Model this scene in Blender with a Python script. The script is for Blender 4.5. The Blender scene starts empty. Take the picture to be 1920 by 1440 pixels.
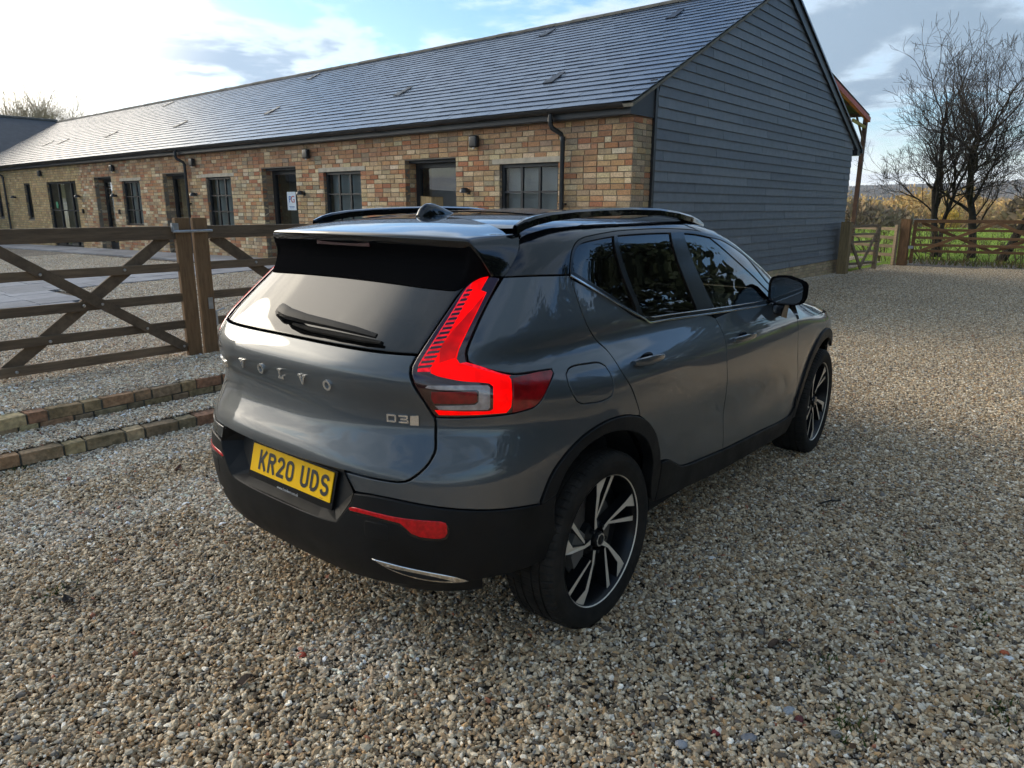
import bpy, bmesh, math, random
import numpy as np
from mathutils import Vector, Matrix
from mathutils.geometry import delaunay_2d_cdt, tessellate_polygon

# ------------------------------------------------------------------ scene, camera, light
scene = bpy.context.scene
C = scene.collection
random.seed(7); RNG = np.random.default_rng(7)

cam_data = bpy.data.cameras.new('camera')
cam = bpy.data.objects.new('camera', cam_data); C.objects.link(cam)
cam_data.sensor_fit = 'HORIZONTAL'; cam_data.sensor_width = 36.0
cam_data.lens = 36.0 * 1330.13 / 1920.0
cam_data.clip_start = 0.05; cam_data.clip_end = 8000
CAM = np.array([-2.189, -2.278, 1.636])
def cam_axes(yaw, pitch, roll):
    f = np.array([math.cos(yaw)*math.cos(pitch), math.sin(yaw)*math.cos(pitch), -math.sin(pitch)])
    r = np.cross(f, [0, 0, 1]); r /= np.linalg.norm(r); u = np.cross(r, f)
    c, s = math.cos(roll), math.sin(roll)
    return c*r+s*u, -s*r+c*u, f
CR, CU, CF = cam_axes(0.6996, 0.2451, 0.0046)
cam.matrix_world = Matrix(((CR[0], CU[0], -CF[0], CAM[0]), (CR[1], CU[1], -CF[1], CAM[1]), (CR[2], CU[2], -CF[2], CAM[2]), (0, 0, 0, 1)))
scene.camera = cam

SUN_AZ = math.radians(100); SUN_EL = math.radians(17)      # azimuth counted from +x towards +y
sun_dir = Vector((math.cos(SUN_AZ)*math.cos(SUN_EL), math.sin(SUN_AZ)*math.cos(SUN_EL), math.sin(SUN_EL)))
sd = bpy.data.lights.new('sun', 'SUN'); sd.energy = 0.7; sd.angle = math.radians(30); sd.color = (1.0, 0.90, 0.74)
sun = bpy.data.objects.new('sun', sd); C.objects.link(sun)
sun.rotation_euler = sun_dir.to_track_quat('Z', 'Y').to_euler(); sun.location = (0, 30, 40)

world = bpy.data.worlds.new('World'); scene.world = world; world.use_nodes = True
def build_world():
    nt = world.node_tree; N = nt.nodes; L = nt.links; N.clear()
    def nd(t, **k):
        n = N.new(t)
        for a, b in k.items(): setattr(n, a, b)
        return n
    def math_(op, a, b=None, clamp=False):
        n = nd('ShaderNodeMath', operation=op, use_clamp=clamp)
        for i, v in enumerate((a, b)):
            if v is None: continue
            if isinstance(v, (int, float)): n.inputs[i].default_value = v
            else: L.new(v, n.inputs[i])
        return n.outputs[0]
    def mix(f, a, b):
        n = nd('ShaderNodeMix', data_type='RGBA')
        for sock, v in ((n.inputs[0], f), (n.inputs[6], a), (n.inputs[7], b)):
            if isinstance(v, (int, float)): sock.default_value = v
            elif isinstance(v, tuple): sock.default_value = (*v, 1)
            else: L.new(v, sock)
        return n.outputs[2]
    def ramp(f, lo, hi):
        n = nd('ShaderNodeMapRange', interpolation_type='SMOOTHSTEP'); L.new(f, n.inputs[0])
        n.inputs[1].default_value = lo; n.inputs[2].default_value = hi
        return n.outputs[0]
    sky = nd('ShaderNodeTexSky', sky_type='NISHITA', sun_disc=False, sun_elevation=SUN_EL, sun_rotation=math.pi/2-SUN_AZ, altitude=60, dust_density=1.2, ozone_density=1.6)
    geo = nd('ShaderNodeTexCoord'); d = geo.outputs['Generated']
    sep = nd('ShaderNodeSeparateXYZ'); L.new(d, sep.inputs[0])
    z = math_('MAXIMUM', sep.outputs[2], 0.0)
    zz = math_('ADD', z, 0.10)
    comb = nd('ShaderNodeCombineXYZ')
    L.new(math_('DIVIDE', sep.outputs[0], zz), comb.inputs[0]); L.new(math_('DIVIDE', sep.outputs[1], zz), comb.inputs[1])
    L.new(math_('MULTIPLY', z, 1.5), comb.inputs[2])
    def noise(scale, detail, rough, off, dist=0.0):
        m = nd('ShaderNodeMapping'); L.new(comb.outputs[0], m.inputs[0]); m.inputs['Location'].default_value = off
        n = nd('ShaderNodeTexNoise'); L.new(m.outputs[0], n.inputs['Vector'])
        n.inputs['Scale'].default_value = scale; n.inputs['Detail'].default_value = detail
        n.inputs['Roughness'].default_value = rough; n.inputs['Distortion'].default_value = dist
        return n.outputs['Fac']
    big = noise(0.80, 7.0, 0.56, (7.9, 8.8, 0.2), 0.5)
    fine = noise(1.9, 6.0, 0.6, (7.3, 2.2, 1.0), 0.2)
    dens = math_('ADD', math_('MULTIPLY', big, 0.72), math_('MULTIPLY', fine, 0.28))
    dot = nd('ShaderNodeVectorMath', operation='DOT_PRODUCT'); L.new(d, dot.inputs[0]); dot.inputs[1].default_value = tuple(sun_dir)
    near = ramp(dot.outputs['Value'], 0.77, 0.99)            # forward scattering: clouds glow towards the sun
    cover = ramp(math_('ADD', dens, math_('MULTIPLY', near, 0.16)), 0.43, 0.545)
    thick = ramp(dens, 0.44, 0.56)
    side = ramp(dot.outputs['Value'], -0.2, 0.75)
    lit = mix(side, (5.4, 6.2, 7.0), (9.0, 9.5, 9.8))
    lit = mix(near, lit, (34.0, 31.0, 26.0))
    dark = mix(side, (1.7, 2.35, 3.05), (3.0, 3.9, 5.0))
    dark = mix(near, dark, (24.0, 22.0, 19.0))
    cloud = mix(thick, lit, dark)
    skyb = nd('ShaderNodeVectorMath', operation='SCALE'); L.new(sky.outputs[0], skyb.inputs[0]); skyb.inputs['Scale'].default_value = 0.82
    sat = nd('ShaderNodeVectorMath', operation='MULTIPLY'); L.new(skyb.outputs[0], sat.inputs[0]); sat.inputs[1].default_value = (1.20, 1.50, 1.78)
    col = mix(cover, sat.outputs[0], cloud)
    low = math_('SUBTRACT', 1.0, ramp(z, 0.01, 0.10), clamp=True)   # bright band of thin cloud over the horizon
    lowc = mix(side, (9.6, 9.8, 9.8), (12.0, 11.8, 11.2))
    col = mix(math_('MULTIPLY', low, 0.55), col, lowc)
    bg = nd('ShaderNodeBackground'); L.new(col, bg.inputs[0]); bg.inputs[1].default_value = 0.085
    out = nd('ShaderNodeOutputWorld'); L.new(bg.outputs[0], out.inputs[0])
build_world()

vs = scene.view_settings
vs.view_transform = 'Standard'; vs.look = 'None'; vs.exposure = 1.12; vs.gamma = 1.0; vs.use_curve_mapping = False
scene.render.engine = 'CYCLES'
scene.render.resolution_x = 1024; scene.render.resolution_y = 768
scene.cycles.max_bounces = 6; scene.cycles.transparent_max_bounces = 10
scene.cycles.caustics_reflective = False; scene.cycles.caustics_refractive = False

# ------------------------------------------------------------------ helpers
def link(o, parent=None):
    C.objects.link(o)
    if parent is not None: o.parent = parent
    return o
def empty(name, loc=(0, 0, 0), rz=0.0, label=None, cat=None, group=None, kind=None):
    o = bpy.data.objects.new(name, None); o.location = loc; o.rotation_euler = (0, 0, rz); o.empty_display_size = 0.2
    link(o); tag(o, label, cat, group, kind); return o
def tag(o, label=None, cat=None, group=None, kind=None):
    if label: o['label'] = label
    if cat: o['category'] = cat
    if group: o['group'] = group
    if kind: o['kind'] = kind
    return o
def mesh_obj(name, V, F, mat=None, parent=None, smooth=False, col=None):
    me = bpy.data.meshes.new(name); me.from_pydata([tuple(v) for v in V], [], [tuple(f) for f in F]); me.update()
    if mat is not None: me.materials.append(mat)
    if smooth: me.polygons.foreach_set('use_smooth', [True]*len(me.polygons))
    if col is not None:
        a = me.color_attributes.new('Col', 'FLOAT_COLOR', 'POINT')
        a.data.foreach_set('color', np.asarray(col, np.float32).ravel())
    return link(bpy.data.objects.new(name, me), parent)
def np_mesh(name, V, F, mat=None, parent=None, smooth=False, col=None, linkit=True):
    """fast: V (n,3), F (m,k) arrays"""
    V = np.asarray(V, np.float32); F = np.asarray(F, np.int32); m, k = F.shape
    me = bpy.data.meshes.new(name)
    me.vertices.add(len(V)); me.vertices.foreach_set('co', V.ravel())
    me.loops.add(m*k); me.loops.foreach_set('vertex_index', F.ravel())
    me.polygons.add(m); me.polygons.foreach_set('loop_start', np.arange(0, m*k, k, dtype=np.int32)); me.polygons.foreach_set('loop_total', np.full(m, k, np.int32))
    me.polygons.foreach_set('use_smooth', np.full(m, bool(smooth)))
    me.update(calc_edges=True)
    if col is not None:
        a = me.color_attributes.new('Col', 'FLOAT_COLOR', 'POINT'); a.data.foreach_set('color', np.asarray(col, np.float32).ravel())
    if mat is not None: me.materials.append(mat)
    o = bpy.data.objects.new(name, me)
    if linkit: link(o, parent)
    return o
BOXF = np.array([(0,3,2,1),(4,5,6,7),(0,1,5,4),(1,2,6,5),(2,3,7,6),(3,0,4,7)])
def box_v(x0, x1, y0, y1, z0, z1):
    return np.array([(x0,y0,z0),(x1,y0,z0),(x1,y1,z0),(x0,y1,z0),(x0,y0,z1),(x1,y0,z1),(x1,y1,z1),(x0,y1,z1)], float)
class MB:
    """collects shapes for one mesh object"""
    def __init__(s): s.V = []; s.F = []
    def add(s, V, F):
        o = len(s.V); s.V += [tuple(map(float, v)) for v in V]; s.F += [tuple(int(i)+o for i in f) for f in F]; return s
    def box(s, x0, x1, y0, y1, z0, z1): return s.add(box_v(min(x0,x1),max(x0,x1),min(y0,y1),max(y0,y1),min(z0,z1),max(z0,z1)), BOXF)
    def bar(s, a, b, w, t, up=(0,0,1)):
        """rectangular bar from a to b, w across (perp. to up x dir), t along up"""
        a = np.array(a, float); b = np.array(b, float); d = b-a; L = np.linalg.norm(d); d /= L
        u = np.array(up, float); u -= d*(u@d); u /= np.linalg.norm(u); r = np.cross(d, u)
        V = [p+sx*r*w/2+sy*u*t/2 for p in (a, b) for sx, sy in ((-1,-1),(1,-1),(1,1),(-1,1))]
        return s.add(V, [(3,2,1,0),(4,5,6,7),(0,1,5,4),(1,2,6,5),(2,3,7,6),(3,0,4,7)])
    def tube(s, pts, r, n=8, cap=True):
        pts = [np.array(p, float) for p in pts]; rs = r if hasattr(r, '__len__') else [r]*len(pts)
        o = len(s.V); ref = None
        for i, p in enumerate(pts):
            d = (pts[min(i+1,len(pts)-1)]-pts[max(i-1,0)]); d /= np.linalg.norm(d)
            if ref is None: ref = np.array((0,0,1.)) if abs(d[2]) < .9 else np.array((1.,0,0))
            u = ref-d*(ref@d); u /= np.linalg.norm(u); ref = u; w = np.cross(d, u)
            for k in range(n):
                a = 2*math.pi*k/n; s.V.append(tuple(p+rs[i]*(math.cos(a)*u+math.sin(a)*w)))
        for i in range(len(pts)-1):
            for k in range(n):
                a = o+i*n+k; b = o+i*n+(k+1) % n; s.F.append((a, b, b+n, a+n))
        if cap:
            s.F.append(tuple(o+k for k in range(n))[::-1]); e = o+(len(pts)-1)*n; s.F.append(tuple(e+k for k in range(n)))
        return s
    def lathe(s, prof, n, center=(0,0,0), axis='y', a0=0, a1=2*math.pi):
        """prof: list of (r, h) ; axis along h"""
        o = len(s.V); full = abs(a1-a0-2*math.pi) < 1e-6; m = n if full else n+1
        for i in range(m):
            a = a0+(a1-a0)*i/n; c, q = math.cos(a), math.sin(a)
            for r, h in prof:
                if axis == 'y': v = (r*c, h, r*q)
                elif axis == 'z': v = (r*c, r*q, h)
                else: v = (h, r*c, r*q)
                s.V.append(tuple(np.add(v, center)))
        k = len(prof)
        for i in range(n):
            j = (i+1) % m
            for t in range(k-1): s.F.append((o+i*k+t, o+j*k+t, o+j*k+t+1, o+i*k+t+1))
        return s
    def prism(s, poly, h0, h1, axis='y'):
        """extrude 2D polygon (a,b); axis y: (a,h,b); axis z: (a,b,h); axis x: (h,a,b)"""
        o = len(s.V); n = len(poly)
        f = {'y': lambda a,b,h:(a,h,b), 'z': lambda a,b,h:(a,b,h), 'x': lambda a,b,h:(h,a,b)}[axis]
        for h in (h0, h1):
            for a, b in poly: s.V.append(f(a, b, h))
        tri = tessellate_polygon([[Vector((a, b, 0)) for a, b in poly]])
        for t in tri: s.F.append(tuple(o+i for i in t)); s.F.append(tuple(o+n+i for i in t[::-1]))
        for i in range(n): j = (i+1) % n; s.F.append((o+i, o+j, o+n+j, o+n+i))
        return s
    def fix(s, me):
        bm = bmesh.new(); bm.from_mesh(me); bmesh.ops.recalc_face_normals(bm, faces=bm.faces); bm.to_mesh(me); bm.free()
    def build(s, name, mat=None, parent=None, smooth=False, bevel=0.0, fix=True, segs=2):
        me = bpy.data.meshes.new(name); me.from_pydata(s.V, [], s.F); me.update()
        if fix or bevel:
            bm = bmesh.new(); bm.from_mesh(me)
            if bevel:
                bmesh.ops.remove_doubles(bm, verts=bm.verts, dist=1e-5)
                es = [e for e in bm.edges if len(e.link_faces) == 2 and e.calc_face_angle(0) > 0.5]
                bmesh.ops.bevel(bm, geom=es, offset=bevel, segments=segs, affect='EDGES', profile=0.6, clamp_overlap=True)
            bmesh.ops.recalc_face_normals(bm, faces=bm.faces); bm.to_mesh(me); bm.free()
        if mat is not None: me.materials.append(mat)
        if smooth:
            me.polygons.foreach_set('use_smooth', [True]*len(me.polygons))
            try: me.set_sharp_from_angle(angle=math.radians(38))
            except Exception: pass
        return link(bpy.data.objects.new(name, me), parent)

# ------------------------------------------------------------------ materials
def newmat(name):
    m = bpy.data.materials.new(name); m.use_nodes = True; nt = m.node_tree
    return m, nt, nt.nodes, nt.links, nt.nodes['Principled BSDF']
def mat(name, col, rough=0.5, metal=0.0, spec=0.5, coat=0.0, coat_rough=0.03, vary=0.0, vscale=8.0, bump=0.0, bscale=60.0, emit=None, emit_s=0.0, rvary=0.0, coords='Object', stretch=None, detail=5.0):
    m, nt, N, L, b = newmat(name)
    b.inputs['Base Color'].default_value = (*col, 1); b.inputs['Roughness'].default_value = rough; b.inputs['Metallic'].default_value = metal
    b.inputs['Specular IOR Level'].default_value = spec; b.inputs['Coat Weight'].default_value = coat; b.inputs['Coat Roughness'].default_value = coat_rough
    if emit: b.inputs['Emission Color'].default_value = (*emit, 1); b.inputs['Emission Strength'].default_value = emit_s
    vec = None
    if vary or bump or rvary:
        tc = N.new('ShaderNodeTexCoord'); vec = tc.outputs[coords]
        if stretch:
            mp = N.new('ShaderNodeMapping'); mp.inputs['Scale'].default_value = stretch; L.new(vec, mp.inputs[0]); vec = mp.outputs[0]
    if vary:
        n = N.new('ShaderNodeTexNoise'); n.inputs['Scale'].default_value = vscale; n.inputs['Detail'].default_value = detail; L.new(vec, n.inputs['Vector'])
        mr = N.new('ShaderNodeMapRange'); mr.inputs[1].default_value = .3; mr.inputs[2].default_value = .7; mr.inputs[3].default_value = 1-vary; mr.inputs[4].default_value = 1+vary; L.new(n.outputs['Fac'], mr.inputs[0])
        mx = N.new('ShaderNodeVectorMath'); mx.operation = 'SCALE'; mx.inputs[0].default_value = col; L.new(mr.outputs[0], mx.inputs['Scale']); L.new(mx.outputs[0], b.inputs['Base Color'])
    if rvary:
        n = N.new('ShaderNodeTexNoise'); n.inputs['Scale'].default_value = vscale*1.7; n.inputs['Detail'].default_value = 6; L.new(vec, n.inputs['Vector'])
        mr = N.new('ShaderNodeMapRange'); mr.inputs[1].default_value = .3; mr.inputs[2].default_value = .7; mr.inputs[3].default_value = max(rough-rvary,0.02); mr.inputs[4].default_value = rough+rvary; L.new(n.outputs['Fac'], mr.inputs[0]); L.new(mr.outputs[0], b.inputs['Roughness'])
    if bump:
        n = N.new('ShaderNodeTexNoise'); n.inputs['Scale'].default_value = bscale; n.inputs['Detail'].default_value = 4; L.new(vec, n.inputs['Vector'])
        bp = N.new('ShaderNodeBump'); bp.inputs['Strength'].default_value = bump; bp.inputs['Distance'].default_value = 0.01; L.new(n.outputs['Fac'], bp.inputs['Height']); L.new(bp.outputs[0], b.inputs['Normal'])
    return m
def colmat(name, source, rough=0.85, spec=0.3, grain=0.25, gscale=40.0, bump=0.35, bscale=70.0, dirt=None, dirt_scale=1.2, dirt_amt=0.0):
    """colour from vertex attribute 'Col' or from the object's own colour, times grain"""
    m, nt, N, L, b = newmat(name)
    b.inputs['Roughness'].default_value = rough; b.inputs['Specular IOR Level'].default_value = spec
    if source == 'attr':
        a = N.new('ShaderNodeAttribute'); a.attribute_name = 'Col'; csock = a.outputs['Color']
    else:
        a = N.new('ShaderNodeObjectInfo'); csock = a.outputs['Color']
    geo = N.new('ShaderNodeNewGeometry'); vec = geo.outputs['Position']
    n = N.new('ShaderNodeTexNoise'); n.inputs['Scale'].default_value = gscale; n.inputs['Detail'].default_value = 5; L.new(vec, n.inputs['Vector'])
    mr = N.new('ShaderNodeMapRange'); mr.inputs[1].default_value = .3; mr.inputs[2].default_value = .7; mr.inputs[3].default_value = 1-grain; mr.inputs[4].default_value = 1+grain; L.new(n.outputs['Fac'], mr.inputs[0])
    mx = N.new('ShaderNodeVectorMath'); mx.operation = 'SCALE'; L.new(csock, mx.inputs[0]); L.new(mr.outputs[0], mx.inputs['Scale']); cs = mx.outputs[0]
    if dirt:
        n2 = N.new('ShaderNodeTexNoise'); n2.inputs['Scale'].default_value = dirt_scale; n2.inputs['Detail'].default_value = 7; n2.inputs['Roughness'].default_value = .65; L.new(vec, n2.inputs['Vector'])
        mr2 = N.new('ShaderNodeMapRange'); mr2.inputs[1].default_value = .46; mr2.inputs[2].default_value = .72; mr2.inputs[4].default_value = dirt_amt; L.new(n2.outputs['Fac'], mr2.inputs[0])
        mm = N.new('ShaderNodeMix'); mm.data_type = 'RGBA'; L.new(mr2.outputs[0], mm.inputs[0]); L.new(cs, mm.inputs[6]); mm.inputs[7].default_value = (*dirt, 1); cs = mm.outputs[2]
    L.new(cs, b.inputs['Base Color'])
    if bump:
        n3 = N.new('ShaderNodeTexNoise'); n3.inputs['Scale'].default_value = bscale; n3.inputs['Detail'].default_value = 5; L.new(vec, n3.inputs['Vector'])
        bp = N.new('ShaderNodeBump'); bp.inputs['Strength'].default_value = bump; bp.inputs['Distance'].default_value = .008; L.new(n3.outputs['Fac'], bp.inputs['Height']); L.new(bp.outputs[0], b.inputs['Normal'])
    return m
def glassmat(name, tint, rough=0.0, fres=1.5, dirt=0.0, wave=0.0, gain=1.7):
    """thin pane: tinted see-through plus mirror reflection"""
    m, nt, N, L, b = newmat(name); N.remove(b); out = N['Material Output']
    tr = N.new('ShaderNodeBsdfTransparent'); tr.inputs[0].default_value = (*tint, 1)
    gl = N.new('ShaderNodeBsdfGlossy'); gl.inputs['Roughness'].default_value = rough
    fr = N.new('ShaderNodeFresnel'); fr.inputs[0].default_value = fres
    mul = N.new('ShaderNodeMath'); mul.operation = 'MULTIPLY'; mul.inputs[1].default_value = gain; mul.use_clamp = True; L.new(fr.outputs[0], mul.inputs[0])
    ms = N.new('ShaderNodeMixShader'); L.new(mul.outputs[0], ms.inputs[0]); L.new(tr.outputs[0], ms.inputs[1]); L.new(gl.outputs[0], ms.inputs[2])
    last = ms.outputs[0]
    if wave:
        tc = N.new('ShaderNodeTexCoord'); nz = N.new('ShaderNodeTexNoise'); nz.inputs['Scale'].default_value = 1.3; L.new(tc.outputs['Object'], nz.inputs['Vector'])
        bp = N.new('ShaderNodeBump'); bp.inputs['Strength'].default_value = wave; bp.inputs['Distance'].default_value = .02; L.new(nz.outputs['Fac'], bp.inputs['Height']); L.new(bp.outputs[0], gl.inputs['Normal'])
    if dirt:
        df = N.new('ShaderNodeBsdfDiffuse'); df.inputs[0].default_value = (.30, .29, .27, 1)
        tc = N.new('ShaderNodeTexCoord'); nz = N.new('ShaderNodeTexNoise'); nz.inputs['Scale'].default_value = 3.0; nz.inputs['Detail'].default_value = 8; L.new(tc.outputs['Object'], nz.inputs['Vector'])
        mr = N.new('ShaderNodeMapRange'); mr.inputs[1].default_value = .35; mr.inputs[2].default_value = .75; mr.inputs[4].default_value = dirt; L.new(nz.outputs['Fac'], mr.inputs[0])
        m2 = N.new('ShaderNodeMixShader'); L.new(mr.outputs[0], m2.inputs[0]); L.new(last, m2.inputs[1]); L.new(df.outputs[0], m2.inputs[2]); last = m2.outputs[0]
    L.new(last, out.inputs[0]); return m

# ------------------------------------------------------------------ ground
def sst(a, b, x): t = np.clip((x-a)/(b-a), 0, 1); return t*t*(3-2*t)
def ground_h(x, y):
    x = np.asarray(x, float); y = np.asarray(y, float)
    drive = .07*np.exp(-((x-13.2)/2.6)**2-((y-3.0)/1.6)**2) + .012*np.sin(x*1.1+.4)*np.sin(y*.9) + .03*sst(8, 30, x)*np.sin(x*.5)*0
    yard = .215 + .21*np.clip((x+.5)/7.5, 0, 1.2)*sst(4.2, 10, y) - .0165*np.maximum(y-12.5, 0)
    strip = .095 + 0*x
    return np.where(y < 2.93, drive, np.where(y < 3.50, strip, yard))
def grid_mesh(name, xs, ys, mat, zoff=0.0, fh=ground_h):
    X, Y = np.meshgrid(xs, ys, indexing='ij'); Z = fh(X, Y)+zoff
    V = np.stack([X, Y, Z], -1).reshape(-1, 3); n, m = len(xs), len(ys)
    i, j = np.meshgrid(np.arange(n-1), np.arange(m-1), indexing='ij'); a = (i*m+j).ravel()
    F = np.stack([a, a+m, a+m+1, a+1], -1)
    return np_mesh(name, V, F, mat, None, smooth=True)
def gravel_mat(name, near):
    m, nt, N, L, b = newmat(name); b.inputs['Roughness'].default_value = .9; b.inputs['Specular IOR Level'].default_value = .25
    geo = N.new('ShaderNodeNewGeometry'); vec = geo.outputs['Position']
    vo = N.new('ShaderNodeTexVoronoi'); vo.inputs['Scale'].default_value = 52; vo.inputs['Randomness'].default_value = 1; L.new(vec, vo.inputs['Vector'])
    sep = N.new('ShaderNodeSeparateColor'); L.new(vo.outputs['Color'], sep.inputs[0])
    cr = N.new('ShaderNodeValToRGB'); L.new(sep.outputs[0], cr.inputs[0]); e = cr.color_ramp.elements
    pal = [(0,(.13,.105,.08)),(.2,(.30,.25,.185)),(.45,(.44,.375,.29)),(.7,(.54,.475,.39)),(.9,(.68,.64,.57)),(1,(.28,.26,.25))]
    e[0].position, e[0].color = pal[0][0], (*pal[0][1],1); e[1].position, e[1].color = pal[-1][0], (*pal[-1][1],1)
    for p, c in pal[1:-1]: q = e.new(p); q.color = (*c, 1)
    mr = N.new('ShaderNodeMapRange'); mr.inputs[1].default_value = .12; mr.inputs[2].default_value = .62; mr.inputs[3].default_value = 1.0; mr.inputs[4].default_value = .22 ; L.new(vo.outputs['Distance'], mr.inputs[0])
    nz = N.new('ShaderNodeTexNoise'); nz.inputs['Scale'].default_value = .55; nz.inputs['Detail'].default_value = 5; L.new(vec, nz.inputs['Vector'])
    m2 = N.new('ShaderNodeMapRange'); m2.inputs[1].default_value = .3; m2.inputs[2].default_value = .7; m2.inputs[3].default_value = .78; m2.inputs[4].default_value = 1.12; L.new(nz.outputs['Fac'], m2.inputs[0])
    ml = N.new('ShaderNodeMath'); ml.operation = 'MULTIPLY'; L.new(mr.outputs[0], ml.inputs[0]); L.new(m2.outputs[0], ml.inputs[1])
    sc = N.new('ShaderNodeVectorMath'); sc.operation = 'SCALE'; L.new(cr.outputs[0], sc.inputs[0]); L.new(ml.outputs[0], sc.inputs['Scale'])
    gap_shade = N.new('ShaderNodeMix'); gap_shade.data_type = 'RGBA'   # shade between the loose stones, painted into the near ground colour
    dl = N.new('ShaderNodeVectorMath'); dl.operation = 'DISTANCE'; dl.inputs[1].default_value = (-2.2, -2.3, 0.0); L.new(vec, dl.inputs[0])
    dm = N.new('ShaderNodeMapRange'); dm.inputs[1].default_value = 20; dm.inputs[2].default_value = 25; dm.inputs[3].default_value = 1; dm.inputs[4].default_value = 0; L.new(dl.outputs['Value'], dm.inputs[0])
    L.new(dm.outputs[0], gap_shade.inputs[0]); L.new(sc.outputs[0], gap_shade.inputs[6]); gap_shade.inputs[7].default_value = (.075,.058,.042,1); L.new(gap_shade.outputs[2], b.inputs['Base Color'])
    bp = N.new('ShaderNodeBump'); bp.inputs['Strength'].default_value = .9; bp.inputs['Distance'].default_value = .012; bp.invert = True; L.new(vo.outputs['Distance'], bp.inputs['Height']); L.new(bp.outputs[0], b.inputs['Normal'])
    return m
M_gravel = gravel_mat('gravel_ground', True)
def dense(a, b, da): return np.linspace(a, b, max(2, int(round((b-a)/da))+1))
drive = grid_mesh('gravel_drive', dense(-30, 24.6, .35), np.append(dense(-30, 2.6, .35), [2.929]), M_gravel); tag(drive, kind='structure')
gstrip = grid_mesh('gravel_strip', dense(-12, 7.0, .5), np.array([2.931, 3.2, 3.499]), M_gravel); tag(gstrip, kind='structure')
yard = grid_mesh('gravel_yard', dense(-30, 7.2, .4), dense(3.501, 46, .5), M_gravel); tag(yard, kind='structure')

# open country beyond the yard: one sheet out to the hills
def far_h(x, y):
    r = np.hypot(x-20, y)
    z = -.12 - 3.2*sst(45, 190, r) + 0*x
    hill = 46*sst(500, 1500, r)*(.82+.18*np.sin(np.arctan2(y, x)*9+1.0)+.05*np.sin(np.arctan2(y, x)*31))
    return z + hill - 2.0*sst(60, 160, r)
def field_mat():
    m, nt, N, L, b = newmat('countryside'); b.inputs['Roughness'].default_value = .95; b.inputs['Specular IOR Level'].default_value = .1
    geo = N.new('ShaderNodeNewGeometry'); vec = geo.outputs['Position']; sp = N.new('ShaderNodeSeparateXYZ'); L.new(vec, sp.inputs[0])
    ln = N.new('ShaderNodeVectorMath'); ln.operation = 'LENGTH'
    fl = N.new('ShaderNodeVectorMath'); fl.operation = 'MULTIPLY'; fl.inputs[1].default_value = (1, 1, 0); L.new(vec, fl.inputs[0]); L.new(fl.outputs[0], ln.inputs[0])
    cr = N.new('ShaderNodeValToRGB'); mr = N.new('ShaderNodeMapRange'); mr.inputs[2].default_value = 1500; L.new(ln.outputs['Value'], mr.inputs[0])
    nz = N.new('ShaderNodeTexNoise'); nz.inputs['Scale'].default_value = .006; nz.inputs['Detail'].default_value = 6; L.new(vec, nz.inputs['Vector'])
    ad = N.new('ShaderNodeMath'); ad.operation = 'MULTIPLY_ADD'; ad.inputs[1].default_value = .16; L.new(nz.outputs['Fac'], ad.inputs[0]); L.new(mr.outputs[0], ad.inputs[2])
    sb = N.new('ShaderNodeMath'); sb.operation = 'SUBTRACT'; sb.inputs[1].default_value = .08; L.new(ad.outputs[0], sb.inputs[0]); L.new(sb.outputs[0], cr.inputs[0])
    e = cr.color_ramp.elements; cr.color_ramp.interpolation = 'LINEAR'
    pal = [(0,(.22,.30,.035)),(.13,(.20,.26,.035)),(.16,(.17,.135,.06)),(.42,(.16,.14,.07)),(.50,(.17,.15,.10)),(.70,(.15,.135,.10)),(.80,(.16,.17,.10)),(.86,(.10,.105,.095)),(1,(.09,.10,.105))]
    e[0].position, e[0].color = pal[0][0], (*pal[0][1],1); e[1].position, e[1].color = 1, (*pal[-1][1],1)
    for p, c in pal[1:-1]: q = e.new(p); q.color = (*c, 1)
    n2 = N.new('ShaderNodeTexNoise'); n2.inputs['Scale'].default_value = .35; n2.inputs['Detail'].default_value = 8; n2.inputs['Roughness'].default_value = .7; L.new(vec, n2.inputs['Vector'])
    m3 = N.new('ShaderNodeMapRange'); m3.inputs[1].default_value = .3; m3.inputs[2].default_value = .7; m3.inputs[3].default_value = .6; m3.inputs[4].default_value = 1.4; L.new(n2.outputs['Fac'], m3.inputs[0])
    sc = N.new('ShaderNodeVectorMath'); sc.operation = 'SCALE'; L.new(cr.outputs[0], sc.inputs[0]); L.new(m3.outputs[0], sc.inputs['Scale']); L.new(sc.outputs[0], b.inputs['Base Color'])
    return m
def country():
    rr = np.concatenate([[0], np.geomspace(6, 1700, 84)]); th = np.linspace(0, 2*np.pi, 145)[:-1]
    Rr, Th = np.meshgrid(rr, th, indexing='ij'); X = 20+Rr*np.cos(Th); Y = Rr*np.sin(Th); Z = far_h(X, Y)
    n, m = len(rr), len(th); V = np.stack([X, Y, Z], -1).reshape(-1, 3)
    i, j = np.meshgrid(np.arange(n-1), np.arange(m), indexing='ij'); a = (i*m+j).ravel(); b = (i*m+(j+1) % m).ravel()
    F = np.stack([a, a+m, b+m, b], -1)
    o = np_mesh('countryside', V, F, field_mat(), None, smooth=True); tag(o, kind='structure'); return o
country()

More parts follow.
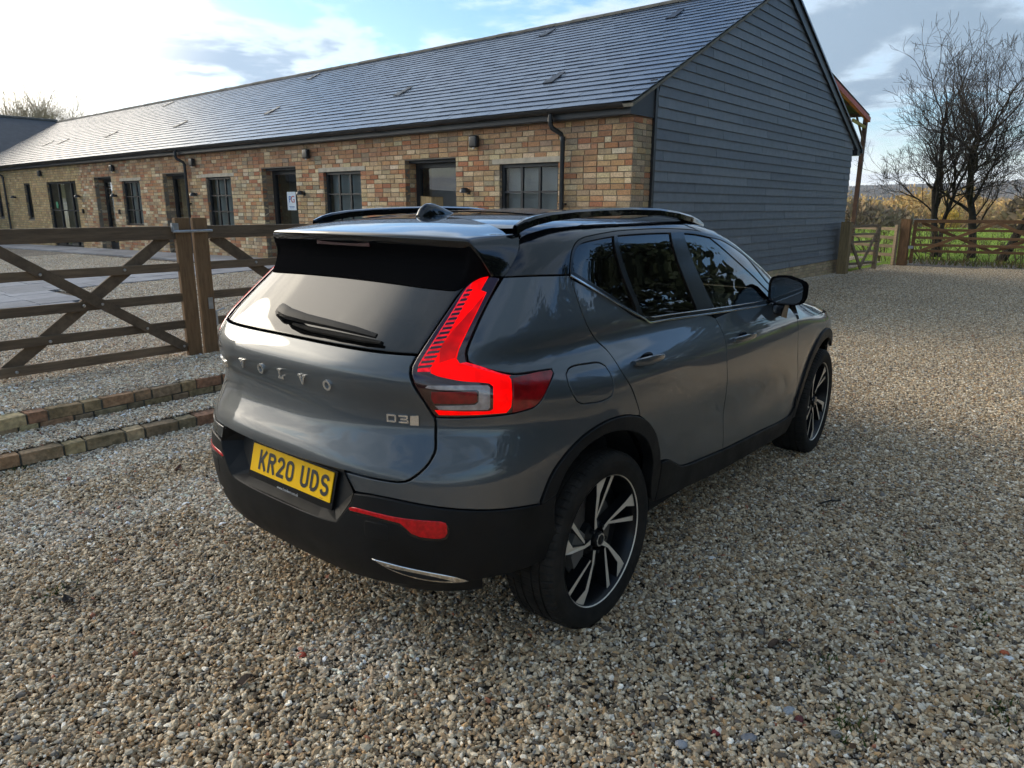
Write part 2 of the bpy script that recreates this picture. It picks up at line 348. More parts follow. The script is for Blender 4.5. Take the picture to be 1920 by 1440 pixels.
# ------------------------------------------------------------------ barn
M_mortar = mat('mortar', (.235, .20, .155), .95, vary=.25, vscale=6, bump=.5, bscale=90)
M_brick_o = colmat('brick_single', 'obj', rough=.9, grain=.28, gscale=45, bump=.5, bscale=80, dirt=(.14,.12,.10), dirt_scale=2.2, dirt_amt=.28)
M_brick_a = colmat('brick_many', 'attr', rough=.9, grain=.28, gscale=45, bump=.5, bscale=80, dirt=(.10,.09,.08), dirt_scale=2.2, dirt_amt=.35)
M_black = mat('black_joinery', (.016, .018, .021), .42, vary=.2, vscale=3)
M_blackpl = mat('black_rainwater_plastic', (.013, .014, .016), .38, rvary=.1, vscale=2)
M_fascia = mat('dark_fascia', (.030, .034, .040), .5, vary=.2, vscale=2)
M_lintel = mat('pale_stone_lintel', (.44, .39, .31), .9, vary=.18, vscale=9, bump=.3)
M_board_o = colmat('gable_board', 'obj', rough=.55, spec=.4, grain=.10, gscale=9, bump=.25, bscale=55)
M_slate_a = colmat('slate_many', 'attr', rough=.26, spec=1.0, grain=.10, gscale=14, bump=.08, bscale=22)
M_slate_o = colmat('slate_single', 'obj', rough=.26, spec=1.0, grain=.10, gscale=14, bump=.08, bscale=22)
M_ridge = mat('ridge_tile', (.085, .080, .068), .85, vary=.3, vscale=5, bump=.4)
M_pane = glassmat('window_pane', (.86, .90, .89), fres=1.5, wave=.05, gain=1.2)
M_blind = mat('grey_blind', (.46, .47, .46), .8, vary=.06, vscale=3)
M_blind2 = mat('dark_room', (.06, .062, .066), .9)
BX = 7.0; BY0 = 3.23; CO = .083; BL = .2385; EAVE_Z = 2.886; Z0 = -.04
barn = empty('barn', (12.2, 20, 0), 0, 'long single-storey red brick barn with grey slate roof and dark boarded gable', 'barn')
BO = np.array([12.2, 20.0, 0.0])
def bb(mb, name, m, parent=barn, **k):
    o = mb.build(name, m, parent, **k); o.location = tuple(-BO) if parent is barn else (0,0,0); return o
# openings along the wall: y range, z range, kind
DOORS = [(6.731, 7.79), (11.57, 12.52), (16.56, 17.40), (21.25, 22.0)]
DOORS = [(6.74, 8.06), (11.57, 12.93), (16.56, 17.86), (21.25, 22.53)]
WINS = [(4.535, 5.741), (9.362, 10.585), (14.30, 15.50), (19.32, 20.53)]
HOLES = [(a, b, -.1, 2.447) for a, b in DOORS]+[(a, b, 1.03, 2.308) for a, b in WINS]+[(24.09, 26.735, -.1, 2.40), (28.46, 29.12, 1.10, 2.38), (31.95, 32.62, 1.10, 2.38)]
LINT = [(4.42, 5.90), (9.22, 10.75), (14.14, 15.72), (19.21, 20.65)]
def base_z(y): return float(ground_h(6.9, max(y, 3.6)))-.05
PAL_MIX = [((.34,.125,.072),2.4),((.40,.17,.095),1.6),((.53,.41,.265),6),((.61,.505,.355),6),((.45,.32,.185),5),((.46,.26,.145),4),((.36,.285,.20),3),((.64,.58,.47),1.5),((.30,.265,.215),1),((.42,.23,.135),2.5)]
PAL_BUFF = [((.50,.375,.20),5),((.54,.42,.24),4),((.46,.335,.175),4),((.42,.30,.155),2)]
PAL_TOP = [((.37,.20,.12),4),((.42,.27,.175),4),((.33,.165,.10),3),((.48,.37,.26),2),((.30,.24,.19),1.5)]
def pick(pal):
    c = pal[RNG.choice(len(pal), p=np.array([w for _, w in pal])/sum(w for _, w in pal))][0]
    c = np.array(c)*.82+np.array((.46,.32,.20))*.18
    return tuple(np.clip(np.array(c)*np.array((1.05,1.0,.90))*RNG.uniform(.84, 1.14)*RNG.uniform(.96, 1.04, 3), 0, 1))
def pal_at(y, z):
    if y > 23.62: return PAL_BUFF
    if z > 2.45 and RNG.random() < .7: return PAL_TOP
    return PAL_MIX
bricks = []      # (x0,x1,y0,y1,z0,z1,colour)
def spans(y0, y1, z0, z1):
    segs = [(y0, y1)]
    for a, b, c, d in HOLES+[(a, b, 2.306, 2.395) for a, b in LINT]:
        if z1-.02 > c and z0+.02 < d:
            segs = [t for s in segs for t in ((s[0], min(s[1], a)), (max(s[0], b), s[1])) if t[1]-t[0] > .02]
    return segs
nrow = int(EAVE_Z/CO)+1
for r in range(-1, nrow):
    z0 = EAVE_Z-(r+1)*CO; z1 = z0+CO-.013
    off = (r % 2)*BL/2 + RNG.uniform(-.012, .012)
    y = BY0-off if r % 2 else BY0
    while y < 40.0:
        L = BL if RNG.random() < .86 else BL/2
        a, b = y+.0065, y+L-.0065; y += L
        if z1 < base_z(y): continue
        for s0, s1 in spans(max(a, BY0+.0005), b, z0, z1):
            if s1-s0 < .025: continue
            pr = RNG.uniform(-.004, .004)
            bricks.append((BX-.010+pr, BX+.10, s0, s1, z0, z1, pick(pal_at(s0, z0))))
# brick return at the gable end and door reveals, then the plinth under the boards
for r in range(-1, nrow):
    z0 = EAVE_Z-(r+1)*CO; z1 = z0+CO-.011; x = BX+.106-(r % 2)*.0
    st = [.106, .2385] if r % 2 else [.2385, .106]
    x = BX-.002 if r % 2 == 0 else BX-.002
    x0 = x
    for L in (st[0]+.0, st[1], .24):
        a, b = x0+.0055, min(x0+L-.0055, BX+.54); x0 += L
        if b-a < .03: continue
        c = np.array(pick(PAL_MIX if RNG.random() < .35 else [((.34,.29,.22),3),((.40,.34,.25),3),((.28,.24,.19),2)]))
        bricks.append((a, b, BY0-.006+RNG.uniform(-.003,.003), BY0+.10, z0, z1, tuple(c)))
    for a_, b_ in DOORS:
        if z0 > 2.43 or z1 < base_z(a_): continue
        xx = BX+.105; 
        for L in ((.24, .12) if r % 2 else (.12, .24)):
            bricks.append((xx+.0055, xx+L-.0055, b_-.001-RNG.uniform(0,.004), b_+.09, z0, z1, pick(PAL_MIX)))
            bricks.append((xx+.0055, xx+L-.0055, a_-.09, a_+.001+RNG.uniform(0,.004), z0, z1, pick(PAL_MIX))); xx += L
for r in range(6):
    z1 = .362-r*.0735; z0 = z1-.0635; x = 7.56-(r % 2)*.119
    while x < 17.42:
        a, b = x+.005, min(x+.2335, 17.45); x += .2385
        bricks.append((max(a, 7.56), b, BY0-.028+RNG.uniform(-.002,.002), BY0+.07, z0, z1, pick([((.54,.44,.30),4),((.60,.49,.33),3),((.48,.39,.26),2)])))
wall = MB()
wall.box(BX+.004, BX+.42, BY0+.0, 40.2, -.3, .0)
def wallbox(mb, y0, y1, z0, z1): mb.box(BX+.003, BX+.40, y0, y1, z0, z1)
cuts = sorted({BY0+.002, 40.2}|{v for h in HOLES for v in h[:2]})
for a, b in zip(cuts[:-1], cuts[1:]):
    mid = (a+b)/2; hs = [h for h in HOLES if h[0] <= mid <= h[1]]
    if not hs: wallbox(wall, a, b, 0, EAVE_Z+.15)
    else:
        h = hs[0]; wallbox(wall, a, b, h[3], EAVE_Z+.15)
        if h[2] > 0: wallbox(wall, a, b, 0, h[2])
wall.box(BX+.40, BX+.56, BY0+.003, BY0+.4, -.3, EAVE_Z+.15)
wall.box(7.55, 17.45, BY0-.018, BY0+.3, -.3, .364)
wall.box(17.15, 17.45, BY0+.3, 40.2, -.3, 3.2)
wall_o = bb(wall, 'wall', M_mortar)
def proj_px(P):
    d = np.asarray(P)-CAM; zc = d@CF
    return 1330.13*(d@CR)/zc, 1330.13*(d@CU)/zc, zc
def visible_size(b):
    c = np.array([b[0], (b[2]+b[3])/2, (b[4]+b[5])/2]); u, v, zc = proj_px(c)
    if zc < .5 or abs(u) > 960 or abs(v) > 720: return 0
    hide = 1.0
    if c[1] < 5.6 and c[2] < 1.6: hide = .02          # the parked car stands in front
    if c[1] < 10.5 and c[2] < 1.5: hide = .05
    return hide*(b[3]-b[2]+(b[1]-b[0] if b[2] < BY0+.02 else 0)*.6)*(b[5]-b[4])/zc**2
order = sorted(range(len(bricks)), key=lambda i: -visible_size(bricks[i])); single = set(order[:300])
unit_box = MB().box(-.5, .5, -.5, .5, -.5, .5).build('brick_shape', M_brick_o, None, bevel=.02, segs=1); me_brick = unit_box.data; bpy.data.objects.remove(unit_box)
for i in order[:300]:
    x0, x1, y0, y1, z0, z1, c = bricks[i]
    o = bpy.data.objects.new('brick', me_brick); o.location = ((x0+x1)/2, (y0+y1)/2, (z0+z1)/2); o.scale = (x1-x0, y1-y0, z1-z0); o.color = (*c, 1)
    o.rotation_euler = (RNG.normal(0,.006), RNG.normal(0,.004), RNG.normal(0,.008)); link(o, wall_o)
def boxes_mesh(name, items, m, parent):
    A = np.array([it[:6] for it in items]); n = len(A)
    sel = np.array([(0,2,4),(1,2,4),(1,3,4),(0,3,4),(0,2,5),(1,2,5),(1,3,5),(0,3,5)])
    V = A[:, sel].reshape(-1, 3); V = V + RNG.uniform(-.0012, .0012, V.shape)
    F = (BOXF[None]+8*np.arange(n)[:, None, None]).reshape(-1, 4)
    col = np.repeat(np.array([(*it[6], 1) for it in items]), 8, 0)
    o = np_mesh(name, V, F, m, parent, col=col); return o
rest = boxes_mesh('brickwork', [bricks[i] for i in order[300:]], M_brick_a, wall_o); tag(rest, kind='stuff')
# lintels
for a, b in LINT: bb(MB().box(BX-.012, BX+.1, a, b, 2.309, 2.393), 'lintel', M_lintel, bevel=.004)
# joinery
def window(y0, y1, z0, z1, cols, rows, depth=.055, blind=M_blind, fr=.055):
    x = BX+depth; f = MB()
    f.box(x, x+.06, y0, y0+fr, z0, z1); f.box(x, x+.06, y1-fr, y1, z0, z1); f.box(x, x+.06, y0+fr, y1-fr, z1-fr, z1); f.box(x, x+.06, y0+fr, y1-fr, z0, z0+fr*1.3)
    w = bb(f, 'window', M_black, bevel=.004); iy0, iy1, iz0, iz1 = y0+fr, y1-fr, z0+fr*1.3, z1-fr
    for i in range(1, cols):
        y = iy0+(iy1-iy0)*i/cols; bb(MB().box(x+.008, x+.05, y-.021, y+.021, iz0, iz1), 'glazing_bar', M_black, w)
    for i in range(1, rows):
        z = iz0+(iz1-iz0)*i/rows; bb(MB().box(x+.012, x+.046, iy0, iy1, z-.014, z+.014), 'glazing_bar', M_black, w)
    for i in range(cols):
        for j in range(rows):
            a, b = iy0+(iy1-iy0)*i/cols, iy0+(iy1-iy0)*(i+1)/cols; c, d = iz0+(iz1-iz0)*j/rows, iz0+(iz1-iz0)*(j+1)/rows
            t = RNG.normal(0, .002)
            mesh_obj('pane', [(x+.03,a+.01,c+.01),(x+.03+t,b-.01,c+.01),(x+.03+t,b-.01,d-.01),(x+.03,a+.01,d-.01)], [(0,3,2,1)], M_pane, w)
    if blind: bb(MB().box(x+.16, x+.17, y0+.02, y1-.02, z0, z1), 'blind', blind, w)
    return w
for i, (a, b) in enumerate(WINS): window(a, b, 1.03, 2.306, 3, 3, blind=M_blind)
window(28.46, 29.12, 1.10, 2.378, 1, 1, blind=M_blind2); window(31.95, 32.62, 1.10, 2.378, 1, 1, blind=M_blind2)
M_doorpane = glassmat('door_pane', (.62, .66, .67), fres=1.55, wave=.05)
def door(y0, y1, z1, x=BX+.26, blindm=M_blind2, handle=True):
    z0 = base_z((y0+y1)/2)+.05
    f = MB(); f.box(x, x+.08, y0, y0+.11, z0, z1); f.box(x, x+.08, y1-.11, y1, z0, z1); f.box(x, x+.08, y0+.11, y1-.11, z1-.13, z1); f.box(x, x+.08, y0+.11, y1-.11, z0, z0+.2)
    d = bb(f, 'door', M_black, bevel=.004)
    mesh_obj('pane', [(x+.04,y0+.11,z0+.2),(x+.04,y1-.11,z0+.2),(x+.04,y1-.11,z1-.13),(x+.04,y0+.11,z1-.13)], [(0,3,2,1)], M_doorpane, d)
    bb(MB().box(x+.5, x+.51, y0-.1, y1+.1, z0, z1), 'blind', blindm, d)
    if handle: bb(MB().box(x-.05, x-.03, y0+.04, y0+.065, z0+.95, z0+1.15).box(x-.04, x, y0+.045, y0+.06, z0+1.0, z0+1.02), 'handle', M_blackpl, d)
    return d
M_room = mat('pale_room', (.34, .345, .33), .9, vary=.1, vscale=2)
doors = [door(a, b, 2.445, blindm=(M_room if i else mat('grey_roller_blind', (.26,.265,.27), .8))) for i, (a, b) in enumerate(DOORS)]
for a_, b_ in DOORS:
    bb(MB().box(BX+.1, BX+.40, a_-.05, b_+.05, 2.40, 2.447+.02).box(BX-.001, BX+.1, a_, b_, 2.445, 2.452), 'soffit', M_fascia)
# wide glazed entrance in the buff brick part
g0 = base_z(25)+.05; ge = MB()
for y in (24.09, 24.70, 25.86, 26.735):
    ge.box(BX+.05, BX+.12, y-(.04 if y > 24.1 else 0), y+(.04 if y < 26.7 else 0), g0, 2.40)
for z in (g0+.03, 2.36): ge.box(BX+.06, BX+.11, 24.1, 26.72, z-.04, z+.04)
for a_, b_ in ((24.74, 25.82), (24.13, 24.66), (25.9, 26.7)): ge.box(BX+.065, BX+.10, a_, b_, 1.42, 1.46)
ent = bb(ge, 'glazed_entrance', M_black)
for a_, b_ in ((24.13, 24.66), (24.74, 25.82), (25.90, 26.70)):
    mesh_obj('pane', [(BX+.08,a_,g0),(BX+.08,b_,g0),(BX+.08,b_,2.34),(BX+.08,a_,2.34)], [(0,3,2,1)], M_pane, ent)
bb(MB().box(BX+.6, BX+.61, 24, 26.9, g0, 2.5), 'blind', mat('tan_room', (.30,.25,.17), .9, vary=.25, vscale=1.2), ent)
M_green = mat('green_sticker', (.06, .32, .16), .5)
bb(MB().prism([(26.22+.12*math.cos(t*math.pi/5)*(1 if t % 2 else .72), 1.62+.14*math.sin(t*math.pi/5)*(1 if t % 2 else .72)) for t in range(10)], BX+.066, BX+.070, 'x'), 'sticker', M_green, ent)
# roof: slates laid in courses
SL0 = np.array([6.80, 3.04]); SL1 = np.array([12.2, 5.70]); SD = (SL1-SL0); SLEN = np.linalg.norm(SD); SD = SD/SLEN; SN = np.array([-SD[1], SD[0]])
roofb = MB()
roofb.add([(SL0[0]+.05, 3.20, SL0[1]-.01), (SL1[0], 3.20, SL1[1]-.035), (SL1[0], 42.5, SL1[1]-.035), (SL0[0]+.05, 42.5, SL0[1]-.01)], [(0,1,2,3)])
roofb.add([(12.2, 3.20, SL1[1]-.035), (17.85, 3.20, 3.10), (17.85, 42.5, 3.10), (12.2, 42.5, SL1[1]-.035)], [(0,1,2,3)])
roof_o = bb(roofb, 'roof', M_fascia, fix=False)
ROWS = 26; EXP = SLEN/ROWS; SW = .30
PAL_SL = [(.052,.072,.108),(.058,.080,.117),(.047,.066,.100),(.064,.086,.120),(.054,.072,.106)]
slates = []
for r in range(ROWS):
    y = 3.14-(r % 2)*SW/2
    while y < 42.0:
        a, b = max(y+.0012, 3.14), y+SW-.0012; y += SW
        if b-a < .06: continue
        s0, s1 = r*EXP-.01, min((r+1)*EXP+.03, SLEN-.02)
        # past the valley the cross wing's roof takes over
        xm = SL0[0]+SD[0]*s0
        if a > 34.6+(xm-6.8)*1.02: continue
        slates.append((a, b, s0, s1, tuple(np.array(PAL_SL[RNG.integers(5)])*RNG.uniform(.92,1.08))))
def slate_verts(a, b, s0, s1, lift):
    V = []
    for (s, l) in ((s0, lift), (s1, .004)):
        for y in (a, b):
            for t in (0, .007):
                p = SL0+SD*s+SN*(l+t); V.append((p[0], y, p[1]))
    return V     # order: s0a0,s0a1,s0b0,s0b1,s1a0,...
SLF = np.array([(1,3,7,5),(0,1,5,4),(2,6,7,3),(0,2,3,1),(4,5,7,6),(0,4,6,2)])
def slate_size(t):
    p = SL0+SD*(t[2]+t[3])/2; u, v, zc = proj_px(np.array([p[0], (t[0]+t[1])/2, p[1]]))
    return 0 if (zc < 1 or abs(u) > 960 or abs(v) > 720) else (t[1]-t[0])/zc**2
so = sorted(range(len(slates)), key=lambda i: -slate_size(slates[i]))
for i in so[:300]:
    a, b, s0, s1, c = slates[i]; V = slate_verts(a, b, s0, s1, .016+RNG.uniform(0,.005))
    o = mesh_obj('slate', V, SLF, M_slate_o, roof_o); o.color = (*c, 1)
V = []; colr = []
for i in so[300:]:
    a, b, s0, s1, c = slates[i]; V += slate_verts(a, b, s0, s1, .016+RNG.uniform(0,.005)); colr += [(*c,1)]*8
n = len(so)-300; Fs = (SLF[None]+8*np.arange(n)[:, None, None]).reshape(-1, 4)
sl = np_mesh('slate_courses', np.array(V), Fs, M_slate_a, roof_o, col=colr); tag(sl, kind='stuff')
# ridge tiles
prof = [(.125*math.cos(t), .105*math.sin(t)) for t in np.linspace(.15, math.pi-.15, 9)]
rt = MB().prism([(12.2+x, 5.655+z) for x, z in prof], 0, .44, 'y').build('ridge_tile_shape', M_ridge, None, smooth=True); me_rt = rt.data; bpy.data.objects.remove(rt)
for i in range(83):
    o = bpy.data.objects.new('ridge_tile', me_rt); o.location = (0, 3.12+i*.45, RNG.uniform(-.006,.006)); link(o, roof_o)
for v_y, v_s in ((5.55,1.35),(9.95,1.9),(15.0,1.9),(20.0,1.9),(25.1,1.9),(29.6,1.9),(31.3,1.9),(8.3,5.1),(17.2,5.1),(26.7,5.1),(4.9,4.6)):
    f = MB()
    for k in range(3): p = SL0+SD*(v_s+k*.16)+SN*.03; q = SL0+SD*(v_s+k*.16+.15)+SN*.045; f.bar((p[0], v_y, p[1]), (q[0], v_y, q[1]), .20-.03*k, .012, up=(SN[0],0,SN[1]))
    bb(f, 'roof_vent', M_blackpl, roof_o)
# eaves: fascia, soffit, gutter, brackets, downpipes
bb(MB().box(BX-.16, BX-.135, 3.42, 40, 2.90, 3.04).box(BX-.135, BX+.05, 3.42, 40, 2.888, 2.902), 'fascia', M_fascia)
gut = MB(); pr = [(.062*math.cos(t), -.062*math.sin(t)) for t in np.linspace(0, math.pi, 10)]+[(-.056*math.cos(t), -.056*math.sin(t)) for t in np.linspace(0, math.pi, 10)]
gut.prism([(BX-.225+x, 3.035+z) for x, z in pr], 3.30, 40, 'y')
for y in (3.32, 4.62, 8.6, 12.6, 16.96, 20.6, 24.6, 28.6, 31.48): gut.prism([(BX-.225+x*1.16, 3.033+z*1.16) for x, z in pr], y-.06, y+.06, 'y')
bb(gut, 'gutter', M_blackpl, smooth=True)
for y in (4.42, 16.42, 31.17):
    z0 = base_z(y); d = MB(); d.tube([(BX-.225, y+.12, 2.98), (BX-.225, y+.12, 2.84), (BX-.21, y+.10, 2.78), (BX-.09, y+.02, 2.70), (BX-.07, y, 2.64), (BX-.07, y, z0+.1)], .036, 12)
    for z in (2.90, 2.63, 1.65): d.tube([(BX-.225 if z > 2.8 else BX-.07, y+(.12 if z > 2.8 else 0), z-.03), (BX-.225 if z > 2.8 else BX-.07, y+(.12 if z > 2.8 else 0), z+.03)], .043, 12)
    d.box(BX-.07, BX, y-.06, y+.06, 1.66, 1.69)
    bb(d, 'downpipe', M_blackpl, smooth=True)
# boxed eave end, corner post and verges of the gable
bb(MB().prism([(BX-.16, 2.893), (BX+.54, 2.893), (BX+.54, 3.40), (BX-.16, 3.045)], BY0-.03, 3.42, 'y'), 'box_end', M_fascia)
bb(MB().box(BX+.50, BX+.565, BY0-.05, BY0+.06, 0, 3.42), 'corner_trim', M_black)
vz = lambda x: SL0[1]+(x-SL0[0])*SD[1]/SD[0]
VR = (5.70-3.13)/(17.83-12.2)
bb(MB().prism([(6.80, vz(6.80)-.02), (12.2, vz(12.2)-.02), (12.2, vz(12.2)-.06), (6.80, vz(6.8)-.06)], BY0-.09, BY0+.2, 'y'), 'verge', mat('verge_mortar', (.20,.18,.14), .9, vary=.3, vscale=12))
bb(MB().prism([(12.2, 5.73), (17.88, 5.73-5.68*VR), (17.88, 5.55-5.68*VR), (12.2, 5.50)], BY0-.085, BY0+.0, 'y'), 'bargeboard', M_black)
bb(MB().prism([(12.2, 5.745), (17.93, 5.745-5.73*VR), (17.93, 5.70-5.73*VR), (12.2, 5.70)], BY0-.12, 42.5, 'y'), 'far_roof_slope', M_slate_a)
bb(MB().tube([(17.93, BY0-.14, 3.03), (17.93, BY0-.02, 3.03)], .055, 10).box(17.62, 17.9, BY0-.10, BY0+.1, 2.92, 3.06), 'eave_end', M_black)
gw = bb(MB().prism([(7.55, .37), (17.42, .37), (17.42, 3.22), (12.2, 5.52), (7.55, 3.30)], BY0-.015, BY0+.05, 'y'), 'gable_wall', M_black)
BOARD = [(.158,.176,.192),(.145,.163,.180),(.170,.187,.202),(.155,.171,.186),(.140,.156,.175),(.175,.190,.205)]
PITCH = .1495; z = .372; row = 0
while z < 5.5:
    zt = z+PITCH+.012
    def lim(zz):
        l = 7.57 if zz < 3.33 else 6.80+(zz+.09-SL0[1])*SD[0]/SD[1]
        r = 17.44 if zz < 3.12 else 12.2+(5.62-zz)/VR
        return l, r
    lb, rb = lim(z); ltp, rtp = lim(zt)
    if rb-lb < .15: break
    x = lb-(row*1.37 % 3.05)+RNG.uniform(-.3, .3); 
    while x < rb:
        xe = x+3.05
        a, b = max(x+.0045, lb), min(xe-.0045, rb); x = xe
        if b-a < .05: continue
        at, bt = max(a, ltp) if a > lb+1e-6 else ltp, min(b, rtp) if b < rb-1e-6 else rtp
        if bt <= at: at = bt = (at+bt)/2
        y0, y1 = BY0-.044+RNG.uniform(-.002,.002), BY0-.024
        o = mesh_obj('board', [(a,y0,z),(b,y0,z),(bt,y1,zt),(at,y1,zt),(a,y0+.018,z),(b,y0+.018,z),(bt,y1+.012,zt),(at,y1+.012,zt)], [(0,1,2,3),(4,7,6,5),(0,4,5,1),(1,5,6,2),(2,6,7,3),(3,7,4,0)], M_board_o, gw)
        o.location = tuple(BO); o.color = (*(np.array(BOARD[RNG.integers(6)])*RNG.uniform(.90,1.10)), 1)
    z += PITCH; row += 1
for o in list(gw.children): o.location = (0, 0, 0)
# cross wing at the far end
wing = empty('cross_wing', (3, 42, 0), 0, 'low cross wing with plain slate roof at the far end of the brick barn', 'building')
WO = np.array([3.0, 42.0, 0.0])
def wb(mb, name, m, **k): o = mb.build(name, m, wing, **k); o.location = tuple(-WO); return o
wb(MB().box(-14, 6.8, 35.0, 35.3, -.6, 3.0).box(-14, 6.9, 45, 45.3, -.6, 3.0), 'wall', mat('buff_wall', (.45,.34,.19), .9, vary=.2, vscale=14))
wb(MB().prism([(34.55, 3.0), (40.3, 5.76), (46, 3.0), (46, 2.9), (40.3, 5.66), (34.55, 2.9)], -14, 12.3, 'x'), 'roof', mat('plain_slate_roof', (.050,.056,.066), .75, vary=.15, vscale=4, bump=.2, bscale=9))
wb(MB().tube([(-14, 40.3, 5.76), (12.2, 40.3, 5.76)], .09, 8), 'ridge', M_ridge)
# lamps and sensors on the wall
def dome_lamp(y, z, label):
    o = MB(); o.lathe([(.0,.075),(.045,.068),(.075,.045),(.088,.01),(.09,-.012),(.075,-.014),(.0,-.005)], 18, (0,0,0), 'z'); o.box(.02, .10, -.03, .03, -.01, .05)
    e = empty('wall_lamp', (BX-.105, y, z), 0, label, 'lamp', 'black dome lamps beside the barn doors'); o.build('shade', M_blackpl, e, smooth=True)
    MB().box(.095, .11, -.045, .045, -.04, .07).build('back_plate', M_blackpl, e, bevel=.004)
    MB().lathe([(0,-.016),(.05,-.02),(.06,-.012)], 12, (0,0,0), 'z').build('lens', mat('lamp_lens', (.6,.6,.55), .3), e, smooth=True)
def wall_box(y, z, label):
    e = empty('flood_sensor', (BX-.07, y, z), 0, label, 'lamp', 'black bulkhead lamps high on the barn wall')
    MB().box(-.05, .04, -.09, .09, -.10, .09).build('housing', M_blackpl, e, bevel=.03, smooth=True, segs=3)
    MB().box(.03, .075, -.035, .035, -.05, .05).build('bracket', M_blackpl, e)
    MB().lathe([(0,-.125),(.02,-.12),(.026,-.10)], 10, (-.01,0,0), 'z').build('lens', mat('sensor_lens', (.7,.7,.7), .3), e, smooth=True)
def door_unit(y, label):
    MB().box(-.03, .02, -.045, .045, -.07, .07).build('intercom', M_blackpl, empty('intercom_panel', (BX-.022, y, 1.43), 0, label, 'intercom'), bevel=.006)
nm = ['first doorway from the boarded gable', 'doorway with the white sign', 'doorway behind the second downpipe', 'fourth doorway from the boarded gable', 'glazed entrance', 'slit window']
for y, n_ in zip((6.45, 11.31, 16.05, 20.98, 23.82, 30.2), nm): dome_lamp(y, 1.875, f'black dome wall lamp on the brickwork beside the {n_}')
for y, n_ in zip((6.25, 11.06, 16.02, 20.94, 27.1), ('first doorway from the boarded gable', 'doorway with the white sign', 'second downpipe', 'fourth doorway from the boarded gable', 'glazed entrance')): wall_box(y, 2.69, f'small black bulkhead lamp under the eaves near the {n_}')
door_unit(20.89, 'small black entry panel between the fourth door and its window'); door_unit(23.71, 'small black entry panel between the buff and red brickwork')
# sign on the second door
def text_mesh(body, size, m, parent, name='lettering', extrude=0.0, font_scale=(1,1)):
    cu = bpy.data.curves.new(name, 'FONT'); cu.body = body; cu.size = size; cu.align_x = 'CENTER'; cu.align_y = 'CENTER'; cu.extrude = extrude
    t = bpy.data.objects.new(name, cu); C.objects.link(t)
    me = bpy.data.meshes.new_from_object(t.evaluated_get(bpy.context.evaluated_depsgraph_get())); bpy.data.objects.remove(t)
    me.materials.clear(); me.materials.append(m); o = bpy.data.objects.new(name, me); link(o, parent); return o
sg = empty('door_sign', (BX+.245, 12.19, 1.735), 0, 'square white sign with blue and red letters inside the second door', 'sign')
MB().box(0, .006, -.17, .17, -.20, .20).build('board', mat('sign_board', (.62,.70,.78), .5), sg)
for ch, dy, m_ in (('P', .055, mat('sign_blue', (.02,.12,.42), .5)), ('G', -.055, mat('sign_red', (.45,.03,.035), .5))):
    t = text_mesh(ch, .21, m_, sg, 'letter', extrude=.001); t.rotation_euler = (math.pi/2, 0, -math.pi/2); t.location = (-.004, dy, .03)
MB().box(-.003, 0, -.10, .10, -.13, -.115).box(-.003, 0, -.08, .08, -.155, -.145).build('small_print', mat('sign_print', (.1,.2,.4), .6), sg)

# red steel barn behind
M_red = mat('red_oxide_steel', (.60, .11, .065), .6, vary=.25, vscale=4, bump=.15)
M_rust = mat('rusty_steel', (.12, .055, .035), .7, vary=.35, vscale=3)
M_tin = mat('rusty_tin_roof', (.045, .038, .034), .8, vary=.4, vscale=1.5)
rb = empty('open_steel_barn', (28.7, 6, 0), 0, 'open-sided barn with red steel rafter and rusty post behind the boarded gable', 'barn')
def rbb(mb, name, m, **k): o = mb.build(name, m, rb, **k); o.location = (-28.7, -6, 0); return o
for y in (6.0, 12.0):
    rbb(MB().bar((28.72, y, -.3), (28.72, y, 4.98), .15, .15, up=(0,1,0)), 'post', M_rust); rbb(MB().bar((28.72, y-.12, 4.92), (21.2, y-.12, 6.16), .12, .17), 'rafter', M_red)
    rbb(MB().bar((28.65, y-.02, 4.66), (27.0, y-.02, 4.78), .07, .10), 'timber_brace', mat('yellow_timber', (.48,.36,.10), .8)); rbb(MB().bar((28.65, y, 4.2), (27.5, y, 4.95), .06, .06), 'knee_brace', M_rust)
tin = MB(); nw = 60; xs = np.linspace(21.0, 29.0, 2)
for i in range(nw):
    y0, y1 = 5.92+i*.14, 5.92+(i+1)*.14; h0, h1 = .03*math.sin(i*math.pi*.9), .03*math.sin((i+1)*math.pi*.9)
    tin.add([(21.0,y0,6.47+h0),(28.95,y0,5.13+h0),(28.95,y1,5.13+h1),(21.0,y1,6.47+h1)], [(0,1,2,3)]); tin.add([(21.0,y0,6.43+h0),(28.95,y0,5.09+h0),(28.95,y1,5.09+h1),(21.0,y1,6.43+h1)], [(3,2,1,0)])
rbb(tin, 'roof', M_tin, fix=False)
for x in (22.5, 24.0, 25.5, 27.0, 28.5): z = 6.34-(x-21)*.167; rbb(MB().bar((x, 6.0, z), (x, 13.9, z), .06, .12), 'purlin', M_rust)

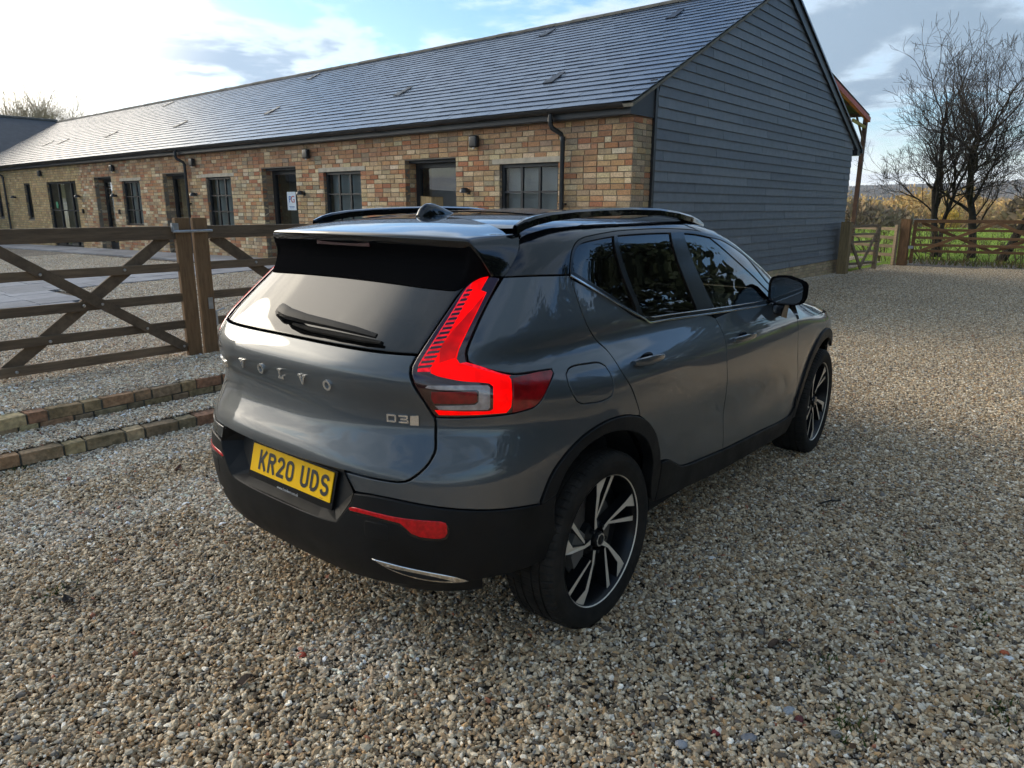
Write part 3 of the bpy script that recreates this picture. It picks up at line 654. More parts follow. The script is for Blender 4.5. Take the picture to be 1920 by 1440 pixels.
# ------------------------------------------------------------------ paving slabs in the yard
M_slab = colmat('paving_slab', 'obj', rough=.85, spec=.2, grain=.12, gscale=6, bump=.25, bscale=18, dirt=(.16,.155,.15), dirt_scale=.9, dirt_amt=.5)
M_bed = mat('paving_bed', (.30,.29,.27), .9, vary=.2, vscale=8)
pav = empty('paving', (6, 15, 0), 0, kind='structure')
slab = MB().box(-.5,.5,-.5,.5,-.5,.5).build('slab_shape', M_slab, None, bevel=.012, segs=1); me_slab = slab.data; bpy.data.objects.remove(slab)
def slab_at(x, y, sx, sy):
    z = float(ground_h(x, y)); o = bpy.data.objects.new('slab', me_slab); o.scale = (sx-.012, sy-.012, .06); o.location = (x-6, y-15, z+.004+RNG.uniform(-.003,.003))
    e = .1; o.rotation_euler = (math.atan2(float(ground_h(x, y+e)-ground_h(x, y-e)), 2*e), -math.atan2(float(ground_h(x+e, y)-ground_h(x-e, y)), 2*e), 0)
    c = np.array((.25,.26,.285))*RNG.uniform(.82,1.2); o.color = (*c, 1); link(o, pav)
for x, sx in ((6.62, .6), (6.02, .6)):
    y = 7.6+RNG.uniform(0,.4)
    while y < 33: L = RNG.choice([.6, .9]); slab_at(x, y+L/2, sx, L); y += L
for k in range(3):
    x = 5.7
    while x > .2: L = RNG.choice([.6, .9]); slab_at(x-L/2, 10.95+k*.62, L, .62); x -= L
for k in range(5):
    x = 1.7-(.0 if k else .2)
    while x > -6: L = RNG.choice([.6, .9]); slab_at(x-L/2, 8.75+k*.62 if k < 4 else 12.8, L, .62); x -= L

# ------------------------------------------------------------------ brick kerbs
M_kerb = colmat('kerb_brick', 'obj', rough=.92, grain=.35, gscale=28, bump=.7, bscale=45, dirt=(.050,.050,.026), dirt_scale=4.5, dirt_amt=.75)
M_kmort = mat('kerb_mortar', (.10,.095,.075), .95, vary=.3, vscale=10, bump=.5)
KP = [((.33,.27,.15),3),((.32,.19,.115),3),((.28,.20,.125),4),((.38,.31,.19),2),((.27,.14,.09),1.2),((.20,.165,.11),3)]
kb = MB().box(-.5,.5,-.5,.5,-.5,.5).build('kerb_shape', M_kerb, None, bevel=.045, segs=2); me_k = kb.data; bpy.data.objects.remove(kb)
def kerb(name, label, yl, yr, z0, courses, depth):
    k = empty(name, (0, (yl+yr)/2, 0), 0, label, 'kerb'); oy = (yl+yr)/2
    m = MB(); f = lambda x: yl+(yr-yl)*(x+.9)/1.8 if x < .9 else yr
    fy = lambda x: yl+(yr-yl)*np.clip((x+.9)/1.8, -1.2, 1.2)
    for a, b in zip(np.arange(-9, 6.9, .5), np.arange(-8.5, 7.0, .5)):
        m.add([(a, fy(a)+.012-oy, z0-.2), (b, fy(b)+.012-oy, z0-.2), (b, fy(b)+depth-.01-oy, z0-.2), (a, fy(a)+depth-.01-oy, z0-.2), (a, fy(a)+.012-oy, z0+courses*.082-.012), (b, fy(b)+.012-oy, z0+courses*.082-.012), (b, fy(b)+depth-.01-oy, z0+courses*.082-.012), (a, fy(a)+depth-.01-oy, z0+courses*.082-.012)], BOXF)
    m.build('mortar_bed', M_kmort, k)
    for c in range(courses):
        x = -5.2+RNG.uniform(0,.2); i = 0
        while x < 6.85:
            L = .235 if (i+c) % 2 == 0 else .128; L *= RNG.uniform(.95,1.08); i += 1
            y = float(fy(x+L/2)); o = bpy.data.objects.new('brick', me_k); dy = RNG.uniform(-.006,.006)
            o.scale = (L-.013, depth-.004*c, .078); o.location = (x+L/2, y+depth/2+dy-oy, z0+.041+c*.082+RNG.uniform(-.003,.003)); o.rotation_euler = (RNG.normal(0,.012), RNG.normal(0,.012), RNG.normal(0,.015)+math.atan((yr-yl)/1.8)*(abs(x) < 1.2))
            o.color = (*pick(KP), 1); link(o, k); x += L
    return k
kerb('brick_kerb', 'low mossy one-course brick kerb beside the parked car', 2.855, 2.80, .015, 1, .15)
kerb('brick_step', 'mossy two-course brick edging in front of the five-bar gates', 3.325, 3.45, .062, 2, .17)

# ------------------------------------------------------------------ timber gates
def wood(name, col, vary=.3, rough=.75, stretch=(1.5, 14, 14)):
    m, nt, N, L, b = newmat(name); b.inputs['Roughness'].default_value = rough; b.inputs['Specular IOR Level'].default_value = .25
    tc = N.new('ShaderNodeTexCoord'); mp = N.new('ShaderNodeMapping'); mp.inputs['Scale'].default_value = stretch; L.new(tc.outputs['Object'], mp.inputs[0])
    n = N.new('ShaderNodeTexNoise'); n.inputs['Scale'].default_value = 3.0; n.inputs['Detail'].default_value = 8; n.inputs['Roughness'].default_value = .65; L.new(mp.outputs[0], n.inputs['Vector'])
    cr = N.new('ShaderNodeValToRGB'); L.new(n.outputs['Fac'], cr.inputs[0]); e = cr.color_ramp.elements
    c = np.array(col); e[0].position = .28; e[0].color = (*(c*(1-vary*1.4)), 1); e[1].position = .75; e[1].color = (*(c*(1+vary)), 1)
    oi = N.new('ShaderNodeObjectInfo'); mr = N.new('ShaderNodeMapRange'); mr.inputs[3].default_value = .82; mr.inputs[4].default_value = 1.18; L.new(oi.outputs['Random'], mr.inputs[0])
    sc = N.new('ShaderNodeVectorMath'); sc.operation = 'SCALE'; L.new(cr.outputs[0], sc.inputs[0]); L.new(mr.outputs[0], sc.inputs['Scale']); L.new(sc.outputs[0], b.inputs['Base Color'])
    bp = N.new('ShaderNodeBump'); bp.inputs['Strength'].default_value = .35; bp.inputs['Distance'].default_value = .004; L.new(n.outputs['Fac'], bp.inputs['Height']); L.new(bp.outputs[0], b.inputs['Normal'])
    return m
M_rail = wood('stained_rail', (.150, .106, .068)); M_stile = wood('stained_stile', (.17, .100, .050), stretch=(14, 14, 1.5)); M_brace = wood('stained_brace', (.132, .094, .061), stretch=(5,14,5))
M_galv = mat('galvanised_steel', (.42,.44,.46), .45, metal=.8, vary=.15, vscale=20); M_bolt = mat('bolt_head', (.5,.5,.5), .4, metal=.9)
GY = 4.385
RAILS = [(1.329, 1.447), (1.036, 1.112), (.752, .832), (.500, .578), (.278, .358)]
def gate(label, x_st, sgn, length):
    g = empty('field_gate', (x_st, GY, 0.2), 0, label, 'gate', None)
    def gb(mb, name, m, **k): o = mb.build(name, m, g, **k); o.location = (-x_st, -GY, -.2); return o
    X = lambda d: x_st+sgn*d
    gb(MB().box(X(0), X(.138), GY-.005, GY+.045, .205, 1.522), 'stile', M_stile, bevel=.006)
    gb(MB().box(X(length-.1), X(length), GY-.005, GY+.085, .205, 1.62), 'hanging_stile', M_stile, bevel=.006)
    for i, (a, b) in enumerate(RAILS):
        gb(MB().box(X(.132), X(length-.1), GY+.012, GY+(.075 if i == 0 else .042), a, b), 'rail', M_rail, bevel=.004)
    gb(MB().bar((X(.155), GY-.001, .318), (X(1.585), GY-.001, 1.315), .028, .085, up=(0,0,1)), 'brace', M_brace, bevel=.003)
    gb(MB().bar((X(.205), GY+.058, 1.352), (X(1.64), GY+.058, .300), .028, .10, up=(0,0,1)), 'brace', M_brace, bevel=.003)
    gb(MB().bar((X(2.9), GY-.001, .318), (X(1.62), GY-.001, 1.315), .028, .085, up=(0,0,1)), 'brace', M_brace, bevel=.003)
    for d, z in ((.18, .335), (.155+.34, .545), (1.28, .533), (.845, .80), (1.15, 1.078-.06) if False else (.99, .80), (1.28, 1.083), (.62, 1.078), (1.55, .318)):
        gb(MB().lathe([(0,-.008),(.010,-.006),(.013,0),(.013,.006)], 10, (X(d), GY-.014 if z < .9 or d > 1 else GY+.006, z), 'y'), 'bolt', M_bolt, smooth=True)
    return g
g1 = gate('brown five-bar gate leaf with a diagonal cross brace, left of the galvanised loop', 1.053, -1, 3.0)
g2 = gate('brown five-bar gate leaf partly hidden behind the parked car', 1.082, 1, 3.0)
def gp(g, xs, mb, name, m, **k): o = mb.build(name, m, g, **k); o.location = (-xs, -GY, -.2); return o
gp(g1, 1.053, MB().tube([(.88, GY-.03, 1.452), (.88, GY-.03, 1.40), (1.235, GY-.03, 1.402), (1.245, GY-.03, 1.402), (1.245, GY+.11, 1.402)], .013, 8).box(.872, .935, GY-.025, GY-.006, 1.40, 1.475), 'latch_loop', M_galv, smooth=True)
gp(g2, 1.078, MB().box(1.15, 1.195, GY-.013, GY-.006, .66, .77).tube([(1.20, GY-.05, .50), (1.20, GY-.05, .64), (1.28, GY-.05, .66)], .010, 8), 'slide_bolt', M_galv)
M_post = wood('pale_post', (.29, .205, .10), stretch=(10,10,1.2))
def post(name, label, x, y, w, h, m=M_post, z0=-.3, lean=0.0):
    e = empty(name, (x, y, 0), 0, label, 'post'); MB().prism([(-w/2,-w/2),(w/2,-w/2),(w/2,w/2),(-w/2,w/2)], z0, h, 'z').build('shaft', m, e, bevel=.008); e.rotation_euler = (lean, 0, 0); return e
post('gate_post', 'square timber post hanging the gate leaf next to the barn wall', 4.20, GY+.04, .2, 1.75)
post('gate_post', 'square timber post at the outer end of the gates', -2.1, GY+.04, .2, 1.75)
# far gates by the field
post('gate_post', 'pale square timber post against the end of the boarded gable', 16.93, 2.98, .215, 1.30)
M_far = wood('orange_brown_gate', (.26, .135, .062), stretch=(2,12,12)); M_farp = wood('orange_brown_post', (.26,.14,.066), stretch=(10,10,1.5)); M_grey = wood('weathered_gate', (.27,.20,.13), stretch=(2,12,12))
post('gate_post', 'reddish timber post carrying the wide field gate', 21.33, 2.57, .24, 1.33, M_farp)
post('gate_post', 'short reddish post at the far end of the wide field gate', 22.55, -1.65, .22, 1.35, M_farp)
def span_gate(label, A, B, rails, thick, m, stiles=True, braces=(), height=1.3, name='field_gate'):
    A = np.array(A, float); B = np.array(B, float); d = (B-A); L = np.linalg.norm(d); ang = math.atan2(d[1], d[0])
    g = empty(name, (A[0], A[1], 0), ang, label, 'gate')
    for z, w in rails: MB().box(.02, L-.02, -thick/2, thick/2, z-w/2, z+w/2).build('rail', m, g, bevel=.004)
    for x in (.045, L-.045): MB().box(x-.045, x+.045, -.045, .045, .08, height).build('stile', m, g, bevel=.005)
    for (x0, z0, x1, z1, y) in braces: MB().bar((x0*L, y, z0), (x1*L, y, z1), .03, .085).build('brace', m, g)
    return g
wg = span_gate('wide reddish five-bar gate with crossed braces in front of the field', (21.42, 2.40), (22.5, -1.5), [(1.285,.095),(1.035,.07),(.815,.07),(.61,.07),(.44,.07)], .05, M_far, braces=((.05,.42,.5,1.26,-.04),(.5,1.26,.95,.42,-.04),(.05,1.24,.5,.45,.045),(.5,.45,.95,1.24,.045)))
MB().box(-.02, .55, -.04, .04, 1.325, 1.34).build('top_hinge', M_galv, wg); MB().box(-.08,.06,-.07,-.05,.50,.58).build('bottom_hinge', M_galv, wg)
sg2 = span_gate('small weathered hand gate standing ajar beside the pale timber post', (17.15, 3.02), (18.55, 2.62), [(1.19,.07),(.99,.05),(.80,.05),(.55,.05),(.25,.06)], .035, M_grey, braces=((.04,.95,.5,.12,-.03),(.96,1.15,.5,.2,-.03)), height=1.22, name='hand_gate')
def rail_fence(label, A, B, zs, n, m):
    A = np.array(A, float); B = np.array(B, float); d = B-A; L = np.linalg.norm(d); g = empty('rail_fence', (A[0], A[1], 0), math.atan2(d[1], d[0]), label, 'fence')
    for z in zs: MB().box(0, L, -.02, .02, z-.045, z+.045).build('rail', m, g, bevel=.003)
    for i in range(n): x = L*i/(n-1); MB().box(x-.05, x+.05, .02, .11, -.3, max(zs)+.12).build('fence_post', m, g, bevel=.004)
    return g
rail_fence('post-and-rail fence running behind the hand gate', (21.2, 2.72), (24.5, 7.4), (1.05,.80,.55,.30), 4, M_grey)
rail_fence('reddish post-and-rail fence continuing past the wide field gate', (22.6, -1.8), (24.6, -9.0), (1.15,.9,.65,.4), 5, M_far)

# ------------------------------------------------------------------ bare trees
def tubes_mesh(name, S, m, parent, sides=5):
    """S: array (n,8) p0,p1,r0,r1"""
    S = np.asarray(S, float); p0, p1, r0, r1 = S[:, :3], S[:, 3:6], S[:, 6], S[:, 7]
    d = p1-p0; d /= np.linalg.norm(d, axis=1, keepdims=True)+1e-9
    ref = np.where(np.abs(d[:, 2:3]) < .9, np.array([[0,0,1.]]), np.array([[1.,0,0]])); u = np.cross(d, ref); u /= np.linalg.norm(u, axis=1, keepdims=True); w = np.cross(d, u)
    a = np.arange(sides)*2*np.pi/sides; ring = np.cos(a)[None,:,None]*u[:,None,:]+np.sin(a)[None,:,None]*w[:,None,:]
    V = np.concatenate([p0[:,None]+ring*r0[:,None,None], p1[:,None]+ring*r1[:,None,None]], 1).reshape(-1, 3)
    k = np.arange(sides); f = np.stack([k, (k+1) % sides, (k+1) % sides+sides, k+sides], -1)
    F = (f[None]+2*sides*np.arange(len(S))[:, None, None]).reshape(-1, 4)
    return np_mesh(name, V, F, m, parent, smooth=True)
def grow(p, d, r, length, depth, rng, out, spread=.62, up=.11, minr=.0042, kids=(2, 4), wob=.16, shrink=.70):
    """a branch with wobble and side shoots"""
    n = max(3, int(length/.22)) if depth < 3 else 3; seg = length/n; rr = r
    for i in range(n):
        d = d+rng.normal(0, wob*(.45 if depth == 0 else .8 if depth == 1 else 1.0), 3); d[2] += up*(.5 if depth < 2 else 1.0); d /= np.linalg.norm(d)
        q = p+d*seg; r2 = max(rr*(1-.42/n), minr)
        out.append((depth, *p, *q, rr, r2)); p = q; rr = r2
        if depth < grow.maxd and i >= (1 if depth else grow.clear*n) and rng.random() < grow.dens:
            side = np.cross(d, rng.normal(0, 1, 3)); side /= np.linalg.norm(side); a = rng.uniform(.5, 1.05)
            nd = d*math.cos(a)+side*math.sin(a); grow(p, nd, rr*rng.uniform(.42, .62), length*rng.uniform(.42, .68), depth+1, rng, out, spread, up, minr, kids, wob*1.1, shrink)
    if depth < grow.maxd:
        for k in range(rng.integers(*kids)):
            side = np.cross(d, rng.normal(0, 1, 3)); side /= np.linalg.norm(side); a = rng.uniform(.18, spread)
            nd = d*math.cos(a)+side*math.sin(a); grow(p, nd, rr*rng.uniform(.62, .85), length*shrink*rng.uniform(.8, 1.15), depth+1, rng, out, spread, up, minr, kids, wob*1.08, shrink)
grow.maxd = 5; grow.dens = .75; grow.clear = .4
def bark(name, col): return mat(name, col, .95, spec=.15, vary=.35, vscale=5, bump=.6, bscale=30)
M_bark = bark('dark_bark', (.040, .034, .028)); M_twig = mat('twig', (.060, .046, .036), .9, spec=.2); M_twig2 = mat('pale_twig', (.42, .33, .21), .9, spec=.2)
def bare_tree(label, base, stems, seed, mt=M_bark, mw=M_twig, name='bare_tree', group=None):
    rng = np.random.default_rng(seed); out = []
    for (dx, dy, lean, r, L) in stems:
        d = np.array([lean[0], lean[1], 1.0]); d /= np.linalg.norm(d)
        grow(np.array([dx, dy, -.25]), d, r, L, 0, rng, out)
    e = empty(name, base, 0, label, 'tree', group); A = np.array(out)
    tubes_mesh('trunk', A[A[:, 0] <= 1][:, 1:], mt, e, 7); tubes_mesh('crown', A[A[:, 0] > 1][:, 1:], mw, e, 4)
    return e
grow.maxd = 5; grow.dens = .62
bare_tree('bare multi-stemmed tree with fine twigs standing behind the wide field gate', (28.4, 2.95, -.1), [(0,0,(-.02,-.02),.13,2.7),(.15,-.12,(.05,.08),.10,2.5)], 11)
bare_tree('taller bare tree with straight dark trunk behind the middle of the wide field gate', (28.8, 1.85, -.1), [(0,0,(.0,-.04),.15,2.95),(.2,.05,(.1,.10),.08,2.2)], 23)
bare_tree('bare tree with a thick leaning trunk near the far end of the field gate', (27.6, .75, -.1), [(0,.15,(.0,-.42),.17,2.3)], 5)
grow.maxd = 4; grow.dens = .85; grow.clear = .55
bare_tree('pale bare tree top showing over the ridge at the far end of the barn', (26.0, 84.0, -1.7), [(0,0,(0,0),.25,6.0),(2.4,-.8,(.06,0),.2,5.8),(-2.4,.8,(-.06,0),.2,5.8),(1.3,.8,(0,.1),.2,6.0)], 31, M_twig2, M_twig2)
# hedge shrubs by the far gate
def shrub(label, base, h, w, seed, m, n=26, name='bare_shrub', group='bare shrubs along the field edge', cat='shrub'):
    rng = np.random.default_rng(seed); out = []
    md, dn, cl = grow.maxd, grow.dens, grow.clear; grow.maxd = 3; grow.dens = .8; grow.clear = .15
    for i in range(n):
        a = rng.uniform(0, 2*np.pi); rr = w*.35*math.sqrt(rng.random()); d = np.array([math.cos(a)*rng.uniform(.1,.7), math.sin(a)*rng.uniform(.1,.7), 1.0]); d /= np.linalg.norm(d)
        grow(np.array([rr*math.cos(a), rr*math.sin(a), -.1]), d, .016, h*.52*rng.uniform(.7,1.1), 1, rng, out, up=.03, wob=.14, minr=.0035, kids=(2,3))
    grow.maxd, grow.dens, grow.clear = md, dn, cl
    e = empty(name, base, 0, label, cat, group); st = tubes_mesh('stems', np.array(out)[:, 1:], m, e, 4); tag(st, kind='stuff'); return e
M_shrub = mat('shrub_stems', (.11,.075,.048), .9, spec=.15); M_shrub2 = mat('golden_stems', (.30,.185,.045), .85, spec=.2)
sp = [(24.6,3.6,1.2,1.4),(25.2,2.6,1.5,1.4),(24.3,1.7,1.1,1.4),(24.9,.7,1.2,1.4),(25.0,-.2,1.1,1.3),(25.3,-1.2,1.3,1.5),(30.5,5.2,2.0,2.4),(31.5,3.6,2.0,2.4)]
wd = ['behind the gap beside the hand gate', 'just behind the reddish gate post', 'under the left brace of the wide gate', 'under the middle of the wide gate', 'under the right brace of the wide gate', 'beyond the end of the wide gate', 'out in the grass left of the bare tree', 'out in the grass behind the bare tree']
for i, ((x, y, h, w), t) in enumerate(zip(sp, wd)): shrub(f'tangled bare brown shrub {t}', (x, y, -.1), h, w, 100+i, M_shrub, n=9 if i < 6 else 14)
# golden willow scrub and far trees in the valley
def leafy(name, label, base, rx, rz, seed, m, n=900, size=.35, group=None, cat='tree', up=True, trunk=True):
    rng = np.random.default_rng(seed); u = rng.normal(0, 1, (n, 3)); u /= np.linalg.norm(u, axis=1, keepdims=True); u *= rng.uniform(.35, 1, (n, 1))**.5
    lob = 1+.28*np.sin(u[:, 0]*5+seed)*np.cos(u[:, 1]*4+seed*2); P = u*lob[:, None]*np.array([rx, rx, rz])+np.array([0, 0, rz*.95]); P = P[P[:, 2] > 0]; n = len(P)
    d = rng.normal(0, 1, (n, 3)); d[:, 2] += 1.2 if up else 0; d /= np.linalg.norm(d, axis=1, keepdims=True); s = np.cross(d, rng.normal(0, 1, (n, 3))); s /= np.linalg.norm(s, axis=1, keepdims=True)
    L = size*rng.uniform(.6, 1.5, (n, 1)); Wd = L*rng.uniform(.18, .40, (n, 1))
    V = np.stack([P-s*Wd, P+s*Wd, P+s*Wd*.5+d*L, P-s*Wd*.5+d*L], 1).reshape(-1, 3); F = np.arange(4*n).reshape(-1, 4)
    e = empty(name, base, 0, label, cat, group); np_mesh('crown', V, F, m, e)
    if trunk: tubes_mesh('trunk', [(0,0,-1,0,0,rz*.9,rx*.06,rx*.03)], M_bark, e, 6)
    return e
M_gold = mat('golden_willow', (.58, .39, .14), .9, vary=.3, vscale=.3); M_gold2 = mat('orange_willow', (.48, .30, .13), .9, vary=.3, vscale=.3)
M_dull = mat('bare_scrub', (.24, .17, .09), .95, vary=.35, vscale=.4); M_ever = mat('evergreen', (.022, .035, .014), .9, vary=.4, vscale=.5); M_yel = mat('yellow_shrub', (.56,.37,.05), .9, vary=.2, vscale=1)
def at_az(az, dist, z=None):
    a = math.radians(az); x, y = CAM[0]+dist*math.cos(a), CAM[1]+dist*math.sin(a)
    return (x, y, float(far_h(np.array(x), np.array(y))) if z is None else z)
rg = np.random.default_rng(3)
leafy('round_shrub', 'round bright yellow shrub in the valley left of the bare tree', at_az(9.1, 118), 1.25, 1.5, 2, M_yel, 1600, .22, None, 'shrub')
for i in range(84):
    az = rg.uniform(3.0, 17.5); ds = rg.uniform(150, 330); k = rg.choice(3, p=[.5,.32,.18]); m = (M_gold, M_gold2, M_dull)[k]
    leafy('willow_tree', ('golden bare willow in the sunlit valley scrub', 'orange bare willow in the sunlit valley scrub', 'dull brown bare tree among the valley willows')[k], at_az(az, ds), rg.uniform(4.5, 8), rg.uniform(3.4, 5.0)*(.75+ds/900), 40+i, m, 2400, .5, ('golden valley willows','orange valley willows','dull valley trees')[k])
for i, (az, ds, rx, rz) in enumerate(((4.4, 110, 3.4, 1.9), (3.2, 95, 3.4, 1.9), (14.6, 130, 5.0, 2.4), (13.2, 140, 6.0, 2.3))):
    leafy('scrub_clump', 'dark leafless scrub clump at the far edge of the green field', at_az(az, ds), rx, rz, 90+i, M_dull, 1500, .7, 'scrub clumps at the edge of the green field', 'shrub')
# far woodland on the hillside reads as one mass
def woodland():
    rng = np.random.default_rng(9); n = 70000; az = np.radians(rng.uniform(-12, 30, n)); ds = rng.uniform(620, 1500, n)
    keep = (np.sin(az*60+ds*.012)+.8*np.sin(ds*.021+az*23)+rng.normal(0,.35,n)) > (-.35 if True else 0); az, ds = az[keep], ds[keep]; n = len(az)
    x = CAM[0]+ds*np.cos(az); y = CAM[1]+ds*np.sin(az); z = far_h(x, y); h = rng.uniform(3.0, 9.0, n); w = h*rng.uniform(.16, .34, n)
    t = np.stack([-np.sin(az), np.cos(az), 0*az], -1); f = np.stack([np.cos(az), np.sin(az), 0*az], -1); P = np.stack([x, y, z], -1); up = np.array([0,0,1.])
    V = np.stack([P-t*w[:,None]*.6, P+t*w[:,None]*.6, P+t*w[:,None]+up*h[:,None]*.6, P+up*h[:,None], P-t*w[:,None]+up*h[:,None]*.6, P-f*w[:,None]+up*h[:,None]*.5], 1).reshape(-1, 3)
    F = (np.array([(0,1,5),(1,2,5),(2,3,5),(3,4,5),(4,0,5)])[None]+6*np.arange(n)[:, None, None]).reshape(-1, 3)
    pal = np.array([(.17,.135,.10),(.14,.12,.095),(.20,.155,.10),(.11,.11,.085)]); col = np.repeat(np.c_[pal[rng.integers(0,4,n)]*rng.uniform(.7,1.3,(n,1)), np.ones(n)], 6, 0)
    m = colmat('far_woodland', 'attr', rough=1, spec=.05, grain=.2, gscale=.3, bump=0)
    o = np_mesh('hillside_woodland', V, F, m, None, col=col); tag(o, 'bare brown woodland covering the far hillside', 'woodland', None, 'stuff')
woodland()
# grass edge and verge under the far gate
def grass_patch(name, label, pts, hmin, hmax, cols, seed):
    rng = np.random.default_rng(seed); P = np.asarray(pts); n = len(P); a = rng.uniform(0, 2*np.pi, n); h = rng.uniform(hmin, hmax, n); w = h*.09+.003
    t = np.stack([np.cos(a), np.sin(a), 0*a], -1); ln = rng.normal(0, .4, (n, 3)); ln[:, 2] = 1; tip = P+ln*h[:, None]
    V = np.stack([P-t*w[:,None], P+t*w[:,None], tip], 1).reshape(-1, 3); col = np.repeat(np.c_[np.array(cols)[rng.integers(0,len(cols),n)]*rng.uniform(.75,1.25,(n,1)), np.ones(n)], 3, 0)
    o = np_mesh(name, V, np.arange(3*n).reshape(-1, 3), colmat(name+'_blades', 'attr', rough=.8, spec=.2, grain=.1, gscale=5, bump=0), None, col=col); tag(o, label, 'grass', None, 'stuff'); return o
n = 30000; xs = rg.uniform(23.8, 80, n)**1.0; ys = rg.uniform(-12, 22, n); pts = np.stack([xs, ys, far_h(xs, ys)], -1)
grass_patch('field_grass', 'short green grass in the field beyond the gate', pts, .05, .16, [(.20,.30,.03),(.24,.33,.04),(.16,.24,.03)], 5)
n = 4000; xs = rg.uniform(22.3, 24.8, n); ys = rg.uniform(-10, 3.0, n); pts = np.stack([xs, ys, np.full(n, -.02)], -1)
grass_patch('rough_verge', 'rough dry grass and leaf litter under the wide field gate', pts, .05, .2, [(.13,.12,.04),(.16,.11,.05),(.09,.10,.025),(.12,.15,.03)], 6)

# ------------------------------------------------------------------ car body surface (stack of plan curves) and panel outlines
def ctab(pts,sig,lo=-.1,hi=1.75,st=.002):
    pts=np.array(pts,float); z=np.arange(lo,hi,st); x=pts[:,0]; y=pts[:,1]
    # pchip
    h=np.diff(x); d=np.diff(y)/h; m=np.zeros_like(x)
    m[0]=d[0]; m[-1]=d[-1]
    for i in range(1,len(x)-1):
        if d[i-1]*d[i]>0:
            w1=2*h[i]+h[i-1]; w2=h[i]+2*h[i-1]; m[i]=(w1+w2)/(w1/d[i-1]+w2/d[i])
    k=np.clip(np.searchsorted(x,z)-1,0,len(h)-1); t=np.clip((z-x[k])/h[k],-3,3)
    t=np.where(z<x[0],0,np.where(z>x[-1],1,t))
    v=(2*t**3-3*t**2+1)*y[k]+(t**3-2*t**2+t)*h[k]*m[k]+(-2*t**3+3*t**2)*y[k+1]+(t**3-t**2)*h[k]*m[k+1]
    v=np.where(z<x[0],y[0]+m[0]*(z-x[0]),np.where(z>x[-1],y[-1]+m[-1]*(z-x[-1]),v))
    n=int(4*sig/st)
    if n>0:
        g=np.exp(-.5*(np.arange(-n,n+1)*st/sig)**2); g/=g.sum()
        v=np.convolve(np.pad(v,n,mode='edge'),g,'valid')
    return lambda q: np.interp(q,z,v)
def _b(t): return t*t*(3-2*t)
def sstep(a,b,x): return _b(np.clip((x-a)/(b-a),0,1))
XR=ctab([(.2,-.66),(.30,-.75),(.40,-.815),(.50,-.842),(.60,-.85),(.70,-.848),(.765,-.852),(.80,-.845),(.86,-.822),(.93,-.802),(1.0,-.797),(1.06,-.803),(1.10,-.802),(1.14,-.782),(1.172,-.752),(1.25,-.662),(1.405,-.478),(1.47,-.41),(1.53,-.34),(1.57,-.24),(1.60,-.02),(1.618,.3),(1.627,.6)],.010)
XF=ctab([(.2,3.30),(.35,3.46),(.5,3.53),(.7,3.54),(.85,3.50),(.93,3.40),(.97,3.25),(1.01,3.0),(1.045,2.76),(1.075,2.58),(1.1,2.48),(1.2,2.28),(1.35,2.0),(1.45,1.80),(1.52,1.61),(1.56,1.45),(1.59,1.22),(1.61,.98),(1.626,.65)],.012)
WZ=ctab([(.18,.84),(.30,.885),(.42,.905),(.55,.920),(.68,.926),(.80,.928),(.90,.922),(.98,.910),(1.04,.890),(1.09,.866),(1.15,.838),(1.2,.815),(1.3,.775),(1.4,.734),(1.47,.707),(1.52,.684),(1.55,.657),(1.57,.618),(1.585,.55),(1.605,.38),(1.62,.18),(1.627,.02)],.008)
XC=ctab([(.2,.3),(1.2,.3),(1.5,.35),(1.63,.58)],.03)
XCF=ctab([(.2,2.3),(.9,2.3),(1.05,1.7),(1.3,1.3),(1.5,.95),(1.63,.62)],.03)
NR=ctab([(.2,3.7),(.6,3.7),(.7,3.55),(.8,3.3),(.88,3.15),(.95,3.05),(1.05,3.45),(1.13,3.9),(1.17,4.0),(1.4,4.0),(1.5,3.4),(1.63,2.6)],.02)
NF=ctab([(.2,3.4),(.85,3.4),(.98,3.2),(1.1,4.8),(1.3,5.2),(1.5,4.6),(1.63,2.6)],.03)
def car_W(x,z):
    w=WZ(z)
    # rear haunch / shoulder
    k=1-sstep(-.1,1.25,x)
    w=w+k*(.016*np.exp(-((z-1.0)/.06)**2)-.030*np.exp(-((z-1.135)/.048)**2))
    # slight waist in doors
    w=w-.018*np.exp(-((z-.62)/.13)**2)*np.exp(-((x-1.35)/.62)**4)
    # front taper
    w=w*(1-.03*sstep(1.9,3.3,x)*(z<2))
    return w
def car_F(P):
    P=np.asarray(P,float); x,y,z=P[...,0],np.abs(P[...,1]),P[...,2]
    xc,xf=XC(z),XCF(z)
    a=np.maximum(xc-XR(z),.02); af=np.maximum(XF(z)-xf,.02)
    w=np.maximum(car_W(x,z),.01)
    r=np.where(x<xc,np.maximum(xc-x,0)/a,np.where(x>xf,(x-xf)/af,0))
    n=np.where(x<(xc+xf)/2,NR(z),NF(z))
    rr=(r**n+(y/w)**n+1e-12)**(1/n)
    return rr-1
def ydir(x,z):
    xc,xf=XC(z),XCF(z); r=np.where(x<xc,(xc-x)/np.maximum(xc-XR(z),.02),np.where(x>xf,(x-xf)/np.maximum(XF(z)-xf,.02),0))
    n=np.where(x<(xc+xf)/2,NR(z),NF(z))
    return -car_W(x,z)*np.maximum(1-np.clip(r,0,1)**n,0)**(1/n)
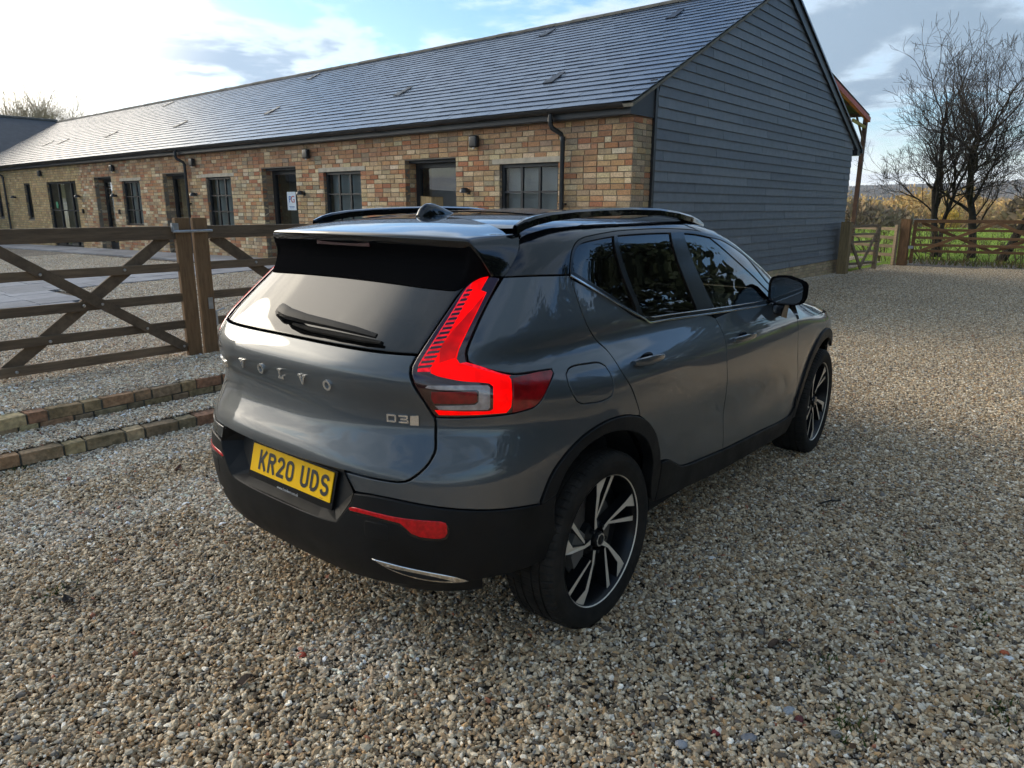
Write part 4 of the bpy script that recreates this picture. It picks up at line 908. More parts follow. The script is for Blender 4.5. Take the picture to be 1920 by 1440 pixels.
def car_pt(s,z):
    """right half (y<0). s<0: polar round the tail (-1.5 = centre line); s>=0: x=XC(z)+s"""
    s=np.asarray(s,float); z=np.asarray(z,float)+0*s
    xc=XC(z); th=np.clip(-s/1.5,0,1)*np.pi/2
    a=xc-XR(z); n=NR(z); w=car_W(xc,z)
    for _ in range(8):
        r=1/((np.sin(th)/a)**n+(np.cos(th)/w)**n)**(1/n); x=xc-r*np.sin(th); w=car_W(x,z)
    r=1/((np.sin(th)/a)**n+(np.cos(th)/w)**n)**(1/n)
    xs=xc+s
    return np.stack([np.where(s<0,xc-r*np.sin(th),xs),np.where(s<0,-r*np.cos(th),ydir(np.maximum(xs,xc),z)),z],-1)
def car_inv(P):
    x,y,z=P[...,0],np.abs(P[...,1]),P[...,2]
    xc=XC(z)
    return np.where(x<xc,-np.arctan2(xc-x,y)/(np.pi/2)*1.5,x-xc),z
def car_nrm(P,e=1e-4):
    g=np.stack([(car_F(P+np.eye(3)[i]*e)-car_F(P-np.eye(3)[i]*e)) for i in range(3)],-1)
    return g/np.linalg.norm(g,axis=-1,keepdims=True)

OUT={'taillight': [(-0.7942, 1.4031), (-0.844, 1.391), (-0.8584, 1.3842), (-0.8838, 1.3565), (-0.9351, 1.2626), (-0.9799, 1.1701), (-0.9939, 1.1342), (-0.9933, 1.1146), (-0.9844, 1.0803), (-0.961, 1.0305), (-0.9386, 0.9781), (-0.9316, 0.9669), (-0.8831, 0.965), (-0.8319, 0.9647), (-0.7392, 0.9651), (-0.6881, 0.9711), (-0.6612, 0.975), (-0.6357, 0.9912), (-0.6146, 1.0203), (-0.5969, 1.0467), (-0.5721, 1.0763), (-0.5745, 1.0897), (-0.6459, 1.0918), (-0.7089, 1.0944), (-0.7557, 1.1064), (-0.7957, 1.1202), (-0.8255, 1.1319), (-0.844, 1.1471), (-0.8473, 1.1713), (-0.8387, 1.2041), (-0.8088, 1.2778), (-0.78, 1.336), (-0.7485, 1.3955)], 'tl_in': [(-0.7942, 1.4031), (-0.844, 1.391), (-0.8584, 1.3842), (-0.8838, 1.3565), (-0.9351, 1.2626), (-0.9799, 1.1701), (-0.9939, 1.1342), (-0.9933, 1.1146), (-0.9844, 1.0803), (-0.961, 1.0305), (-0.9386, 0.9781), (-0.9316, 0.9669)], 'tl_bot': [(-0.8831, 0.965), (-0.8319, 0.9647), (-0.7392, 0.9651), (-0.6881, 0.9711), (-0.6612, 0.975), (-0.6357, 0.9912), (-0.6146, 1.0203), (-0.5969, 1.0467), (-0.5721, 1.0763), (-0.5745, 1.0897)], 'tl_top': [(-0.6459, 1.0918), (-0.7089, 1.0944), (-0.7557, 1.1064), (-0.7957, 1.1202), (-0.8255, 1.1319), (-0.844, 1.1471), (-0.8473, 1.1713), (-0.8387, 1.2041), (-0.8088, 1.2778), (-0.78, 1.336), (-0.7485, 1.3955)], 'tg_side': [(-0.9316, 0.9669), (-0.9299, 0.9359), (-0.9292, 0.9019), (-0.9277, 0.8662), (-0.9361, 0.8389), (-0.9519, 0.81), (-0.9754, 0.7831), (-0.9916, 0.7686), (-1.0042, 0.7623), (-1.0242, 0.7584), (-1.0928, 0.7602), (-1.1984, 0.7592)], 'glass_bot': [(-0.9799, 1.1701), (-1.1213, 1.181), (-1.2512, 1.1842)], 'bump_top': [(-0.6408, 0.6407), (-0.7121, 0.6493), (-0.7697, 0.6565), (-0.8239, 0.6654), (-0.8975, 0.6788), (-1.0189, 0.6991), (-1.0943, 0.7038), (-1.1895, 0.6986)], 'reardoor_rear': [(-0.428, 1.3895), (-0.4195, 1.3778), (-0.3943, 1.3035), (-0.3551, 1.2056), (-0.2925, 1.1416), (-0.2518, 1.1071), (-0.2233, 1.0219), (-0.1501, 0.9291), (-0.1072, 0.8524), (-0.1029, 0.8297)], 'arch_out': [(-0.6399, 0.6365), (-0.5956, 0.7352), (-0.539, 0.7942), (-0.4549, 0.8402), (-0.3435, 0.8631), (-0.2236, 0.8585), (-0.1157, 0.8303), (-0.0257, 0.7819), (0.0462, 0.7056), (0.0971, 0.5816)], 'arch_in': [(-0.5798, 0.6597), (-0.5392, 0.7339), (-0.466, 0.79), (-0.357, 0.8157), (-0.238, 0.8027), (-0.1277, 0.7668), (-0.0319, 0.6987), (0.0226, 0.6029)], 'cladtop': [(0.0971, 0.5816), (0.1764, 0.5673), (0.2552, 0.5283), (0.3425, 0.4908), (0.5907, 0.4608), (0.8816, 0.4349), (1.3035, 0.4113), (1.8191, 0.387), (1.8982, 0.4325), (1.8841, 0.4955)], 'cladbot': [(0.0988, 0.3939), (0.7849, 0.3219), (1.8529, 0.266)], 'bline': [(0.7326, 1.119), (0.7472, 1.0778), (0.754, 1.0224), (0.7467, 0.9251), (0.7618, 0.784), (0.798, 0.5818), (0.8195, 0.44)], 'fline': [(1.7223, 1.0669), (1.7584, 1.033), (1.7899, 0.9896), (1.7901, 0.8212), (1.8534, 0.6554), (1.874, 0.5667), (1.8841, 0.4955)], 'belt': [(0.1266, 1.1698), (0.3334, 1.16), (0.6353, 1.1465), (1.0187, 1.1313), (1.4882, 1.1151)], 'diag': [(-0.4278, 1.3904), (-0.1679, 1.2897), (0.1266, 1.1698)], 'dlo': [(-0.4278, 1.3904), (-0.4148, 1.4489), (-0.3948, 1.488), (-0.3691, 1.5083), (-0.3122, 1.5213), (-0.0734, 1.536), (0.1291, 1.5405), (0.3797, 1.54), (0.5439, 1.5355), (0.7223, 1.5261), (0.9205, 1.5038), (1.0368, 1.4889), (1.1282, 1.466), (1.2698, 1.4196), (1.3649, 1.3761), (1.476, 1.2864), (1.5675, 1.2113), (1.5104, 1.1434), (1.4876, 1.1223)], 'div1': [(-0.0463, 1.5234), (-0.0052, 1.5226), (0.0948, 1.2021), (0.0625, 1.2099)], 'bpil': [(0.4631, 1.5292), (0.5991, 1.5263), (0.7669, 1.1527), (0.5811, 1.1643)], 'fuel': [(-0.5211, 1.0654), (-0.5051, 1.079), (-0.4744, 1.0842), (-0.409, 1.0814), (-0.3406, 1.0752), (-0.3127, 1.0609), (-0.303, 1.0382), (-0.2969, 0.9813), (-0.3089, 0.9538), (-0.3568, 0.9451), (-0.417, 0.9496), (-0.469, 0.9574), (-0.4945, 0.9798), (-0.5195, 1.0325)], 'flat': [(-0.7408, 1.3984), (-0.62, 1.3977), (-0.4278, 1.3904)], 'gapside': [(-0.7541, 1.5587), (-0.705, 1.5301), (-0.6898, 1.4891), (-0.7111, 1.4423), (-0.7408, 1.3984)], 'refl': [(-1.1721, 0.6405), (-1.1577, 0.6485), (-1.0948, 0.6481), (-1.019, 0.6433), (-0.9123, 0.6379), (-0.8989, 0.6321), (-0.895, 0.6209), (-0.8953, 0.5963), (-0.9009, 0.583), (-0.9131, 0.5774), (-0.9637, 0.5821), (-0.9854, 0.5912), (-1.0006, 0.6084), (-1.0154, 0.6237), (-1.095, 0.6331), (-1.1661, 0.6327)], 'hoodline': [(1.7584, 1.033), (1.7863, 0.9993), (2.0711, 0.9823)], 'tl_main': [(-0.8496, 1.3789), (-0.8244, 1.3921), (-0.7961, 1.3972), (-0.8172, 1.3549), (-0.7976, 1.3485), (-0.869, 1.1859), (-0.8753, 1.156), (-0.8678, 1.1426), (-0.8008, 1.1149), (-0.7303, 1.0892), (-0.7235, 1.0786), (-0.7255, 0.993), (-0.7389, 0.9757), (-0.8317, 0.9768), (-0.9206, 0.9791), (-0.9311, 0.996), (-0.8315, 0.9888), (-0.7846, 0.9866), (-0.7757, 0.9928), (-0.7753, 1.0649), (-0.7857, 1.0754), (-0.8603, 1.0892), (-0.9241, 1.1068), (-0.9405, 1.1153), (-0.9433, 1.1414), (-0.9144, 1.2123), (-0.878, 1.2822)], 'tl_strip': [(-0.8661, 1.3634), (-0.8496, 1.3789), (-0.878, 1.2822), (-0.9144, 1.2123), (-0.9433, 1.1414), (-0.9416, 1.1185), (-0.9756, 1.1183), (-0.9745, 1.1379), (-0.9444, 1.2026), (-0.9055, 1.2821)], 'tl_rev': [(-0.9536, 1.0711), (-0.9463, 1.0784), (-0.8601, 1.0763), (-0.7904, 1.0699), (-0.7843, 1.0625), (-0.7846, 0.9993), (-0.7908, 0.992), (-0.9197, 0.9982), (-0.9294, 1.0119), (-0.8253, 1.012), (-0.8157, 1.0201), (-0.8155, 1.055), (-0.8206, 1.0589), (-0.9175, 1.0642)], 'tl_fog': [(-0.9378, 1.059), (-0.825, 1.0551), (-0.8191, 1.05), (-0.8192, 1.0242), (-0.8267, 1.0171), (-0.9319, 1.0198), (-0.9384, 1.0372)], 'tl_side': [(-0.7189, 1.0812), (-0.6461, 1.0872), (-0.5827, 1.0861), (-0.5788, 1.0774), (-0.601, 1.0473), (-0.6394, 0.9953), (-0.6646, 0.9818), (-0.7209, 0.9724)], 'tl_pink': [(-0.8663, 1.1412), (-0.85, 1.1434), (-0.7563, 1.1013), (-0.7234, 1.0899), (-0.7303, 1.0885), (-0.8008, 1.1142)], 'tl_dash': [(-0.853, 1.3543), (-0.8599, 1.34), (-0.8666, 1.3258), (-0.8732, 1.3117), (-0.8797, 1.2978), (-0.8861, 1.2839), (-0.8924, 1.2702), (-0.8987, 1.2566), (-0.9048, 1.243), (-0.9108, 1.2296), (-0.9168, 1.2162), (-0.9227, 1.2029), (-0.9286, 1.1894), (-0.9347, 1.1758), (-0.9408, 1.1619), (-0.947, 1.148), (-0.9531, 1.134), (-0.9591, 1.1202)], 'letters': [(-1.2665, 1.041), (-1.3872, 1.0395), (-1.4967, 1.0383), (-1.3895, 1.039), (-1.271, 1.0454)], 'd3': [(-1.0534, 0.9584), (-1.0206, 0.9562), (-0.9919, 0.9548)], 'v_left': [], 'wiper': [(-1.3782, 1.2311), (-1.4877, 1.2129), (-1.3763, 1.2028), (-1.2415, 1.2008), (-1.1066, 1.1974)]}

# ------------------------------------------------------------------ the car: surface helpers
# (car frame: x forward from the rear axle, y to the left, z up)
def cpt(s, z):
    """whole-width version of car_pt: s < -1.5 is the left half"""
    s = np.asarray(s, float); z = np.asarray(z, float)+0*s; m = s < -1.5
    P = car_pt(np.where(m, -3-s, s), z); P[..., 1] = np.where(m, -P[..., 1], P[..., 1]); return P
def cnrm(P): return car_nrm(P)
def poly_area(p): p = np.asarray(p); x, y = p[:, 0], p[:, 1]; return .5*np.sum(x*np.roll(y, -1)-np.roll(x, -1)*y)
def clean(p, tol=.004):
    q = []
    for a in p:
        if not q or math.hypot(a[0]-q[-1][0], a[1]-q[-1][1]) > tol: q.append((float(a[0]), float(a[1])))
    if math.hypot(q[0][0]-q[-1][0], q[0][1]-q[-1][1]) < tol: q.pop()
    return q
def smooth_poly(p, step=.014, corner=38):
    """Catmull-Rom through gentle vertices, straight into sharp ones"""
    p = np.array(clean(p)); n = len(p); out = []
    d = np.roll(p, -1, 0)-p; ang = np.arctan2(d[:, 1], d[:, 0]); turn = np.abs((ang-np.roll(ang, 1)+np.pi) % (2*np.pi)-np.pi)
    sharp = np.degrees(turn) > corner
    for i in range(n):
        a, b = p[i], p[(i+1) % n]; L = np.linalg.norm(b-a); k = max(1, int(L/step))
        ta = (b-a) if sharp[i] else (b-p[i-1])*L/(L+np.linalg.norm(a-p[i-1])); tb = (b-a) if sharp[(i+1) % n] else (p[(i+2) % n]-a)*L/(L+np.linalg.norm(p[(i+2) % n]-b))
        for t in np.arange(k)/k:
            h = (2*t**3-3*t**2+1)*a+(t**3-2*t**2+t)*ta+(-2*t**3+3*t**2)*b+(t**3-t**2)*tb; out.append(h)
    q = np.array(out); return q if poly_area(q) > 0 else q[::-1]
def inset(p, d):
    """move a counter-clockwise loop inwards by d"""
    a = np.roll(p, 1, 0); b = np.roll(p, -1, 0); e1 = p-a; e2 = b-p; e1 = e1/(np.linalg.norm(e1, axis=1, keepdims=True)+1e-9); e2 = e2/(np.linalg.norm(e2, axis=1, keepdims=True)+1e-9)
    n1 = np.stack([-e1[:, 1], e1[:, 0]], -1); n2 = np.stack([-e2[:, 1], e2[:, 0]], -1); m = n1+n2; ln = np.linalg.norm(m, axis=1, keepdims=True); m = m/np.maximum(ln, .3)
    k = np.clip(1/np.maximum(np.sum(m*n1, 1, keepdims=True), .5), 1, 1.8); return p+m*d*k
def inside(pts, poly):
    x, y = pts[:, 0][:, None], pts[:, 1][:, None]; a = poly; b = np.roll(poly, -1, 0)
    c = ((a[:, 1] > y) != (b[:, 1] > y)) & (x < (b[:, 0]-a[:, 0])*(y-a[:, 1])/(b[:, 1]-a[:, 1]+1e-15)+a[:, 0]); return (c.sum(1) % 2) == 1
def dist_to(pts, poly):
    a = poly; b = np.roll(poly, -1, 0); d = b-a; t = np.clip(((pts[:, None]-a)*d).sum(-1)/((d*d).sum(-1)+1e-15), 0, 1); return np.linalg.norm(pts[:, None]-(a+t[..., None]*d), axis=-1).min(1)
def panel_data(outer, off, holes, shrink, bevel, depth, res, surf):
    S, NRM = surf
    o0 = inset(smooth_poly(outer), shrink); hs0 = [inset(smooth_poly(h)[::-1], shrink) for h in holes]
    loops0 = [o0]+hs0; loops1 = [inset(l, bevel) for l in loops0]
    lo, hi = o0.min(0), o0.max(0); gx, gy = np.meshgrid(np.arange(lo[0]+res*.37, hi[0], res), np.arange(lo[1]+res*.41, hi[1], res), indexing='ij'); g = np.stack([gx.ravel(), gy.ravel()], -1)
    if len(g):
        ok = inside(g, loops1[0]) & (dist_to(g, loops1[0]) > res*.4)
        for l in loops1[1:]: ok &= ~inside(g, l) & (dist_to(g, l) > res*.4)
        g = g[ok]
    pts = np.concatenate(loops1+[g]) if len(g) else np.concatenate(loops1)
    edges = []; k = 0
    for l in loops1: m = len(l); edges += [(k+i, k+(i+1) % m) for i in range(m)]; k += m
    r = delaunay_2d_cdt([Vector((float(a), float(b))) for a, b in pts], edges, [], 0, 1e-7)
    v2 = np.array([(v.x, v.y) for v in r[0]]); tri = np.array([f for f in r[2] if len(f) == 3]); c = v2[tri].mean(1); ok = inside(c, loops1[0])
    for l in loops1[1:]: ok &= ~inside(c, l)
    tri = tri[ok]; a = v2[tri]; sgn = np.cross(a[:, 1]-a[:, 0], a[:, 2]-a[:, 0]); tri = np.where((sgn > 0)[:, None], tri, tri[:, ::-1])
    P = S(v2); Nn = NRM(P); V = [P+Nn*off]; N = [Nn]; F3 = tri.tolist(); F4 = []; base = len(v2)
    e = 1e-4
    for l0, l1 in zip(loops0, loops1):
        m = len(l0); outd = l0-l1; outd /= np.linalg.norm(outd, axis=1, keepdims=True)+1e-12
        Q0, Q1 = S(l0), S(l1); n0, n1 = NRM(Q0), NRM(Q1); T = S(l0+outd*e)-S(l0-outd*e); T /= np.linalg.norm(T, axis=1, keepdims=True)+1e-12; T = T-n0*np.sum(T*n0, 1, keepdims=True); T /= np.linalg.norm(T, axis=1, keepdims=True)+1e-12
        nb = n0*.55+T*.83; nb /= np.linalg.norm(nb, axis=1, keepdims=True)
        rings = [(Q1+n1*off, n1), (Q0+n0*(off-bevel*.75), nb), (Q0+n0*(off-bevel*.75), T), (Q0+n0*(off-depth), T)]
        for A, B in rings: V.append(A); N.append(B)
        i = np.arange(m); j = (i+1) % m
        for q in (0, 2): F4 += np.stack([base+q*m+i, base+(q+1)*m+i, base+(q+1)*m+j, base+q*m+j], -1).tolist()
        base += 4*m
    return np.concatenate(V), np.concatenate(N), F3, F4
def emit_panel(name, V, N, F3, F4, m, parent, flip):
    V = V.copy(); N = N.copy()
    if flip: V[:, 1] *= -1; N[:, 1] *= -1; F3 = [f[::-1] for f in F3]; F4 = [f[::-1] for f in F4]
    me = bpy.data.meshes.new(name); me.from_pydata(V.tolist(), [], F3+F4); me.materials.append(m)
    me.polygons.foreach_set('use_smooth', [True]*len(me.polygons)); me.update()
    me.normals_split_custom_set_from_vertices([tuple(n) for n in N])
    return link(bpy.data.objects.new(name, me), parent)
SURF = (lambda q: cpt(q[:, 0], q[:, 1]), cnrm)
def panel(name, outer, m, parent, off=0.0, holes=(), shrink=.002, bevel=.002, depth=.02, res=.03, pair=True, surf=SURF, parents=None):
    V, N, F3, F4 = panel_data(outer, off, holes, shrink, bevel, depth, res, surf)
    # orientation: outward
    f = np.array(F3[:50]); g = np.cross(V[f[:, 1]]-V[f[:, 0]], V[f[:, 2]]-V[f[:, 0]]); 
    if np.sum(g*N[f[:, 0]]) < 0: F3 = [t[::-1] for t in F3]
    f = np.array(F4[:50]); g = np.cross(V[f[:, 1]]-V[f[:, 0]], V[f[:, 2]]-V[f[:, 0]])
    if np.sum(g*N[f[:, 1]]) < 0: F4 = [t[::-1] for t in F4]
    res_ = [emit_panel(name, V, N, F3, F4, m, parents[0] if parents else parent, False)]
    if pair: res_.append(emit_panel(name, V, N, F3, F4, m, parents[1] if parents else parent, True))
    return res_
def mir(p): return [(-3-a, b) for a, b in p][::-1]

# ------------------------------------------------------------------ car materials
def paint():
    m, nt, N, L, b = newmat('grey_metallic_paint')
    b.inputs['Base Color'].default_value = (.050, .062, .072, 1); b.inputs['Metallic'].default_value = .4; b.inputs['Roughness'].default_value = .48; b.inputs['Coat Weight'].default_value = 1.0; b.inputs['Coat Roughness'].default_value = .025; b.inputs['Coat IOR'].default_value = 1.6
    tc = N.new('ShaderNodeTexCoord'); sp = N.new('ShaderNodeSeparateXYZ'); L.new(tc.outputs['Object'], sp.inputs[0])
    # road film: thicker low on the body
    n = N.new('ShaderNodeTexNoise'); n.inputs['Scale'].default_value = 4.0; n.inputs['Detail'].default_value = 9; n.inputs['Roughness'].default_value = .65; L.new(tc.outputs['Object'], n.inputs['Vector'])
    mr = N.new('ShaderNodeMapRange'); mr.inputs[1].default_value = .95; mr.inputs[2].default_value = .35; mr.inputs[3].default_value = 0; mr.inputs[4].default_value = .55; L.new(sp.outputs[2], mr.inputs[0])
    mn = N.new('ShaderNodeMapRange'); mn.inputs[1].default_value = .36; mn.inputs[2].default_value = .66; L.new(n.outputs['Fac'], mn.inputs[0])
    mu = N.new('ShaderNodeMath'); mu.operation = 'MULTIPLY'; L.new(mr.outputs[0], mu.inputs[0]); L.new(mn.outputs[0], mu.inputs[1])
    mx = N.new('ShaderNodeMix'); mx.data_type = 'RGBA'; L.new(mu.outputs[0], mx.inputs[0]); mx.inputs[6].default_value = (.050,.062,.072,1); mx.inputs[7].default_value = (.064,.055,.041,1); L.new(mx.outputs[2], b.inputs['Base Color'])
    cw = N.new('ShaderNodeMath'); cw.operation = 'MULTIPLY_ADD'; cw.inputs[1].default_value = .35; cw.inputs[2].default_value = .02; L.new(mu.outputs[0], cw.inputs[0]); L.new(cw.outputs[0], b.inputs['Coat Roughness'])
    met = N.new('ShaderNodeMath'); met.operation = 'MULTIPLY_ADD'; met.inputs[1].default_value = -.6; met.inputs[2].default_value = .4; met.use_clamp = True; L.new(mu.outputs[0], met.inputs[0]); L.new(met.outputs[0], b.inputs['Metallic'])
    return m
M_paint = paint()
M_gloss = mat('gloss_black_paint', (.004,.0045,.0055), .12, spec=.1, coat=1.0, coat_rough=.02)
M_clad = mat('black_grained_plastic', (.0075,.008,.0085), .50, spec=.22, vary=.35, vscale=5, bump=.12, bscale=400, rvary=.08)
M_trim = mat('gloss_black_trim', (.008,.008,.009), .16)
M_chrome = mat('bright_trim', (.72,.73,.74), .12, metal=1.0)
M_badge = mat('badge_metal', (.74,.74,.73), .25, metal=.92)
M_priv = glassmat('privacy_glass', (.055,.06,.065), fres=1.52, dirt=.0)
M_rearg = glassmat('rear_glass', (.02,.022,.025), rough=.035, fres=1.5, dirt=.06, gain=1.3)
M_front = glassmat('door_glass', (.34,.38,.38), fres=1.5)
M_lens = mat('dark_red_lens', (.030,.002,.004), .08, coat=1.0)
M_lens2 = mat('deep_red_lens', (.22,.002,.005), .15, coat=.35, vary=.45, vscale=26)
M_lit = mat('lit_red_lamp', (.15,.0,.0), .35, spec=.15, coat=.0, emit=(1.0,.0,.0), emit_s=.62)
M_lit2 = mat('lit_pink_lamp', (.2,.004,.01), .35, spec=.2, coat=.0, emit=(1.0,.012,.03), emit_s=.40)
M_lit3 = mat('lit_dim_lamp', (.15,.0,.0), .3, spec=.2, coat=.1, emit=(1.0,.001,.001), emit_s=.28)
def uneven_glow(m, scale, lo, hi, stretch):
    N = m.node_tree.nodes; L = m.node_tree.links; b = N['Principled BSDF']; s = b.inputs['Emission Strength'].default_value
    tc = N.new('ShaderNodeTexCoord'); mp = N.new('ShaderNodeMapping'); mp.inputs['Scale'].default_value = stretch; L.new(tc.outputs['Object'], mp.inputs[0])
    n = N.new('ShaderNodeTexNoise'); n.inputs['Scale'].default_value = scale; n.inputs['Detail'].default_value = 2; L.new(mp.outputs[0], n.inputs['Vector'])
    mr = N.new('ShaderNodeMapRange'); mr.inputs[1].default_value = .35; mr.inputs[2].default_value = .65; mr.inputs[3].default_value = s*lo; mr.inputs[4].default_value = s*hi; L.new(n.outputs['Fac'], mr.inputs[0]); L.new(mr.outputs[0], b.inputs['Emission Strength'])
uneven_glow(M_lit, 22, .62, 1.1, (1, 1, 1)); uneven_glow(M_lit2, 60, .5, 1.15, (1, 1, 2)); uneven_glow(M_lit3, 18, .55, 1.1, (1, 1, 1))
M_clear = mat('clear_lens', (.36,.31,.30), .15, coat=1.0, vary=.3, vscale=40)
M_refl = mat('red_reflector', (.55,.004,.008), .2, spec=.3, coat=.3, vary=.3, vscale=60)
M_rubber = mat('tyre_rubber', (.021,.019,.0165), .80, spec=.15, vary=.35, vscale=14, bump=.1, bscale=120)
M_rimb = mat('black_alloy', (.005,.0055,.0065), .35, spec=.25, coat=.1)
M_rimf = mat('machined_alloy', (.72,.65,.54), .45, metal=.35, rvary=.08, vscale=20)
M_dark = mat('cabin_dark', (.012,.012,.013), .8); M_seat = mat('seat_leather', (.016,.016,.017), .5)
M_plate = mat('yellow_plate', (.98,.55,.0), .5, spec=.2, coat=.0); M_ink = mat('plate_ink', (.008,.008,.009), .45)
M_under = mat('matt_black_plastic', (.005,.005,.0055), .6, spec=.0)
M_wip = mat('wiper_black', (.007,.007,.0075), .55, spec=.2)
M_liner = mat('wheel_arch_liner', (.007,.007,.007), .95)

car = empty('parked_car', (0, 0, 0), .0121, 'dark grey compact SUV with black roof and lit red tail lamps on the gravel', 'car')
O = OUT
# ---- painted and black panels
dlo = O['dlo']; diag = O['diag']; belt = O['belt']; rdr = O['reardoor_rear']; ao = O['arch_out']; ct = O['cladtop']
quarter = O['tg_side'][:-1]+[(-1.19, .765), (-1.155, .7005)]+O['bump_top'][::-1][1:]+ao[:6]+[rdr[-1]]+rdr[::-1][1:-1]+[(dlo[0][0]-.004, dlo[0][1])]+O['flat'][::-1][1:]+O['tl_top'][::-1][1:]+O['tl_bot'][::-1]
panel('quarter_panel', quarter, M_paint, car, holes=[O['fuel']], shrink=.0025)
panel('fuel_flap', O['fuel'], M_paint, car, off=.0, shrink=.0012)
bl, fl = O['bline'], O['fline']
rear_door = rdr[1:]+ao[7:]+ct[1:5]+[(.8,.4425)]+bl[::-1]+belt[::-1][2:]+diag[::-1][1:2]
rear_door = rdr[1:]+ao[7:]+ct[1:5]+bl[::-1][0:]+[(b0-.002, b1) for b0, b1 in belt[2:3]]+[belt[1], belt[0], diag[1]]
doors_r = panel('rear_door', rear_door, M_paint, car, shrink=.0022)
front_door = bl+ct[5:]+fl[::-1][1:]+[belt[4], belt[3]]
doors_f = panel('front_door', front_door, M_paint, car, shrink=.0022)
# front wing, hidden nose and bonnet
FWZ = [(1.7562,1.0333),(1.82,.995),(2.0588,.9841),(2.5969,.9444),(2.9,.915),(3.02,.80),(3.03,.62),(2.95,.60)]
farch = [(2.402+.515*math.cos(t), .36+.50*math.sin(t)) for t in np.radians([32,48,66,85,104,122,140,157,170])]
wing_p = fl[1:]+[(a, b) for a, b in farch[::-1][1:]]+[(2.98,.62),(3.0,.80),(2.9,.905)]+[(2.5969,.9444),(2.0588,.9841),(1.8,.996)]
panel('front_wing', wing_p, M_paint, car, shrink=.002)
# ---- tailgate and rear glass
tg = O['glass_bot'][:2]+[O['glass_bot'][0]] if False else None
half = [O['glass_bot'][0]]+O['tl_in'][6:]+O['tg_side'][1:-1]+[(-1.19,.765)]
tail = half+[(-1.5,.7585)]+mir(half)+[(-1.5,1.1715)]
tail = [(-1.5,1.1745),(-1.24,1.1735)]+half+[(-1.5,.758)]+mir(half)+[(-1.76,1.1735)]
tailgate = panel('tailgate', tail, M_paint, car, pair=False, shrink=.0042, bevel=.003)[0]
gh = [(-1.24,1.1735), O['glass_bot'][0], O['tl_in'][4], O['tl_in'][3], O['tl_in'][1], (-.80,1.41), (-.95,1.43), (-1.2,1.44)]
rg_ = gh+mir(gh)
rear_window = panel('rear_window', rg_, M_rearg, car, pair=False, shrink=.004, bevel=.003, off=-.003, depth=.010)[0]
# ---- black upper sides, window frames and glass
up = [O['gapside'][-1]]+[O['flat'][1]]+[(dlo[0][0]-.002, dlo[0][1])]+[(a, b+.0) for a, b in dlo[1:17]]+[(1.62,1.19),(1.66,1.16),(1.735,1.19),(1.66,1.26),(1.56,1.345),(1.44,1.43),(1.30,1.50),(1.10,1.553),(.85,1.576),(.5,1.583),(.2,1.582),(-.1,1.579),(-.32,1.575),(-.40,1.567)]+O['gapside'][:-1]
panel('roof_side', up, M_gloss, car, shrink=.002)
frame = dlo+[belt[4], belt[3], belt[2], belt[1], belt[0], diag[1]]
fsm = smooth_poly(frame); fin = inset(fsm, .020)
def clip_poly(poly, a, b):
    """keep the part of poly left of the line a->b"""
    out = []; a = np.array(a); b = np.array(b); d = b-a; sd_ = lambda p: d[0]*(p[1]-a[1])-d[1]*(p[0]-a[0]); n = len(poly)
    for i in range(n):
        p, q = poly[i], poly[(i+1) % n]; sp_, sq = sd_(p), sd_(q)
        if sp_ >= 0: out.append(tuple(p))
        if sp_*sq < 0: t = sp_/(sp_-sq); out.append(tuple(p+(q-p)*t))
    return out
d1, bp_ = O['div1'], O['bpil']
ext = lambda p, q: (tuple(np.array(p)+(np.array(p)-np.array(q))*2), tuple(np.array(q)+(np.array(q)-np.array(p))*2))
A0, A1 = ext(d1[0], d1[3]); B0, B1 = ext(d1[1], d1[2]); C0, C1 = ext(bp_[0], bp_[3]); D0, D1 = ext(bp_[1], bp_[2])
q_glass = clip_poly(fin, A1, A0); r_glass = clip_poly(np.array(clip_poly(fin, B0, B1)), C1, C0); f_glass = clip_poly(fin, D0, D1)
def simp(p): return clean(p, .012)
q_glass, r_glass, f_glass = simp(q_glass), simp(r_glass), simp(f_glass)
panel('window_frame', [tuple(v) for v in fsm[::3]], M_trim, car, off=.003, holes=[q_glass, r_glass, f_glass], shrink=.0012, bevel=.002)
panel('quarter_glass', q_glass, M_priv, car, off=-.004, shrink=-.004, depth=.004, bevel=.001)
panel('rear_door_glass', r_glass, M_priv, car, off=-.004, shrink=-.004, depth=.004, bevel=.001)
panel('front_door_glass', f_glass, M_front, car, off=-.004, shrink=-.004, depth=.004, bevel=.001)
# bright line under the windows
def ribbon(path, w, off, name, m, pair=True):
    P2 = np.array(path); d = np.gradient(P2, axis=0); d /= np.linalg.norm(d, axis=1, keepdims=True); nn = np.stack([-d[:, 1], d[:, 0]], -1)
    return panel(name, [tuple(v) for v in P2+nn*w/2]+[tuple(v) for v in (P2-nn*w/2)[::-1]], m, car, off=off, shrink=0, bevel=.0012, depth=.006, pair=pair)
lowline = [(a, b-.003) for a, b in [diag[0], diag[1], (belt[0][0]-.03, belt[0][1]+.018), (belt[0][0]+.004, belt[0][1]-.001), (belt[0][0]+.06, belt[0][1]-.004), belt[1], belt[2], belt[3], belt[4]]]
ribbon(lowline, .007, .008, 'belt_strip', M_chrome)
ribbon([(a, b+.021) for a, b in lowline[3:]], .004, .006, 'glass_seal', M_badge)
